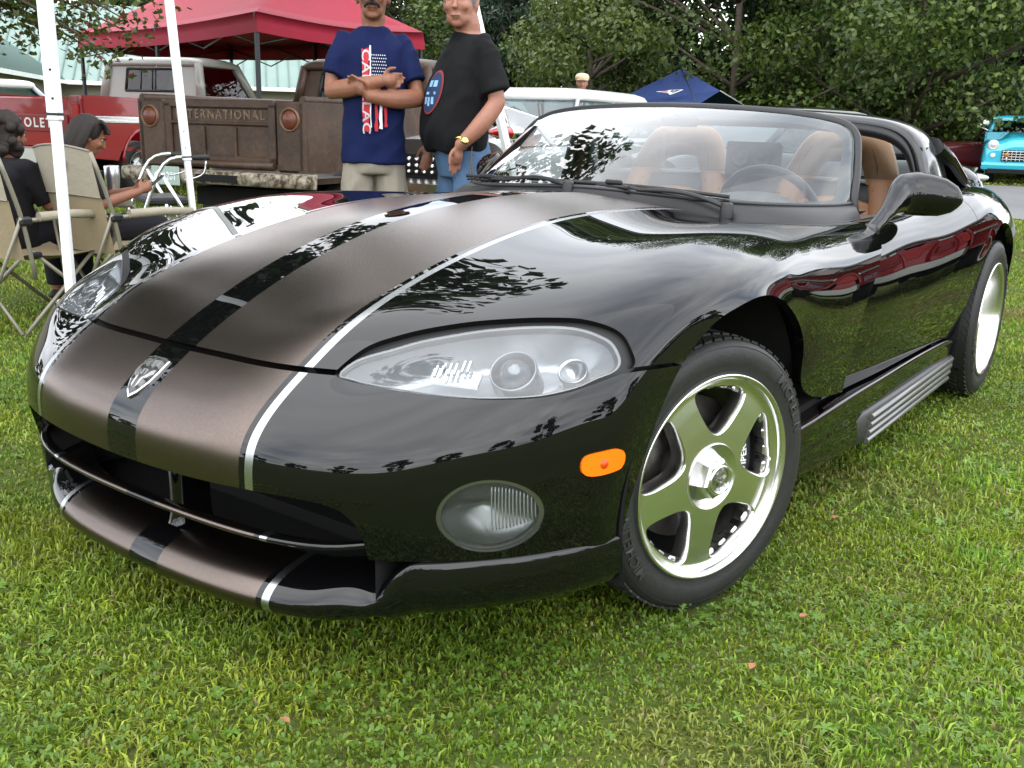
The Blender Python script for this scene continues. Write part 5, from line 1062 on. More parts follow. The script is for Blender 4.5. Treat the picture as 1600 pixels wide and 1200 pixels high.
def rusty_truck():
    global solid_rear_m
    solid_rear_m = RUST
    root = vehicle('pickup_truck', 'rusty brown vintage pickup truck seen from behind, lettered tailgate', 559, 10.7, 24, 'pickup truck')
    root.location.z = -.085; hw, ZT, ZB, YR = .90, 1.275, .70, -2.3
    for s in (-1, 1):
        slab(root, 'bed_side', RUST, [(YR, ZB), (YR, ZT), (-.1, ZT+.01), (-.1, ZB-.05), (-.85, ZB-.05), (-.95, .86), (-1.15, 1.0), (-1.45, .98), (-1.62, .80), (-1.7, ZB)], *( (hw-.09, hw) if s > 0 else (-hw, -hw+.09)), bev=.03)
        mb = MB().box((s*(hw-.15), YR+.03, (ZB+ZT)/2), (.30, .06, ZT-ZB), bevel=.02); mb.build('rear_post', RUST, root)
        mb = MB().lathe([(.0, .030), (.055, .024), (.075, .008), (.078, .0)], 24, 'Y', (s*(hw-.15), YR, 1.13)); mb.v = [(p[0], 2*YR-p[1], p[2]) for p in mb.v]; l = mb.build('tail_lamp', mat('old_lamp_red', (.12, .035, .02), .35), root, recalc=True)
        mb = MB().lathe([(.078, .0), (.084, .016), (.094, .016), (.10, .0)], 28, 'Y', (s*(hw-.15), YR, 1.13)); mb.v = [(p[0], 2*YR-p[1], p[2]) for p in mb.v]; mb.build('lamp_ring', mat('lamp_ring_rust', (.16, .09, .055), .5, .4), l, recalc=True)
        bar(root, 'bed_rail', RUST, (s*(hw-.04), YR+.03, ZT+.01), (s*(hw-.04), -.1, ZT+.02), .035)
    tg = bpy.data.objects.new('tailgate', None); COL.objects.link(tg); tg.parent = root; tg.location = (0, YR, 0); tw = hw-.31
    mb = MB().box((0, .035, (ZB+ZT)/2+.03), (2*tw, .02, ZT-ZB-.06)); mb.build('tailgate_skin', RUST, tg)
    for (x, z, w, h) in ((0, ZT-.03, 2*tw, .07), (0, ZB+.08, 2*tw, .08), (0, ZT-.19, 2*tw-.1, .03), (-tw+.035, (ZB+ZT)/2, .07, ZT-ZB-.05), (tw-.035, (ZB+ZT)/2, .07, ZT-ZB-.05), (-.17, .93, .025, .26), (.17, .93, .025, .26)):
        MB().box((x, .015, z), (w, .03, h), bevel=.010).build('tailgate_rib', RUST, tg)
    bar(tg, 'hinge_roll', RUST, (-tw, -.01, ZB+.045), (tw, -.01, ZB+.045), .035)
    V, F = text_mesh('INTERNATIONAL', .105, .004, .002, 1.35); MB().add([(p[0]*.92, .022-p[2], 1.155+p[1]) for p in V], F, smooth=False).build('tailgate_lettering', mat('worn_letter', (.20, .14, .095), .7, noise=(30, .3, (.07, .04, .025))), tg)
    # bumper with number plate
    mb = MB(); rings = [[(x, YR-.13+.05*abs(x/1.0)**3+dy, z) for dy, z in ((.06, .70), (-.03, .69), (-.045, .64), (-.03, .585), (.05, .575))] for x in np.linspace(-1.02, 1.02, 15)]; mb.loft(rings); bp = mb.build('rear_bumper', RUST2, root, recalc=True)
    MB().box((.10, YR-.17, .635), (.44, .012, .06)).build('step_slot', DARK, bp)
    MB().box((-.44, YR-.185, .635), (.31, .012, .16), bevel=.012).build('number_plate', mat('plate_green', (.33, .42, .38), .4), bp)
    V, F = text_mesh('68-1201', .095, .001, .001, 1.0); MB().add([(p[0]*.78-.44, YR-.193-p[2], .63+p[1]) for p in V], F, smooth=False).build('plate_number', mat('plate_white', (.75, .82, .80), .4), bp)
    # cab, nose, running gear
    slab(root, 'cab_body', RUST, [(-.05, .50), (-.08, 1.27), (1.15, 1.27), (1.2, .50)], -.86, .86, bev=.05)
    cab(root, -.06, 1.15, 1.27, 1.68, .82, .74, RUST, RUST, thick=.055, solid_rear=(.16, .84, .16, .82))
    slab(root, 'nose', RUST, [(1.2, .5), (1.18, 1.22), (2.2, 1.12), (2.3, .95), (2.3, .5)], -.80, .80, bev=.08)
    MB().box((0, -1.2, .62), (1.6, 2.1, .05)).build('bed_floor', RUST, root); MB().box((0, 0, .45), (.9, 4.2, .16)).build('chassis', DARK, root)
    for x in (-.80, .80):
        for y in (-1.3, 1.65): simple_wheel(root, x, y, .36, .2, mat('rust_rim', (.12, .07, .04), .6, .3))
    return root
rusty_truck()
# --- red and white pickup
RED = mat('red_enamel', (.27, .005, .008), .18, coat=.7, coat_rough=.03); CREAM = mat('greyish_white_enamel', (.31, .30, .275), .3, coat=.4, coat_rough=.08); WHITEE = mat('white_enamel', (.80, .80, .78), .22, coat=.5)
def red_truck(root, lettering=True, rim=None, ww=False, style='rally'):
    global solid_rear_m
    solid_rear_m = CREAM; hw, ZT, ZB, YR = .96, 1.24, .58, -2.45
    for s in (-1, 1):
        x0, x1 = (hw-.10, hw) if s > 0 else (-hw, -hw+.10)
        slab(root, 'bed_side', RED, [(YR, ZB-.05), (YR, ZT), (-.12, ZT), (-.12, .48), (-.92, .48), (-1.0, .66), (-1.15, .80), (-1.42, .85), (-1.68, .78), (-1.82, .62), (-1.9, .48)], x0, x1, bev=.03)
        slab(root, 'bed_rail', RED, [(YR, ZT-.03), (YR, ZT+.015), (-.12, ZT+.015), (-.12, ZT-.03)], *((hw-.16, hw+.012) if s > 0 else (-hw-.012, -hw+.16)), bev=.01)
        xs = s*(hw+.004)
        for z in (.955, 1.005): MB().box((xs, -1.28, z), (.016, 2.3, .030), bevel=.006).build('side_moulding', mat('bright_trim', (.85, .86, .87), .12, .9), root)
        MB().box((xs-s*.003, -1.28, .98), (.012, 2.3, .03)).build('side_stripe', WHITEE, root)
        mb = MB(); a = np.linspace(R(0), R(180), 19); mb.tube([(s*(hw+.004), -1.38+.43*math.cos(t), .46+.41*math.sin(t)) for t in a], .022, 6); mb.build('wheel_arch_lip', RED, root)
        MB().box((s*(hw-.08), YR-.01, .98), (.10, .03, .34), bevel=.01).build('tail_lamp', mat('lamp_red', (.35, .01, .01), .15), root)
        MB().box((s*(hw-.09), YR+.03, .91), (.18, .06, .66), bevel=.015).build('rear_post', RED, root)
    tg = MB().box((0, YR+.03, .93), (2*hw-.36, .05, .58), bevel=.015).build('tailgate', RED, root)
    MB().box((0, YR-.005, .92), (2*hw-.42, .02, .20), bevel=.008).build('tailgate_band', mat('dark_red', (.20, .008, .010), .3), tg)
    if lettering:
        V, F = text_mesh('CHEVROLET', .155, .002, .003, 1.35); MB().add([(p[0]*.95, YR-.018-p[2], .92+p[1]) for p in V], F, smooth=False).build('tailgate_lettering', WHITEE, tg)
    slab(root, 'rear_bumper', CHROME2, [(YR-.16, .46), (YR-.16, .62), (YR-.06, .64), (YR-.06, .44)], -.95, .95, bev=.03)
    slab(root, 'cab_body', RED, [(-.05, .45), (-.08, 1.22), (1.2, 1.22), (1.25, .45)], -.92, .92, bev=.06)
    cab(root, -.06, 1.25, 1.22, 1.76, .86, .78, CREAM, CREAM, thick=.065, front_rake=.40, solid_rear=(.22, .78, .30, .86))
    slab(root, 'nose', RED, [(1.2, .45), (1.18, 1.20), (2.25, 1.12), (2.42, .98), (2.45, .45)], -.93, .93, bev=.10)
    MB().box((0, -1.3, .62), (1.75, 2.2, .05)).build('bed_floor', RED, root); MB().box((0, 0, .42), (1., 4.3, .16)).build('chassis', DARK, root)
    MB().box((0, .3, .9), (1.5, .5, .55), bevel=.1).build('bench_seat', DARK, root)
    for x in (-.86, .86):
        for y in (-1.38, 1.7): simple_wheel(root, x, y, .36, .22, rim or mat('grey_rally_rim', (.33, .33, .33), .25, .8), style, ww)
    return root
red_truck(vehicle('pickup_truck', 'red pickup truck with white cab roof and white side stripe behind the seated woman', 232, 14.6, 20, 'pickup truck'))
red_truck(veh_at('pickup_truck', 'red pickup truck parked beside the roadster, seen mirrored in its door', (3.15, 7.7, 0), R(0), 'pickup truck'), False, RED, True, 'steel')
# --- silver finned sedan with white roof, tail towards the camera
SILV = mat('silver_white_paint', (.55, .56, .58), .16, .1, coat=.6, coat_rough=.03)
def finned():
    root = vehicle('finned_sedan', 'silver and white fifties sedan with tail fins behind the man in black', 862, 11.97, 30, 'sedan')
    # body by cross sections, rear at y=-2.8
    secs = [(-2.80, .93, .36, .86, .90), (-2.6, .97, .32, .90, .93), (-2.0, 1.0, .28, .91, .95), (-1.2, 1.01, .26, .93, .96), (0, 1.01, .25, .93, .96), (1.2, 1.0, .25, .92, .99), (2.2, .97, .28, .90, 1.0), (2.75, .90, .34, .84, .93), (2.85, .7, .40, .74, .80)]
    rows = [[(x*hw, y, z) for x, z in ((-.82, zb), (-.97, zb+.06), (-1.0, (zb+zs)/2), (-.985, zs-.05), (-.93, zs), (-.6, zc-.01), (0, zc), (.6, zc-.01), (.93, zs), (.985, zs-.05), (1.0, (zb+zs)/2), (.97, zb+.06), (.82, zb))] for y, hw, zb, zs, zc in secs]
    mb = MB(); Sx, Nx = surf(rows, 50, 60); sh = Sheet.from_surf(Sx, Nx)
    if (sh.N[:, 2]*(sh.V[:, 2] > .8)).sum() < 0: sh = Sheet(sh.V, -sh.N, [f[::-1] for f in sh.F])
    sh.put(mb, 0); mb.build('body', SILV, root)
    mb = MB(); mb.add([tuple(p) for p in Sx[0]], [list(range(60))], smooth=False); mb.build('tail_panel', mat('dark_chrome', (.25, .25, .26), .15, .9), root, recalc=True)
    for s in (-1, 1):
        prof = [(-.9, .93), (-2.0, 1.06), (-2.88, 1.20), (-2.95, 1.19), (-2.74, .90), (-2.6, .86)]
        slab(root, 'tail_fin', SILV, prof, *((s*.99-.045, s*.99+.015) if s > 0 else (s*.99-.015, s*.99+.045)), bev=.018)
        bar(root, 'fin_trim', CHROME, (s*.985, -.9, .935), (s*.985, -2.93, 1.203), .012)
        bar(root, 'fin_blade', CHROME, (s*.985, -2.95, 1.19), (s*.985, -2.75, .90), .014)
        for k, dz in ((0, 0), (1, 0)):
            x = s*(.985-.0)+(.055 if k else -.055); mb = MB().lathe([(.052, -.04), (.056, .05), (.05, .06), (.046, .10), (.034, .16), (.016, .205), (.0, .215)], 18, 'Y'); mb.v = [(p[0]+x, -2.86-p[1], p[2]+.985) for p in mb.v]; l = mb.build('tail_lamp', mat('bullet_red', (.30, .006, .006), .1, coat=1.), root, recalc=True)
            mb = MB().lathe([(.058, -.12), (.062, .0), (.060, .055), (.052, .06)], 18, 'Y'); mb.v = [(p[0]+x, -2.86-p[1], p[2]+.985) for p in mb.v]; mb.build('lamp_sleeve', CHROME, l, recalc=True)
        slab(root, 'bumper_pod', CHROME, [(-2.96, .34), (-2.98, .62), (-2.8, .74), (-2.5, .70), (-2.5, .34)], s*.80-.2, s*.80+.2, bev=.12)
    slab(root, 'rear_bumper', CHROME, [(-3.0, .40), (-3.02, .50), (-2.9, .54), (-2.85, .38)], -.62, .62, bev=.04)
    MB().box((0, -2.82, .66), (1.2, .03, .20)).build('rear_grille_back', DARK, root)
    for z in (.60, .66, .72):
        for k in range(13):
            mb = MB().lathe([(.022, 0), (.022, .02), (.012, .045), (.0, .05)], 10, 'Y'); mb.v = [(p[0]-.54+.09*k, -2.84-p[1], p[2]+z) for p in mb.v]; mb.build('grille_bullet', CHROME, root, recalc=True)
    cab(root, -1.45, 1.25, .95, 1.36, .90, .72, WHITEE, CHROME, thick=.028, front_rake=.45, rear_rake=.50)
    for x in (-.72, .72): bar(root, 'pillar', WHITEE, (x*1.15, -.1, .95), (x, -.1, 1.36), .028)
    MB().box((0, .5, .72), (1.6, .5, .5), bevel=.1).build('front_seat', mat('pale_vinyl', (.5, .5, .48), .5), root); MB().box((0, -.7, .70), (1.6, .5, .5), bevel=.1).build('rear_seat', mat('pale_vinyl'), root)
    MB().box((0, 0, .5), (1.7, 5.0, .3)).build('underbody', DARK, root)
    for x in (-.90, .90):
        for y in (-1.75, 1.65): simple_wheel(root, x, y, .36, .2, CHROME2, 'steel', True)
    return root
finned()
# --- generic coupe or sedan shell
def shell(root, m, secs, roofm, cabspec, wheels, rimm):
    rows = [[(x*hw, y, z) for x, z in ((-.80, zb), (-.96, zb+.05), (-1.0, zb+(zs-zb)*.45), (-.97, zs-.08), (-.86, zs), (-.5, zc-.01), (0, zc), (.5, zc-.01), (.86, zs), (.97, zs-.08), (1.0, zb+(zs-zb)*.45), (.96, zb+.05), (.80, zb))] for y, hw, zb, zs, zc in secs]
    mb = MB(); Sx, Nx = surf(rows, 60, 52); sh = Sheet.from_surf(Sx, Nx)
    if (sh.N[:, 2]*(sh.V[:, 2] > .7)).sum() < 0: sh = Sheet(sh.V, -sh.N, [f[::-1] for f in sh.F])
    sh.put(mb, 0); mb.add([tuple(p) for p in Sx[0]], [list(range(52))], smooth=False); mb.add([tuple(p) for p in Sx[-1]], [list(range(52))], smooth=False); mb.build('body', m, root)
    cab(root, *cabspec[:6], roofm, m, **cabspec[6])
    MB().box((0, 0, .42), (1.4, 3.6, .3)).build('underbody', DARK, root)
    for x, y, r in wheels: simple_wheel(root, x, y, r, .22, rimm)
r_ = vehicle('coupe', 'black sports coupe parked behind the roadster tail, oval mirror showing', 1236, 10.2, 58, 'sports coupe')
shell(r_, BLACK, [(-2.15, .74, .42, .76, .80), (-1.9, .86, .34, .84, .88), (-1.2, .93, .26, .90, .93), (-.4, .92, .24, .86, .88), (.6, .92, .24, .84, .88), (1.3, .93, .25, .82, .86), (1.9, .86, .28, .70, .74), (2.2, .70, .32, .56, .60)], BLACK, (-1.3, .95, .88, 1.20, .78, .56, dict(thick=.03, front_rake=.62, rear_rake=.62)), [(-.82, -1.3, .33), (.82, -1.3, .33), (-.82, 1.35, .32), (.82, 1.35, .32)], CHROME2)
for s in (-1, 1):
    mb = MB().ell((s*1.02, .50, .99), (.115, .055, .068)); m_ = mb.build('door_mirror', BLACK, r_); MB().ell((s*1.02, .462, .99), (.098, .022, .055)).build('mirror_glass', mat('mirror_silver'), m_); bar(m_, 'mirror_arm', BLACK, (s*.86, .50, .93), (s*.96, .50, .97), .02)
    mb = MB().ell((s*.66, 1.98, .645), (.16, .20, .05)); mb.build('headlight', mat('headlamp_grey', (.6, .62, .64), .1, .4, coat=1.), r_)
r_ = vehicle('sedan', 'pale car with white roof at the left edge behind the red tailgate', -25, 16.6, 62, 'sedan')
shell(r_, mat('pale_blue_paint', (.42, .50, .54), .2, coat=.6), [(-2.5, .85, .40, .84, .88), (-1.6, .95, .30, .92, .95), (0, .95, .28, .93, .96), (1.4, .95, .28, .92, .97), (2.3, .88, .34, .85, .9)], WHITEE, (-1.35, 1.1, .94, 1.44, .84, .70, dict(thick=.035, front_rake=.5, rear_rake=.5)), [(-.85, -1.4, .34), (.85, -1.4, .34), (-.85, 1.5, .34), (.85, 1.5, .34)], CHROME2)
bar(r_, 'spotlight', CHROME, (.93, .9, 1.08), (.98, 1.04, 1.10), .05)
r_ = vehicle('sedan', 'dark maroon car with flat tail behind the turquoise pickup', 1552, 27.5, 78, 'sedan')
shell(r_, mat('maroon_paint', (.10, .008, .010), .25, coat=.6), [(-2.5, .85, .40, .86, .90), (-1.6, .95, .30, .92, .95), (0, .95, .28, .93, .96), (1.4, .95, .28, .90, .94), (2.3, .88, .34, .82, .86)], mat('maroon_paint'), (-.2, 1.4, .94, 1.38, .84, .70, dict(thick=.035, front_rake=.5, rear_rake=.4)), [(-.85, -1.4, .34), (.85, -1.4, .34), (-.85, 1.5, .34), (.85, 1.5, .34)], CHROME2)
# --- turquoise pickup, front towards the camera
TURQ = mat('turquoise_enamel', (.025, .36, .48), .16, coat=.8, coat_rough=.02)
def turquoise():
    root = vehicle('pickup_truck', 'bright turquoise fifties pickup truck facing the camera at the right edge', 1590, 25.6, 203, 'pickup truck')
    # nose: rounded fenders and hood, front at +Y
    secs = [(2.25, .90, .36, .78, .86), (2.18, .95, .30, .92, 1.00), (1.9, .97, .28, 1.02, 1.10), (1.3, .97, .27, 1.06, 1.17), (.6, .96, .27, 1.07, 1.20)]
    rows = [[(x*hw, y, z) for x, z in ((-.92, zb), (-1.0, zb+.12), (-1.0, zs-.25), (-.97, zs-.10), (-.86, zs-.02), (-.66, zs-.01), (-.5, zc-.03), (0, zc), (.5, zc-.03), (.66, zs-.01), (.86, zs-.02), (.97, zs-.10), (1.0, zs-.25), (1.0, zb+.12), (.92, zb))] for y, hw, zb, zs, zc in secs]
    mb = MB(); Sx, Nx = surf(rows, 30, 60); sh = Sheet.from_surf(Sx, Nx)
    if (sh.N[:, 2]*(sh.V[:, 2] > .9)).sum() < 0: sh = Sheet(sh.V, -sh.N, [f[::-1] for f in sh.F])
    sh.put(mb, 0); mb.add([tuple(p) for p in Sx[0]], [list(range(60))], smooth=False); mb.build('nose', TURQ, root)
    gr = MB().box((0, 2.262, .66), (1.16, .03, .26), bevel=.012).build('grille_opening', DARK, root)
    for k in range(13): MB().box((-.54+.09*k, 2.285, .66), (.016, .02, .24), bevel=.004).build('grille_bar', CHROME, gr)
    for z in (.58, .64, .70, .76): MB().box((0, 2.283, z), (1.14, .018, .014), bevel=.004).build('grille_bar', CHROME, gr)
    slab(root, 'front_bumper', TURQ, [(2.24, .34), (2.24, .50), (2.36, .50), (2.38, .44), (2.36, .34)], -.98, .98, bev=.06)
    MB().box((0, 2.36, .30), (1.7, .06, .12), bevel=.02).build('front_valance', DARK, root)
    for s in (-1, 1):
        mb = MB().lathe([(.0, .03), (.05, .025), (.085, .0), (.10, .012), (.115, .0), (.12, -.05)], 26, 'Y'); mb.v = [(p[0]+s*.78, p[1]+2.24, p[2]+.90) for p in mb.v]; mb.build('headlight', mat('headlamp_grey'), root, recalc=True)
        mb = MB().lathe([(.0, .02), (.045, .015), (.055, .0)], 18, 'Y'); mb.v = [(p[0]+s*.76, p[1]+2.265, p[2]+.66) for p in mb.v]; mb.build('parking_lamp', mat('lamp_white', (.7, .7, .68), .15), root, recalc=True)
        mb = MB().lathe([(.0, .03), (.04, .02), (.055, .0), (.04, -.04)], 18, 'Y'); mb.v = [(p[0]+s*.47, p[1]+2.40, p[2]+.68) for p in mb.v]; f = mb.build('fog_lamp', mat('amber_glass', (.35, .14, .03), .15), root, recalc=True); bar(f, 'lamp_stem', CHROME, (s*.47, 2.37, .50), (s*.47, 2.40, .64), .012)
        mb = MB().ell((s*1.10, .75, 1.34), (.06, .03, .06)); m_ = mb.build('door_mirror', WHITEE, root); bar(m_, 'mirror_arm', CHROME, (s*.85, .75, 1.22), (s*1.08, .75, 1.32), .014)
        bar(root, 'spot_lamp', WHITEE, (s*.92, .66, 1.40), (s*.98, .80, 1.44), .06)
    slab(root, 'cab_body', TURQ, [(-.6, .40), (-.6, 1.18), (.75, 1.20), (.75, .40)], -.94, .94, bev=.05)
    cab(root, -.55, .70, 1.19, 1.52, .84, .74, TURQ, TURQ, thick=.045, front_rake=.25, glass=glass_mat('dark_glass', (.10, .12, .12), 1.2))
    slab(root, 'sun_visor', mat('pale_turquoise', (.30, .66, .72), .25), [(.42, 1.53), (.44, 1.56), (.66, 1.50), (.65, 1.48)], -.80, .80, bev=.05)
    slab(root, 'bed', TURQ, [(-2.4, .40), (-2.4, 1.05), (-.65, 1.05), (-.65, .40)], -.92, .92, bev=.05)
    for x in (-.84, .84):
        for y in (-1.5, 1.5): simple_wheel(root, x, y, .34, .2, CHROME2, 'steel', True)
turquoise()
# ------------------------------------------------------------------ building with a green metal roof
TEAL = mat('green_metal_roof', (.16, .24, .215), .45, .2, noise=(.6, .5, (.20, .28, .25)))
SIDING = mat('cream_siding', (.28, .255, .21), .7)
def building():
    root = empty('building', spot(215, 58), -(math.atan2(HDIR[0], HDIR[1])+R(-14)), 'long low building with ribbed pale green metal roof behind the trucks', 'building')
    W, D_, E, Rz = 40., 12., 2.75, 7.4
    MB().box((0, D_/2, E/2), (W, D_, E)).build('wall', SIDING, root)
    for k in range(9): MB().box((0, -.012, .2+.24*k), (W, .025, .215)).build('siding_board', SIDING, root)
    mb = MB(); mb.smooth = False; mb.add([(-W/2-.6, -.8, E), (W/2+.6, -.8, E), (W/2+.6, D_/2, Rz), (-W/2-.6, D_/2, Rz), (-W/2-.6, D_+.8, E), (W/2+.6, D_+.8, E)], [[0, 1, 2, 3], [3, 2, 5, 4]], smooth=False); rf = mb.build('roof', TEAL, root)
    MB().box((0, -.84, E-.10), (W+1.3, .10, .22)).build('fascia_board', WHITEE, root)
    rib = MB(); rib.box((0, 0, 0), (.07, math.hypot(D_/2+.8, Rz-E), .09)); sl = math.atan2(Rz-E, D_/2+.8); first = None; dk = mat('roof_rib_green', (.11, .17, .15), .5)
    for k in range(62):
        x = -W/2+.2+k*(W-.4)/61
        if first is None: o = rib.build('roof_rib', dk, rf); first = o
        else: o = first.copy(); COL.objects.link(o)
        o.location = (x, (D_/2-.8)/2, (E+Rz)/2+.03); o.rotation_euler = (sl, 0, 0)
    # projecting wing with a gable roof, ribs running across
    wx, wl, ww = -11.4, 26., 7.2
    MB().box((wx, -wl/2, E/2), (2*ww-.8, wl, E)).build('wing_wall', SIDING, root)
    for s in (-1, 1):
        mb = MB(); mb.add([(wx+s*(ww+.3), -wl-.5, E-.02), (wx+s*(ww+.3), 4, E-.02), (wx, 4, E+4.4), (wx, -wl-.5, E+4.4)], [[0, 1, 2, 3]], smooth=False); wr = mb.build('wing_roof', TEAL, root)
        for k in range(44):
            y = -wl-.4+k*.68; mb = MB(); mb.tube([(wx+s*(ww+.3), y, E+.01), (wx, y, E+4.43)], .045, 4); mb.build('roof_rib', dk, wr)
        MB().box((wx+s*(ww+.3), -wl/2+.6, E-.10), (.10, wl+1.6, .20)).build('fascia_board', WHITEE, root)
    mb = MB(); mb.add([(wx-ww, -wl, E), (wx+ww, -wl, E), (wx, -wl, E+4.2)], [[0, 1, 2]], smooth=False); mb.build('gable', SIDING, root)
    for x in (2., 6.5, 11.): w = MB().box((x, -.04, 1.3), (1.3, .06, 1.1)).build('window', WHITEE, root); MB().box((x, -.075, 1.3), (1.1, .02, .9)).build('pane', mat('dark_pane', (.02, .025, .03), .08), w)
building()
# ------------------------------------------------------------------ pop-up canopies
CLOTHR = mat('crimson_canvas', (.30, .004, .026), .75, noise=(1.2, .6, (.24, .003, .020)), bump=(2.2, .9))
STEEL = mat('dark_steel_tube', (.035, .037, .04), .4, .5); WSTEEL = mat('white_powder_coat', (.78, .79, .80), .35)
def canopy(name, label, C, eave, val, rise, clothm, legm, legw=.03, mid=True, hang=True, logo=None, truss=True):
    """C: four ground corners (in order); gable-free pyramid or hip roof"""
    C = [np.array([c[0], c[1]]) for c in C]; ctr = sum(C)/4; root = empty(name, (ctr[0], ctr[1], 0), 0, label, 'canopy'); C = [c-ctr for c in C]
    l01, l12 = np.linalg.norm(C[1]-C[0]), np.linalg.norm(C[2]-C[1])
    if l01 > l12*1.3: a, b = (C[0]+C[3])/2*.5, (C[1]+C[2])/2*.5
    elif l12 > l01*1.3: a, b = (C[0]+C[1])/2*.5, (C[2]+C[3])/2*.5
    else: a = b = np.zeros(2)
    top = eave+val; mb = MB(); n = 14
    for k in range(4):
        p, q = C[k], C[(k+1) % 4]; ra = a if np.linalg.norm(p-a) < np.linalg.norm(p-b) else b; rb = a if np.linalg.norm(q-a) < np.linalg.norm(q-b) else b; rows = []
        if l01 <= l12*1.3 and l12 <= l01*1.3: ra = rb = np.zeros(2)
        for t in np.linspace(0, 1, 9):
            row = []
            for s in np.linspace(0, 1, n+1):
                e = p*(1-s)+q*s; r_ = ra*(1-s)+rb*s; xy = e*(1-t)+r_*t; sag = -.07*math.sin(math.pi*s)*(1-t)*min(1, np.linalg.norm(q-p)/3)-.10*math.sin(math.pi*t)*.5
                row.append((xy[0], xy[1], top+rise*t+sag))
            rows.append(row)
        mb.grid(rows); rows = []
        for t in (0, .5, 1):
            rows.append([((p*(1-s)+q*s)[0]*(1+.012*math.sin(s*40)*t), (p*(1-s)+q*s)[1]*(1+.012*math.sin(s*40)*t), top-val*t-.07*math.sin(math.pi*s)*min(1, np.linalg.norm(q-p)/3)) for s in np.linspace(0, 1, n+1)])
        mb.grid(rows)
    mb.build('roof_cloth', clothm, root, merge=1e-4)
    legs = list(C)
    if mid and l01 > l12*1.5: legs += [(C[0]+C[1])/2, (C[2]+C[3])/2]
    if mid and l12 > l01*1.5: legs += [(C[1]+C[2])/2, (C[3]+C[0])/2]
    for c in legs:
        lg = MB().box((c[0]*.985, c[1]*.985, eave*.55+.5*(top-eave*.1)), (legw*1.25, legw*1.25, top-eave*.1), bevel=.003); lg = MB(); lg.box((c[0]*.985, c[1]*.985, (top+.95)/2), (legw*1.3, legw*1.3, top-.95), bevel=.003); lg.box((c[0]*.985, c[1]*.985, .49), (legw, legw, .98), bevel=.003); l = lg.build('leg', legm, root)
        MB().box((c[0]*.985, c[1]*.985, .01), (.10, .10, .02), bevel=.004).build('foot_plate', legm, l)
    if truss:
        for k in range(4):
            p, q = C[k]*.985, C[(k+1) % 4]*.985; m = 4 if np.linalg.norm(q-p) > 4 else 2; mb = MB()
            for j in range(m):
                a_, b_ = p+(q-p)*j/m, p+(q-p)*(j+1)/m; mb.tube([(*a_, top-.06), (*b_, top-.42)], .012, 5); mb.tube([(*a_, top-.42), (*b_, top-.06)], .012, 5)
            mb.build('scissor_truss', legm, root)
    return root
def P2(px, d): return spot(px, d)[:2]
nc = np.array(P2(395, 13.9)); vr = (np.array(P2(650, 16.4))-nc); vl = np.array(P2(95, 18.9))-nc; vr = vr/np.linalg.norm(vr)*3.2; vl = vl/np.linalg.norm(vl)*6.2
canopy('red_canopy', 'crimson pop-up canopy over the two pickup trucks', [nc, nc+vr, nc+vr+vl, nc+vl], 2.17, .26, .95, CLOTHR, STEEL, .04)
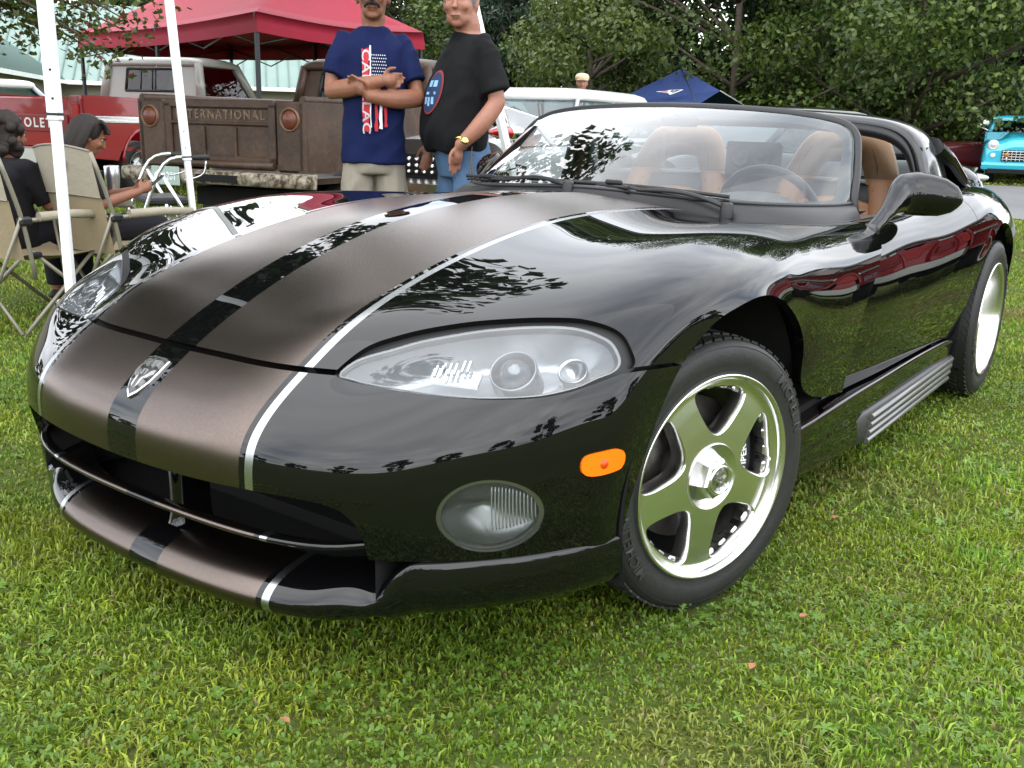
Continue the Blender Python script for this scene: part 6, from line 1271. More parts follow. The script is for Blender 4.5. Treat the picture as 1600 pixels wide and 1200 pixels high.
# blue canopy with team emblem
BLUE = mat('navy_canvas', (.014, .036, .135), .7, bump=(2., .5))
bc = np.array(P2(1075, 24.5)); bl = np.array(P2(955, 26.3))-bc; br_ = np.array(P2(1165, 27.0))-bc; bl = bl/np.linalg.norm(bl)*2.9; br_ = br_/np.linalg.norm(br_)*2.9
def blue_canopy():
    root = empty('blue_canopy', (bc[0], bc[1], 0), 0, 'navy blue peaked canopy with a white and red emblem below the trees', 'canopy')
    n0 = np.zeros(2); C = [n0, br_, br_+bl, bl]; ez, pz = 1.62, 2.58; pk = (br_+bl)/2; mb = MB(); mb.smooth = False
    A = [(*c, ez) for c in C]; P = (*pk, pz); f0 = ((C[0]+C[1])/2); G = (*(f0+(pk-f0)*.12), 2.02)
    mb.add([A[0], A[3], P, A[2], A[1], G], [[1, 0, 5, 2], [3, 1, 2], [4, 3, 2], [2, 5, 4]], smooth=False); mb.build('roof_cloth', BLUE, root)
    for k, c in enumerate(C): l = bar(root, 'leg', STEEL, (*c, 0), (*c, ez), .02)
    bar(root, 'roof_pole', STEEL, A[0], P, .015); bar(root, 'roof_pole', STEEL, A[1], P, .015); bar(root, 'front_rod', mat('grey_rod', (.4, .4, .4), .4), G, A[1], .015)
    mb = MB(); mb.add([(*C[1], ez), P, (*(C[1]+(C[2]-C[1])*.6), ez+.45)], [[0, 1, 2]], smooth=False); mb.build('red_panel', mat('red_cloth', (.45, .02, .03), .7), root)
    # emblem on the left roof face
    o = np.array(A[0]); u = np.array(A[3])-o; v = np.array(P)-o; u /= np.linalg.norm(u); nrm = np.cross(u, v); nrm /= np.linalg.norm(nrm); vv = np.cross(nrm, u)
    if np.dot(nrm, np.array(CAM_POS)-np.array([bc[0], bc[1], 0])-o) < 0: nrm = -nrm
    up3 = np.array([0, 0, 1.])-nrm*nrm[2]; up3 /= np.linalg.norm(up3); rt3 = np.cross(up3, nrm); cen = (np.array(A[0])*.42+np.array(A[3])*.24+np.array(P)*.34)
    def put(nm, m, Q, h):
        mb = MB(); mb.add([tuple(cen+rt3*a*.92+up3*b*.92+nrm*h) for a, b in Q], [list(range(len(Q)))], smooth=False); return mb.build(nm, m, root)
    put('emblem', WHITEE, [(-.45, .03), (-.28, .045), (-.12, .07), (-.02, .10), (.12, .115), (.42, .115), (.33, .02), (.20, -.09), (.13, -.14), (.06, -.09), (.0, -.05), (-.12, -.03), (-.28, -.0), (-.45, .01)], .012)
    put('emblem_streak', mat('emblem_red', (.5, .02, .04), .6), [(-.36, .030), (-.20, .047), (-.06, .062), (-.06, .048), (-.2, .036)], .018); put('emblem_streak', mat('emblem_red'), [(-.30, .018), (-.10, .020), (.0, .0), (-.02, -.02), (-.14, -.008)], .018)
    put('emblem_face', mat('emblem_navy', (.01, .02, .07), .6), [(.06, .09), (.34, .09), (.26, .02), (.16, -.06), (.12, -.02), (.05, .0), (.02, .05)], .018); put('emblem_face', mat('emblem_grey', (.4, .42, .44), .6), [(.13, .05), (.22, .055), (.18, .0), (.14, -.02), (.11, .01)], .024)
blue_canopy()
# white canopy over the spectators: only its legs reach into the picture
leg1, leg2, leg3 = np.array(P2(74, 3.35)), np.array(P2(290, 5.7)), np.array(P2(846, 5.9))
def white_canopy():
    cen = (leg1+leg3)/2; root = empty('white_canopy', (leg2[0], leg2[1], 0), 0, 'white metal canopy frame with slim square legs beside the roadster', 'canopy')
    L = [leg1-leg2, np.zeros(2), leg3-leg2, leg1+leg3-2*leg2]; top = 2.75
    # lean of each leg, as it stands (top displaced from foot)
    lean = [(-HRT[:2]*.00), (-HRT[:2]*.16), (-HRT[:2]*.72), np.zeros(2)]
    for k, (l, ln) in enumerate(zip(L, lean)):
        if k == 3: continue
        f = np.array([l[0], l[1], 0]); t = np.array([l[0]+ln[0], l[1]+ln[1], top]); q = Vector(t-f).to_track_quat('Z', 'Y').to_matrix(); a = math.atan2(HDIR[0], HDIR[1]); q = q @ Matrix.Rotation(-a, 3, 'Z')
        zc = 1.05 if k == 0 else .83; mb = MB(); u = (t-f)/np.linalg.norm(t-f)
        w = (.040, .030) if k == 0 else (.042, .032); mb.box(tuple(f+u*(zc/2)), (w[1], w[1], zc), rot=q, bevel=.003); mb.box(tuple(f+u*((zc+np.linalg.norm(t-f))/2-.01)), (w[0], w[0], np.linalg.norm(t-f)-zc+.02), rot=q, bevel=.003); lg = mb.build('leg', WSTEEL, root)
        MB().box(tuple(f+u*zc), (w[0]*1.08, w[0]*1.08, .012), rot=q, bevel=.003).build('leg_collar', STEEL, lg)
        for dz in (.05, .14): MB().box(tuple(f+u*(zc+dz)-HDIR*w[0]*.5+HRT*.006), (.007, .004, .007), rot=q).build('leg_hole', DARK, lg)
        MB().box((f[0], f[1], .006), (.1, .1, .012)).build('foot_plate', WSTEEL, lg)
white_canopy()
# ------------------------------------------------------------------ folding camp chairs
CANVAS = mat('beige_canvas', (.28, .225, .14), .85, noise=(5, .5, (.22, .175, .108)), bump=(60, .25)); CANVAS2 = mat('light_canvas', (.34, .31, .24), .85, noise=(7, .5, (.28, .25, .19)), bump=(50, .3)); TUBE = mat('beige_tube', (.22, .20, .155), .4, .3)
def camp_chair(name, label, loc, rz, badge=True):
    """faces local +Y; back at -Y"""
    root = empty(name, loc, rz, label, 'camp chair', 'camp chairs by the canopy'); w = .27
    for s in (-1, 1):
        bar(root, 'leg', TUBE, (s*w, -.30, 0), (s*w*.92, .20, .44), .0105); bar(root, 'leg', TUBE, (s*w, .30, 0), (s*w*.95, -.20, .44), .0105)
        mb = MB(); mb.tube(curve([(s*(w+.03), -.22, .30), (s*(w+.035), -.27, .62), (s*(w+.02), -.36, .94)], 8), .0115, 8); mb.build('back_post', TUBE, root)
        bar(root, 'rear_strut', TUBE, (s*(w+.05), -.28, .62), (s*.02, -.36, .02), .0095)
        mb = MB(); mb.tube(curve([(s*(w+.03), -.24, .60), (s*(w+.045), .0, .615), (s*(w+.045), .20, .60), (s*(w+.04), .27, .50), (s*(w+.0), .24, .40)], 14), .0125, 8); mb.build('arm_tube', TUBE, root)
        mb = MB(); mb.tube([(s*(w+.042), -.18, .618), (s*(w+.045), .02, .622), (s*(w+.045), .20, .61)], .024, 10); mb.build('arm_pad', CANVAS2, root)
        MB().box((s*(w+.035), -.255, .60), (.05, .07, .045), bevel=.012).build('hinge', SATIN, root); MB().box((s*w, -.18, .42), (.03, .05, .03), bevel=.008).build('foot_joint', SATIN, root)
    bar(root, 'cross_tube', TUBE, (-w, -.30, .015), (w*.9, -.26, .40), .009); bar(root, 'cross_tube', TUBE, (w, -.30, .015), (-w*.9, -.26, .40), .009)
    rows = []
    for t in np.linspace(0, 1, 10):
        rows.append([((w+.02)*s*(1-.05*(1-t)), -.255-.105*t-.05*(1-s*s)*(1-.5*t), .40+.545*t+.025*(1-s*s)*t*t) for s in np.linspace(-1, 1, 11)])
    mb = MB(); mb.grid(rows[:6]); b = mb.build('backrest', CANVAS, root); mb = MB(); mb.grid([[(x, y-.006, z) for x, y, z in r_] for r_ in rows[5:]]); mb.build('backrest_cap', CANVAS2, root)
    mb = MB(); mb.tube([(x, y-.006, z) for x, y, z in rows[-1]], .006, 6); mb.tube([(x, y-.008, z) for x, y, z in rows[5]], .003, 5); mb.build('piping', mat('grey_piping', (.22, .2, .17), .8), root)
    mb = MB(); mb.grid([[(w*s, -.24+.48*t, .425-.045*(1-s*s)-.02*math.sin(math.pi*t)) for s in np.linspace(-1, 1, 9)] for t in np.linspace(0, 1, 8)]); mb.build('seat', CANVAS, root)
    root.scale = (.94, .94, .93)
    if badge:
        red = mat('red_stitch', (.55, .06, .04), .7); bd = MB(); P0 = rows[8][5]
        for k, (u, v, l) in enumerate(((-.075, .012, .05), (-.08, -.003, .055), (-.065, -.017, .03), (-.088, -.02, .014))): bd.box((.0+u*-1-.02, P0[1]-.012, P0[2]-.03+v), (l, .004, .008), bevel=.001)
        bd.build('stitched_badge', red, root)
    return root
aim = -(math.atan2(HDIR[0], HDIR[1]))
camp_chair('camp_chair', 'beige folding camp chair the woman with the phone sits in', spot(178, 5.25), aim+R(-38))
camp_chair('camp_chair', 'beige folding camp chair cut by the left edge of the picture', spot(24, 4.95), aim+R(-30))
# rollator walker beside the woman
def walker():
    root = empty('walker', spot(228, 6.5), aim+R(-60), 'silver wheeled walking frame beside the seated woman', 'walking frame'); ch = mat('walker_silver', (.6, .61, .62), .2, .9)
    for s in (-1, 1):
        mb = MB(); mb.tube(curve([(s*.25, -.30, .10), (s*.25, -.12, .50), (s*.25, .0, .76), (s*.25, .10, .80), (s*.25, .26, .80)], 14), .0125, 8); mb.build('side_frame', ch, root)
        bar(root, 'front_leg', ch, (s*.25, .30, .10), (s*.25, -.02, .70), .0125); mb = MB().tube([(s*.25, .14, .80), (s*.25, .28, .80)], .018, 10); mb.build('grip', RUBBER, root)
        for y in (-.30, .30): MB().lathe([(.06, -.012), (.085, -.012), (.09, 0), (.085, .012), (.06, .012)], 20, 'X', (s*.25, y, .09)).build('wheel', RUBBER, root, recalc=True)
        mb = MB(); mb.tube(curve([(s*.25, .26, .79), (s*.25, .24, .70), (s*.25, .12, .66)], 8), .006, 6); mb.build('brake_lever', ch, root)
    bar(root, 'cross_brace', ch, (-.25, .0, .5), (.25, .1, .3), .01); bar(root, 'cross_brace', ch, (.25, .0, .5), (-.25, .1, .3), .01); MB().box((0, .02, .52), (.46, .26, .05), bevel=.015).build('seat', RUBBER, root)
walker()
# ------------------------------------------------------------------ people (local frame: facing +Y, their right hand side = +X)
def skin_mat(name, c): return mat(name, c, .5, noise=(26, .45, (min(1, c[0]*1.30), c[1]*1.12, c[2]*1.05)), bump=(60, .16), sss=.08)
def capsule(mb, P, r, n=12, k=10):
    C = curve(P, max(k, 3)) if len(P) > 2 else np.array([np.array(P[0])+(np.array(P[1])-np.array(P[0]))*t for t in np.linspace(0, 1, k)])
    rr = np.interp(np.linspace(0, 1, len(C)), np.linspace(0, 1, len(r)), r); mb.tube([tuple(c) for c in C], list(rr), n); mb.ell(tuple(C[0]), (rr[0],)*3, 10, 6); mb.ell(tuple(C[-1]), (rr[-1],)*3, 10, 6)
def rings(mb, R_, n=28, caps=True):
    """elliptic sections (cx, cy, z, rx, ry[, squareness])"""
    Q = []
    for cx, cy, z, rx, ry in R_:
        Q.append([(cx+rx*math.copysign(abs(math.cos(a))**.85, math.cos(a)), cy+ry*math.copysign(abs(math.sin(a))**.85, math.sin(a)), z) for a in [2*math.pi*j/n for j in range(n)]])
    mb.loft(Q, caps, caps, flip=True)
def dense(R_, m):
    A = np.array(R_, float); t = np.concatenate([[0], np.cumsum(np.abs(np.diff(A[:, 2]))+1e-3)]); return cubic(t, A, np.linspace(0, t[-1], m)).tolist()
def fuse(mb, name, m, parent, voxel=.008, smooth=6):
    o = mb.build(name, m, parent, recalc=True); r = add_mod(o, 'REMESH', mode='VOXEL', voxel_size=voxel, use_smooth_shade=True); s = add_mod(o, 'SMOOTH', factor=.5, iterations=smooth); bake(o)
    o.data.polygons.foreach_set('use_smooth', [True]*len(o.data.polygons)); return o
from mathutils import noise as mnoise
def wrinkle(o, amp, sx, sz, seed=0.):
    """cloth folds: push the surface in and out along its normals"""
    n = len(o.data.vertices); c = np.empty(n*3, np.float32); o.data.vertices.foreach_get('co', c); c = c.reshape(-1, 3); nr = np.empty(n*3, np.float32); o.data.vertices.foreach_get('normal', nr); nr = nr.reshape(-1, 3)
    q = np.stack([c[:, 0]*sx+seed, c[:, 1]*sx, c[:, 2]*sz+c[:, 0]*4], 1); d = np.empty(n, np.float32)
    for i, (x, y, z) in enumerate(q.tolist()):
        d[i] = .75*(1-2*abs(mnoise.noise((x, y, z))))+.45*mnoise.noise((x*2.3+3.1, y*2.3, z*2.3+seed))-.25
    c = c+nr*(amp*d)[:, None]; o.data.vertices.foreach_set('co', c.ravel()); o.data.update(); return o
def hand(mb, w, d, side, curl=.5, sz=1.0, up=(0, 0, 1)):
    """palm at wrist w pointing along d; side +1: thumb towards up; fingers bent by curl"""
    w = np.array(w, float); d = np.array(d, float); d /= np.linalg.norm(d); u = np.array(up, float); u -= d*np.dot(u, d); u /= np.linalg.norm(u); n = np.cross(d, u)*side
    capsule(mb, [w, w+d*.075*sz], [.024*sz, .030*sz], 10, 6); mb.ell(tuple(w+d*.055*sz), (.034*sz,)*3, 10, 6); base = w+d*.085*sz
    for k, (off, ln) in enumerate(((.030, .066), (.010, .076), (-.011, .070), (-.030, .054))):
        b = base+u*off*sz-d*.006*abs(k-1); p1 = b+d*ln*.45*sz+n*curl*.012*sz; p2 = p1+(d*(1-curl*.7)+n*curl*.9)*ln*.35*sz; p3 = p2+(d*(1-curl*1.3)+n*curl*1.2)*ln*.3*sz; capsule(mb, [b, p1, p2, p3], [.0098*sz, .0092*sz, .0082*sz, .007*sz], 8, 8)
    t0 = w+d*.03*sz+u*.026*sz; capsule(mb, [t0, t0+(d*.6+u*.7+n*.3)*.034*sz, t0+(d*.9+u*.45+n*.5)*.066*sz], [.013*sz, .011*sz, .0085*sz], 8, 8)
def head_parts(mb, c, yaw, pitch, k=1.0, jaw=1.0):
    """skull, face, ears; returns the frame (centre, rotation)"""
    M = np.array(Matrix.Rotation(yaw, 3, 'Z') @ Matrix.Rotation(pitch, 3, 'X')); c = np.array(c)
    def f(x, y, z): return tuple(c+M@np.array([x, y, z])*k)
    rot = Matrix(M.tolist())
    def e(x, y, z, a, b, d): mb.ell(f(x, y, z), (a*k, b*k, d*k), 20, 14, rot)
    e(0, -.012, .035, .077, .096, .088); e(0, .020, -.015, .066, .072, .090); e(0, .030, -.070, .052*jaw, .052, .045); e(0, .062, -.098, .026, .018, .018); e(0, -.03, -.03, .062, .07, .08)
    e(0, .083, .030, .052, .014, .012); e(0, .098, -.012, .011, .014, .028); e(0, .110, -.030, .0165, .013, .0115); e(.038, .070, -.022, .022, .018, .022); e(-.038, .070, -.022, .022, .018, .022)
    e(0, .084, -.062, .024, .011, .0055); e(0, .081, -.073, .021, .011, .006)
    for s in (-1, 1): e(s*.076, -.012, -.008, .010, .020, .033); e(s*.082, -.018, .012, .006, .014, .014)
    return f, rot
def face_bits(f, rot, root, k=1.0, brow=(.03, .022, .018), iris=(.03, .02, .012)):
    mb = MB()
    for s in (-1, 1): mb.ell(f(s*.031, .0775, .011), (.0115*k, .008*k, .0062*k), 12, 8, rot)
    ey = mb.build('eyes', mat('eye_white', (.36, .33, .30), .25), root); mb = MB()
    for s in (-1, 1): mb.ell(f(s*.031, .0840, .0105), (.0056*k, .003*k, .0052*k), 10, 6, rot)
    mb.build('irises', mat('iris_dark', iris, .1), ey); mb = MB()
    for s in (-1, 1): mb.tube([f(s*.012, .0945, .026), f(s*.03, .0935, .032), f(s*.048, .083, .028)], [.0045*k, .0055*k, .003*k], 6)
    mb.build('eyebrows', mat('hair_brow_%d' % int(brow[0]*1000), brow, .9), root); mb = MB()
    mb.tube([f(-.024, .0915, -.0675), f(-.01, .0965, -.0665), f(.01, .0965, -.0665), f(.024, .0915, -.0675)], .0018*k, 5); mb.build('lip_line', mat('lip_shadow', (.16, .05, .04), .6), root)
def fabric(name, c, c2=None): return mat(name, c, .85, noise=(5, .6, c2 or tuple(q*1.25 for q in c)), bump=(9, .55), spec=.15)
def legs_body(mb, hips, knees, ankles, rt=.082, fwd=(0, 1, 0)):
    for h, kn, a in zip(hips, knees, ankles): capsule(mb, [h, kn], [rt, .058], 12, 8); capsule(mb, [kn, ((kn[0]+a[0])/2, (kn[1]+a[1])/2-.02, (kn[2]+a[2])/2), a], [.056, .056, .036], 12, 10); mb.ell((a[0]+fwd[0]*.06, a[1]+fwd[1]*.06, a[2]-.035), (.045, .12, .038), 12, 8)
def shoes(root, ankles, m, fwd=1):
    for a in ankles: mb = MB(); mb.ell((a[0], a[1]+.065*fwd, a[2]-.045), (.052, .145, .05), 16, 10); mb.v = [(p[0], p[1], max(p[2], .004)) for p in mb.v]; mb.build('shoe', m, root)
def squeeze(root, fx, fy, z0=1.455, z1=1.53):
    for o in [c for c in bpy.data.objects if c.parent == root and c.type == 'MESH']:
        n = len(o.data.vertices); c = np.empty(n*3, np.float32); o.data.vertices.foreach_get('co', c); c = c.reshape(-1, 3)
        k = np.clip((c[:, 2]-z0)/(z1-z0), 0, 1); c[:, 0] *= fx+(1-fx)*k; c[:, 1] *= fy+(1-fy)*k; o.data.vertices.foreach_set('co', c.ravel()); o.data.update()
# ---- man in the navy T-shirt, arms crossed
def man_navy():
    SK = skin_mat('tanned_skin', (.195, .088, .052)); p = spot(573, 5.06); rz = math.atan2(HDIR[0], HDIR[1]); root = empty('person', p, math.pi-rz+R(9), 'man in navy T-shirt and khaki shorts with crossed arms behind the roadster', 'person')
    hips = [(.095, 0, .92), (-.095, 0, .92)]; knees = [(.12, .02, .50), (-.12, .02, .50)]; ank = [(.13, -.02, .085), (-.13, -.02, .085)]
    sh = [(.185, -.01, 1.435), (-.185, -.01, 1.435)]; mb = MB(); legs_body(mb, hips, knees, ank)
    rings(mb, dense([(0, 0, .84, .155, .105), (0, 0, .95, .165, .115), (0, .015, 1.10, .150, .110), (0, .01, 1.25, .165, .112), (0, 0, 1.38, .175, .10), (0, -.01, 1.45, .13, .075), (0, -.01, 1.49, .06, .055)], 20)); capsule(mb, [(0, -.012, 1.46), (0, .0, 1.57)], [.062, .055])
    f, rot = head_parts(mb, (0, .015, 1.632), R(-4), R(4))
    R_e, R_w = (.262, .045, 1.19), (-.035, .205, 1.235); L_e, L_w = (-.270, .075, 1.165), (.03, .195, 1.165)
    capsule(mb, [(.165, -.01, 1.395), ((sh[0][0]+R_e[0])/2+.008, .0, 1.31), R_e], [.050, .052, .043]); capsule(mb, [R_e, (.12, .15, 1.205), R_w], [.044, .047, .030]); hand(mb, R_w, (-.9, -.25, .05), 1, .5)
    capsule(mb, [(-.165, -.01, 1.395), (-.225, .015, 1.30), L_e], [.050, .052, .043]); capsule(mb, [L_e, (-.13, .155, 1.155), L_w], [.045, .048, .030]); hand(mb, L_w, (.75, -.10, .55), -1, .35, up=(0, .5, .8))
    fuse(mb, 'body', SK, root, .0064, 4); face_bits(f, rot, root)
    # moustache, cap
    mb = MB()
    for s in (-1, 1): mb.tube(curve([f(0, .101, -.046), f(s*.014, .102, -.049), f(s*.030, .094, -.058), f(s*.034, .088, -.070)], 8), [.007, .0085, .0085, .008, .0075, .007, .006, .004], 8)
    hair = mat('black_hair', (.012, .010, .009), .75, bump=(120, .5)); mb.build('moustache', hair, root)
    mb = MB(); mb.ell(f(0, -.018, .030), (.084, .100, .098), 24, 16, rot); mb.v = [v for v in mb.v]; o = fuse(mb, 'hair', hair, root, .01, 3)
    cut = [v for v in o.data.vertices]
    for v in cut:
        q = np.array(v.co)-np.array(f(0, 0, 0))
        if q[1] > .055 or q[2] < -.045: v.co = Vector(np.array(f(0, -.01, 0))+q*.80)
    mb = MB(); R0 = []
    for z, r1, r2 in ((.045, .088, .106), (.075, .088, .104), (.11, .078, .092), (.132, .05, .06), (.138, .01, .01)): R0.append([f(r1*math.cos(a), -.012+r2*math.sin(a), z) for a in [2*math.pi*j/24 for j in range(24)]])
    mb.loft(R0, flip=True); cap = mb.build('cap', mat('black_cap', (.01, .01, .012), .8), root, recalc=True); mb = MB(); rows = [[f(.080*s, .078+t*.085*(1-.35*s*s), .052-.018*t+.012*(1-s*s)) for s in np.linspace(-1, 1, 11)] for t in (0, .5, 1)]; mb.grid(rows); add_mod(mb.build('cap_brim', mat('black_cap'), root), 'SOLIDIFY', thickness=.005)
    # shirt
    NAVY = fabric('navy_cotton', (.005, .009, .042), (.009, .015, .064)); mb = MB()
    T = dense([(0, .0, .845, .205, .148), (.004, .0, .95, .198, .145), (0, .012, 1.08, .188, .138), (0, .012, 1.22, .195, .135), (0, .005, 1.34, .205, .125), (0, -.004, 1.415, .195, .105), (0, -.01, 1.462, .135, .082), (0, -.008, 1.488, .090, .072)], 26)
    rings(mb, T)
    for s, e in ((sh[0], R_e), (sh[1], L_e)):
        s = np.array(s); e = np.array(e); m_ = s+(e-s)*.74; capsule(mb, [s+np.array([-.012*np.sign(s[0]), 0, -.03]), s+(e-s)*.4], [.066, .068]); mb.tube([tuple(s+(e-s)*.25), tuple(s+(e-s)*.5), tuple(m_)], [.066, .069, .074], 16)
    wrinkle(fuse(mb, 'tshirt', NAVY, root, .0085, 7), .013, 5., 7.)
    # print: flag with upright lettering, on the chest
    def chest(u, v, h=.0): z = v; ry = np.interp(z, [.845, .95, 1.08, 1.22, 1.34, 1.415], [.148, .145, .150, .148, .131, .106]); rx = .195; c_ = max(-.99, min(.99, u/rx)); y = .008+ry*math.sqrt(1-abs(c_)**2.2); return (u, y+.0105+h, z)
    def patch(nm, m, x0, x1, z0, z1, h=0., n=4, k=8, jag=0.):
        mb = MB(); rows = [[chest(x0+(x1-x0)*i/n+(rnd(-jag, jag) if i in (0, n) else 0), z0+(z1-z0)*j/k+(rnd(-jag, jag) if j in (0, k) else 0), h) for i in range(n+1)] for j in range(k+1)]; mb.grid(rows, flip=True); return mb.build(nm, m, root)
    random.seed(3); pr = mat('print_red', (.42, .02, .03), .8); pw = mat('print_white', (.72, .72, .74), .8)
    patch('print_stripe', pr, .030, .070, 1.00, 1.385, .001, jag=.006)
    for k, x in enumerate((-.012, -.040, -.068)): patch('print_stripe', pr if k % 2 == 0 else pw, x-.010, x+.010, 1.0+.012*k, 1.14, .001, 3, 5, .004)
    patch('print_stripe', pw, .018, .026, 1.02, 1.40, .001, 2, 10, .003)
    V, F = text_mesh('CADILLAC', .070, .0002, .001, 1.08); MB().add([chest(.050-p[1]*1.0, 1.185-p[0]*1.12, .0025) for p in V], F, smooth=False).build('print_lettering', pw, root)
    mb = MB()
    for i in range(7):
        for j in range(8):
            cx, cz = -.072+.013*i+(.0065 if j % 2 else 0), 1.25+.015*j; P = [chest(cx+.0045*math.sin(a)*(1 if q % 2 == 0 else .42), cz+.0045*math.cos(a)*(1 if q % 2 == 0 else .42), .002) for q, a in enumerate(np.linspace(0, 2*math.pi, 11)[:-1])]; mb.add(P, [list(range(10))], smooth=False)
    tag(mb.build('print_stars', pw, root), kind='stuff')
    # shorts
    KH = fabric('khaki_cotton', (.225, .20, .16), (.27, .245, .20)); mb = MB(); rings(mb, dense([(0, 0, .80, .178, .125), (0, 0, .88, .188, .132), (0, 0, .97, .176, .126)], 10))
    for h, kn in zip(hips, knees): h = np.array(h); kn = np.array(kn); mb.tube([tuple(h+np.array([0, 0, -.02])), tuple(h+(kn-h)*.5), tuple(h+(kn-h)*.95)], [.098, .103, .098], 18)
    wrinkle(fuse(mb, 'shorts', KH, root, .009, 6), .012, 8., 6., 7.); shoes(root, ank, mat('grey_shoe', (.2, .2, .2), .7)); squeeze(root, .79, .95); root.scale = (1.005,)*3
man_navy()
# ---- man in the black T-shirt and jeans, hand in pocket
def man_black():
    SK = skin_mat('ruddy_skin', (.265, .128, .087)); p = spot(714, 5.05); a0 = math.atan2(HDIR[0], HDIR[1]); root = empty('person', p, math.pi-a0+R(-61), 'man in black T-shirt and blue jeans with hand in pocket behind the roadster', 'person')
    hips = [(.10, 0, .92), (-.10, 0, .92)]; knees = [(.12, .04, .50), (-.12, .02, .50)]; ank = [(.13, .0, .085), (-.13, -.03, .085)]; sh = [(.185, -.03, 1.44), (-.185, -.03, 1.44)]; mb = MB(); legs_body(mb, hips, knees, ank)
    rings(mb, dense([(0, 0, .84, .165, .12), (0, .02, .95, .18, .15), (0, .05, 1.07, .175, .165), (0, .04, 1.22, .178, .150), (0, .0, 1.36, .18, .115), (0, -.02, 1.45, .13, .08), (0, -.02, 1.49, .065, .06)], 20)); capsule(mb, [(0, -.025, 1.46), (0, .005, 1.57)], [.068, .062])
    f, rot = head_parts(mb, (0, .030, 1.625), R(50), R(2), 1.03, 1.12)
    Le, Lw = (-.262, -.085, 1.165), (-.212, .125, .962); Re, Rw = (.27, -.05, 1.17), (.215, .13, .96)
    capsule(mb, [(-.165, -.03, 1.395), (-.226, -.055, 1.30), Le], [.052, .056, .047]); capsule(mb, [Le, (-.268, .02, 1.06), Lw], [.048, .050, .033]); hand(mb, Lw, (.42, .10, -.90), -1, .25, up=(0, 1, 0))
    capsule(mb, [(.165, -.03, 1.395), (.23, -.04, 1.30), Re], [.052, .056, .047]); capsule(mb, [Re, (.26, .05, 1.06), Rw], [.048, .050, .033]); hand(mb, Rw, (-.10, .25, -.95), 1, .4, up=(0, 1, 0))
    fuse(mb, 'body', SK, root, .0064, 4); face_bits(f, rot, root, 1.03, (.12, .10, .085), (.05, .06, .07))
    gh = mat('grey_hair', (.16, .15, .14), .8, bump=(140, .5)); mb = MB(); mb.ell(f(0, -.024, .032), (.088, .105, .104), 24, 16, rot); o = fuse(mb, 'hair', gh, root, .008, 3); fc = np.array(rot)@np.array([0, 1., 0])
    for v in o.data.vertices:
        q = np.array(v.co)-np.array(f(0, 0, 0))
        if q@fc > .055 or q[2] < -.04: v.co = Vector(np.array(f(0, -.01, 0))+q*.80)
    BK = fabric('black_cotton', (.006, .006, .007), (.012, .012, .013)); mb = MB()
    T = dense([(0, .05, .925, .200, .168), (0, .065, 1.00, .212, .190), (0, .06, 1.10, .210, .190), (0, .045, 1.22, .210, .172), (0, .01, 1.34, .212, .14), (0, -.012, 1.42, .20, .112), (0, -.022, 1.465, .140, .088), (0, -.02, 1.492, .096, .078)], 26); rings(mb, T)
    for s, e in ((sh[1], Le), (sh[0], Re)):
        s = np.array(s); e = np.array(e); capsule(mb, [s+np.array([-.012*np.sign(s[0]), 0, -.03]), s+(e-s)*.4], [.070, .074]); mb.tube([tuple(s+(e-s)*.2), tuple(s+(e-s)*.5), tuple(s+(e-s)*.84)], [.070, .078, .086], 16)
    wrinkle(fuse(mb, 'tshirt', BK, root, .0085, 7), .015, 5., 6., 4.)
    # oval chest print
    def chest(u, v, h=0.): A = np.array(T); rx = np.interp(v, A[:, 2], A[:, 3]); ry = np.interp(v, A[:, 2], A[:, 4]); cy = np.interp(v, A[:, 2], A[:, 1]); c_ = max(-.99, min(.99, u/rx)); return (u, cy+ry*(1-abs(c_)**2.3)**.43+.004+h, v)
    def disc(nm, m, cx, cz, r1, r2, h):
        mb = MB(); rows = [[chest(cx+r1*t*math.cos(a), cz+r2*t*math.sin(a), h) for a in np.linspace(0, 2*math.pi, 29)] for t in (.02, .4, .75, 1.)]; mb.grid(rows); return mb.build(nm, m, root)
    disc('print_ring', mat('print_dark_red', (.22, .03, .03), .8), -.035, 1.205, .090, .105, .004); disc('print_disc', mat('print_dark_blue', (.012, .03, .085), .8), -.035, 1.205, .080, .094, .007)
    pb = mat('print_pale_blue', (.22, .42, .62), .8); mb = MB()
    for k, (cx, cz, w, h_) in enumerate(((-.03, 1.245, .05, .030), (.035, 1.245, .045, .030), (0, 1.20, .13, .012), (-.045, 1.165, .03, .034), (0, 1.16, .03, .042), (.045, 1.165, .03, .034))):
        mb.add([chest(cx*.8-.035+a*w*.4+.15*b*h_, cz+b*h_/2, .010) for a, b in ((-1, -1), (1, -1), (1, 1), (-1, 1))], [[0, 1, 2, 3]], smooth=False)
    mb.build('print_emblem', pb, root)
    BJ = mat('blue_denim', (.042, .095, .19), .85, noise=(9, .7, (.09, .16, .275)), bump=(120, .3)); mb = MB(); rings(mb, dense([(0, .0, .80, .185, .14), (0, .005, .88, .195, .15), (0, .015, .955, .190, .152), (0, .02, .985, .186, .150)], 10))
    for h, kn, an in zip(hips, knees, ank): h, kn, an = map(np.array, (h, kn, an)); mb.tube([tuple(h+np.array([0, 0, -.02])), tuple(h+(kn-h)*.5), tuple(kn), tuple(an+np.array([0, .0, -.04]))], [.104, .100, .086, .082], 18)
    wrinkle(fuse(mb, 'jeans', BJ, root, .009, 5), .006, 7., 9., 2.); mb = MB()
    st = mat('denim_seam', (.20, .17, .11), .8)
    for z0 in (.0,):
        R0 = [[(0+.193*math.cos(a)*k, .02+.157*math.sin(a)*k, z) for a in [2*math.pi*j/32 for j in range(32)]] for z, k in ((.955, 1.0), (.957, 1.025), (.988, 1.015), (.990, .98))]
    mb.loft(R0, False, False, flip=True); belt = mb.build('belt', mat('brown_leather', (.07, .035, .02), .5), root, recalc=True)
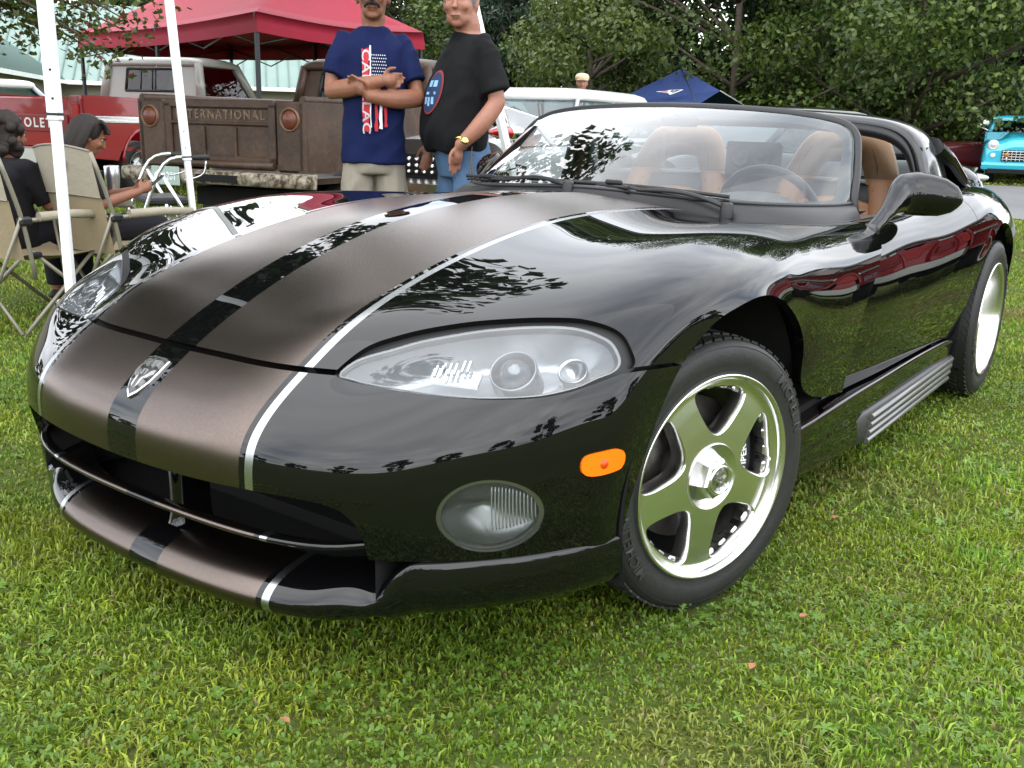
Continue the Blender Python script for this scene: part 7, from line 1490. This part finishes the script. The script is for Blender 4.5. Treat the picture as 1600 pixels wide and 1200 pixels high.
    mb = MB(); P = [(-.198*math.cos(R(a)), .015+.155*math.sin(R(a)), z) for a, z in ((-42, .92), (-42, .80), (-16, .785), (8, .80), (8, .92), (-42, .92))]; mb.tube([(x*1.035, y*1.035, z) for x, y, z in P], .0022, 5); mb.build('pocket_stitching', st, root)
    mb = MB(); mb.tube([(-.205, .045, .955), (-.207, .05, .88), (-.200, .05, .80), (-.190, .045, .70)], .0022, 5); mb.build('side_stitching', st, root)
    w = np.array(Lw); d = np.array([-.04, .10, -.10]); d /= np.linalg.norm(d); gold = mat('gold', (.75, .52, .18), .2, 1.); q = np.array(Vector(d).to_track_quat('Z', 'Y').to_matrix()); mb = MB(); mb.lathe([(.036, -.009), (.043, -.009), (.043, .009), (.036, .009)], 28); mb.v = [tuple(q@np.array(v)+w-d*.012) for v in mb.v]; wt = mb.build('watch', gold, root)
    n = np.array([-1., .15, .1]); n -= d*np.dot(n, d); n /= np.linalg.norm(n); q2 = np.array(Vector(n).to_track_quat('Z', 'Y').to_matrix()); mb = MB(); mb.lathe([(.0005, .009), (.014, .009), (.018, .006), (.019, -.004)], 24); mb.v = [tuple(q2@np.array(v)+w-d*.012+n*.038) for v in mb.v]; mb.build('watch_dial', gold, wt)
    shoes(root, ank, mat('white_shoe', (.6, .6, .58), .6)); squeeze(root, .82, .84); root.scale = (.995,)*3
man_black()
# ---- seated people
def seated(px, dep, turn, label, hairy, phone, z0=.0):
    SK = skin_mat('tanned_skin', (.195, .088, .052)); a0 = math.atan2(HDIR[0], HDIR[1]); root = empty('person', spot(px, dep), -a0+R(turn), label, 'person'); mb = MB()
    hips = [(.09, .02, .47), (-.09, .02, .47)]; knees = [(.11, .44, .50), (-.11, .44, .50)]; ank = [(.11, .46, .085), (-.11, .46, .085)]
    for h, kn, a in zip(hips, knees, ank): capsule(mb, [h, kn], [.085, .062], 12, 8); capsule(mb, [kn, a], [.058, .04], 12, 8); mb.ell((a[0], a[1]+.06, a[2]-.04), (.045, .12, .036), 12, 8)
    rings(mb, dense([(0, .0, .40, .16, .12), (0, -.02, .52, .165, .125), (0, -.04, .66, .15, .115), (0, -.03, .80, .155, .11), (0, .0, .90, .13, .08), (0, .01, .94, .06, .055)], 16)); capsule(mb, [(0, .01, .91), (0, .05, 1.0)], [.055, .05])
    f, rot = head_parts(mb, (0, .075, 1.055), R(0), R(-24 if phone else -4), .95, .92)
    for s in (1, -1):
        sh_, e, w = (s*.165, -.0, .875), (s*.215, .10, .66), (s*.085, .33, .72); capsule(mb, [sh_, e], [.05, .04]); capsule(mb, [e, w], [.04, .026]); hand(mb, w, (-s*.35, .75, .35), -s, .55, .92, up=(0, -.3, .9))
    fuse(mb, 'body', SK, root, .008, 4); face_bits(f, rot, root, .95)
    DK = fabric('black_blouse', (.010, .010, .012), (.016, .016, .018)); mb = MB(); rings(mb, dense([(0, .0, .41, .185, .150), (0, -.02, .52, .188, .150), (0, -.04, .66, .175, .140), (0, -.03, .80, .178, .132), (0, -.005, .89, .15, .10), (0, .01, .93, .08, .07)], 18))
    for s in (1, -1): mb.tube([(s*.155, -.0, .875), (s*.19, .05, .77), (s*.213, .095, .675)], [.070, .064, .062], 14); mb.ell((s*.155, 0, .872), (.07, .07, .06), 12, 8)
    wrinkle(fuse(mb, 'blouse', DK, root, .009, 6), .008, 6., 7., 5.); mb = MB(); TR = fabric('dark_trousers', (.012, .012, .015)); rings(mb, [(0, .0, .385, .17, .13), (0, 0, .50, .18, .14)])
    for h, kn, a in zip(hips, knees, ank): capsule(mb, [h, kn], [.1, .078], 14, 8); mb.tube([kn, (a[0], a[1], a[2]+.02)], [.078, .065], 14)
    fuse(mb, 'trousers', TR, root, .01, 5); HR_ = mat('dark_brown_hair', (.014, .009, .007), .65, bump=(160, .6)); mb = MB(); rs_ = np.random.RandomState(int(abs(px))+3)
    mb.ell(f(0, -.030, .040), (.090, .098, .098), 20, 14, rot); mb.ell(f(0, -.065, -.03), (.085, .060, .10), 18, 12, rot)
    if hairy:
        for k in range(70):
            th, ph = rs_.uniform(0, 6.28), rs_.uniform(-.9, 1.3); q = f(.105*math.cos(th)*math.cos(ph), -.045+.105*math.sin(th)*math.cos(ph)*(.7 if math.sin(th) > 0 else 1.1), .02+.115*math.sin(ph)-.05*(1 if math.sin(ph) < 0 else 0)); mb.ell(q, (.03, .03, .03), 8, 6)
    else:
        for k in range(40):
            th = rs_.uniform(-.25, 3.4)+math.pi*.95; x, y = math.cos(th), math.sin(th); mb.tube(curve([f(.075*x, -.02+.085*y, .09), f(.094*x, -.025+.10*y, .03), f(.095*x, -.03+.10*y, -.06+rs_.uniform(-.03, .03)), f(.085*x, -.03+.095*y, -.10+rs_.uniform(-.03, .02))], 8), [.016]*8, 6)
        for x in np.linspace(-.07, .07, 9): mb.tube(curve([f(x, .02, .125), f(x*1.05, .075, .10), f(x*1.1, .098, .058)], 6), .013, 6)
    o = fuse(mb, 'hair', HR_, root, .008, 2)
    if phone:
        ph_ = MB().box((0, .445, .775), (.075, .15, .009), rot=Matrix.Rotation(R(38), 3, 'X'), bevel=.004); o = ph_.build('smartphone', mat('phone_black', (.01, .01, .012), .1), None); o.location = root.location; o.rotation_euler = root.rotation_euler; o.scale = (.88,)*3; tag(o, 'dark smartphone held by the seated woman', 'phone')
        mb = MB().lathe([(.0, 0), (.034, 0), (.036, .06), (.042, .13), (.043, .19), (.040, .195), (.0, .193)], 24); o = mb.build('tumbler', mat('brushed_steel', (.62, .63, .64), .28, .95), None); q = root.matrix_basis @ Vector((-.21, .19, .57)); o.location = q; tag(o, 'silver steel tumbler on the chair arm beside the seated woman', 'tumbler')
    shoes(root, ank, mat('dark_shoe', (.02, .02, .02), .6)); root.scale = (.88,)*3; return root
seated(104, 5.5, -62, 'seated woman with dark hair in black looking at a phone', False, True)
seated(-16, 5.2, -18, 'person with dark curly hair seated at the left edge', True, False)
# ---- man with a tan cap beyond the finned sedan
def cap_man():
    SK = skin_mat('ruddy_skin', (.265, .128, .087)); a0 = math.atan2(HDIR[0], HDIR[1]); root = empty('person', spot(895, 14.6), math.pi-a0, 'man with a tan cap standing beyond the white sedan roof', 'person'); mb = MB(); hips = [(.095, 0, .92), (-.095, 0, .92)]; knees = [(.11, .02, .50), (-.11, .02, .50)]; ank = [(.12, -.02, .085), (-.12, -.02, .085)]
    legs_body(mb, hips, knees, ank); rings(mb, dense([(0, 0, .84, .16, .11), (0, .015, 1.08, .165, .12), (0, 0, 1.36, .175, .10), (0, -.01, 1.49, .06, .055)], 16)); capsule(mb, [(0, -.01, 1.46), (0, .0, 1.57)], [.06, .055]); f, rot = head_parts(mb, (0, .015, 1.65), 0, 0)
    for s in (1, -1): capsule(mb, [(s*.185, 0, 1.44), (s*.24, -.02, 1.16)], [.055, .042]); capsule(mb, [(s*.24, -.02, 1.16), (s*.23, .06, .92)], [.042, .03]); hand(mb, (s*.23, .06, .92), (0, .1, -1), s, .3, up=(0, 1, 0))
    fuse(mb, 'body', SK, root, .012, 5); face_bits(f, rot, root); mb = MB(); rings(mb, dense([(0, 0, .85, .19, .14), (0, .01, 1.1, .185, .14), (0, 0, 1.38, .20, .115), (0, -.01, 1.485, .08, .07)], 16))
    for s in (1, -1): mb.tube([(s*.17, 0, 1.43), (s*.225, -.01, 1.24)], [.07, .065], 12)
    fuse(mb, 'shirt', fabric('dark_green_shirt', (.02, .03, .025)), root, .012, 5); mb = MB(); rings(mb, [(0, 0, .80, .17, .12), (0, 0, .95, .175, .125)])
    for h, kn, an in zip(hips, knees, ank): mb.tube([h, kn, (an[0], an[1], .05)], [.1, .08, .07], 12)
    fuse(mb, 'trousers', fabric('grey_trousers', (.08, .08, .085)), root, .014, 4); mb = MB(); tan = mat('tan_cap_cloth', (.62, .50, .33), .85, bump=(40, .3)); R0 = []
    for z, r1, r2, y in ((.040, .088, .106, 0), (.065, .100, .122, .008), (.10, .098, .120, .004), (.13, .075, .09, -.004), (.142, .02, .02, 0)): R0.append([f(r1*math.cos(a), -.008+y+r2*math.sin(a), z) for a in [2*math.pi*j/24 for j in range(24)]])
    mb.loft(R0, flip=True); mb.grid([[f(.078*s, .085+t*.055*(1-.4*s*s), .050-.010*t) for s in np.linspace(-1, 1, 9)] for t in (0, 1)]); mb.build('cap', tan, root, recalc=True); shoes(root, ank, mat('dark_shoe'))
cap_man()
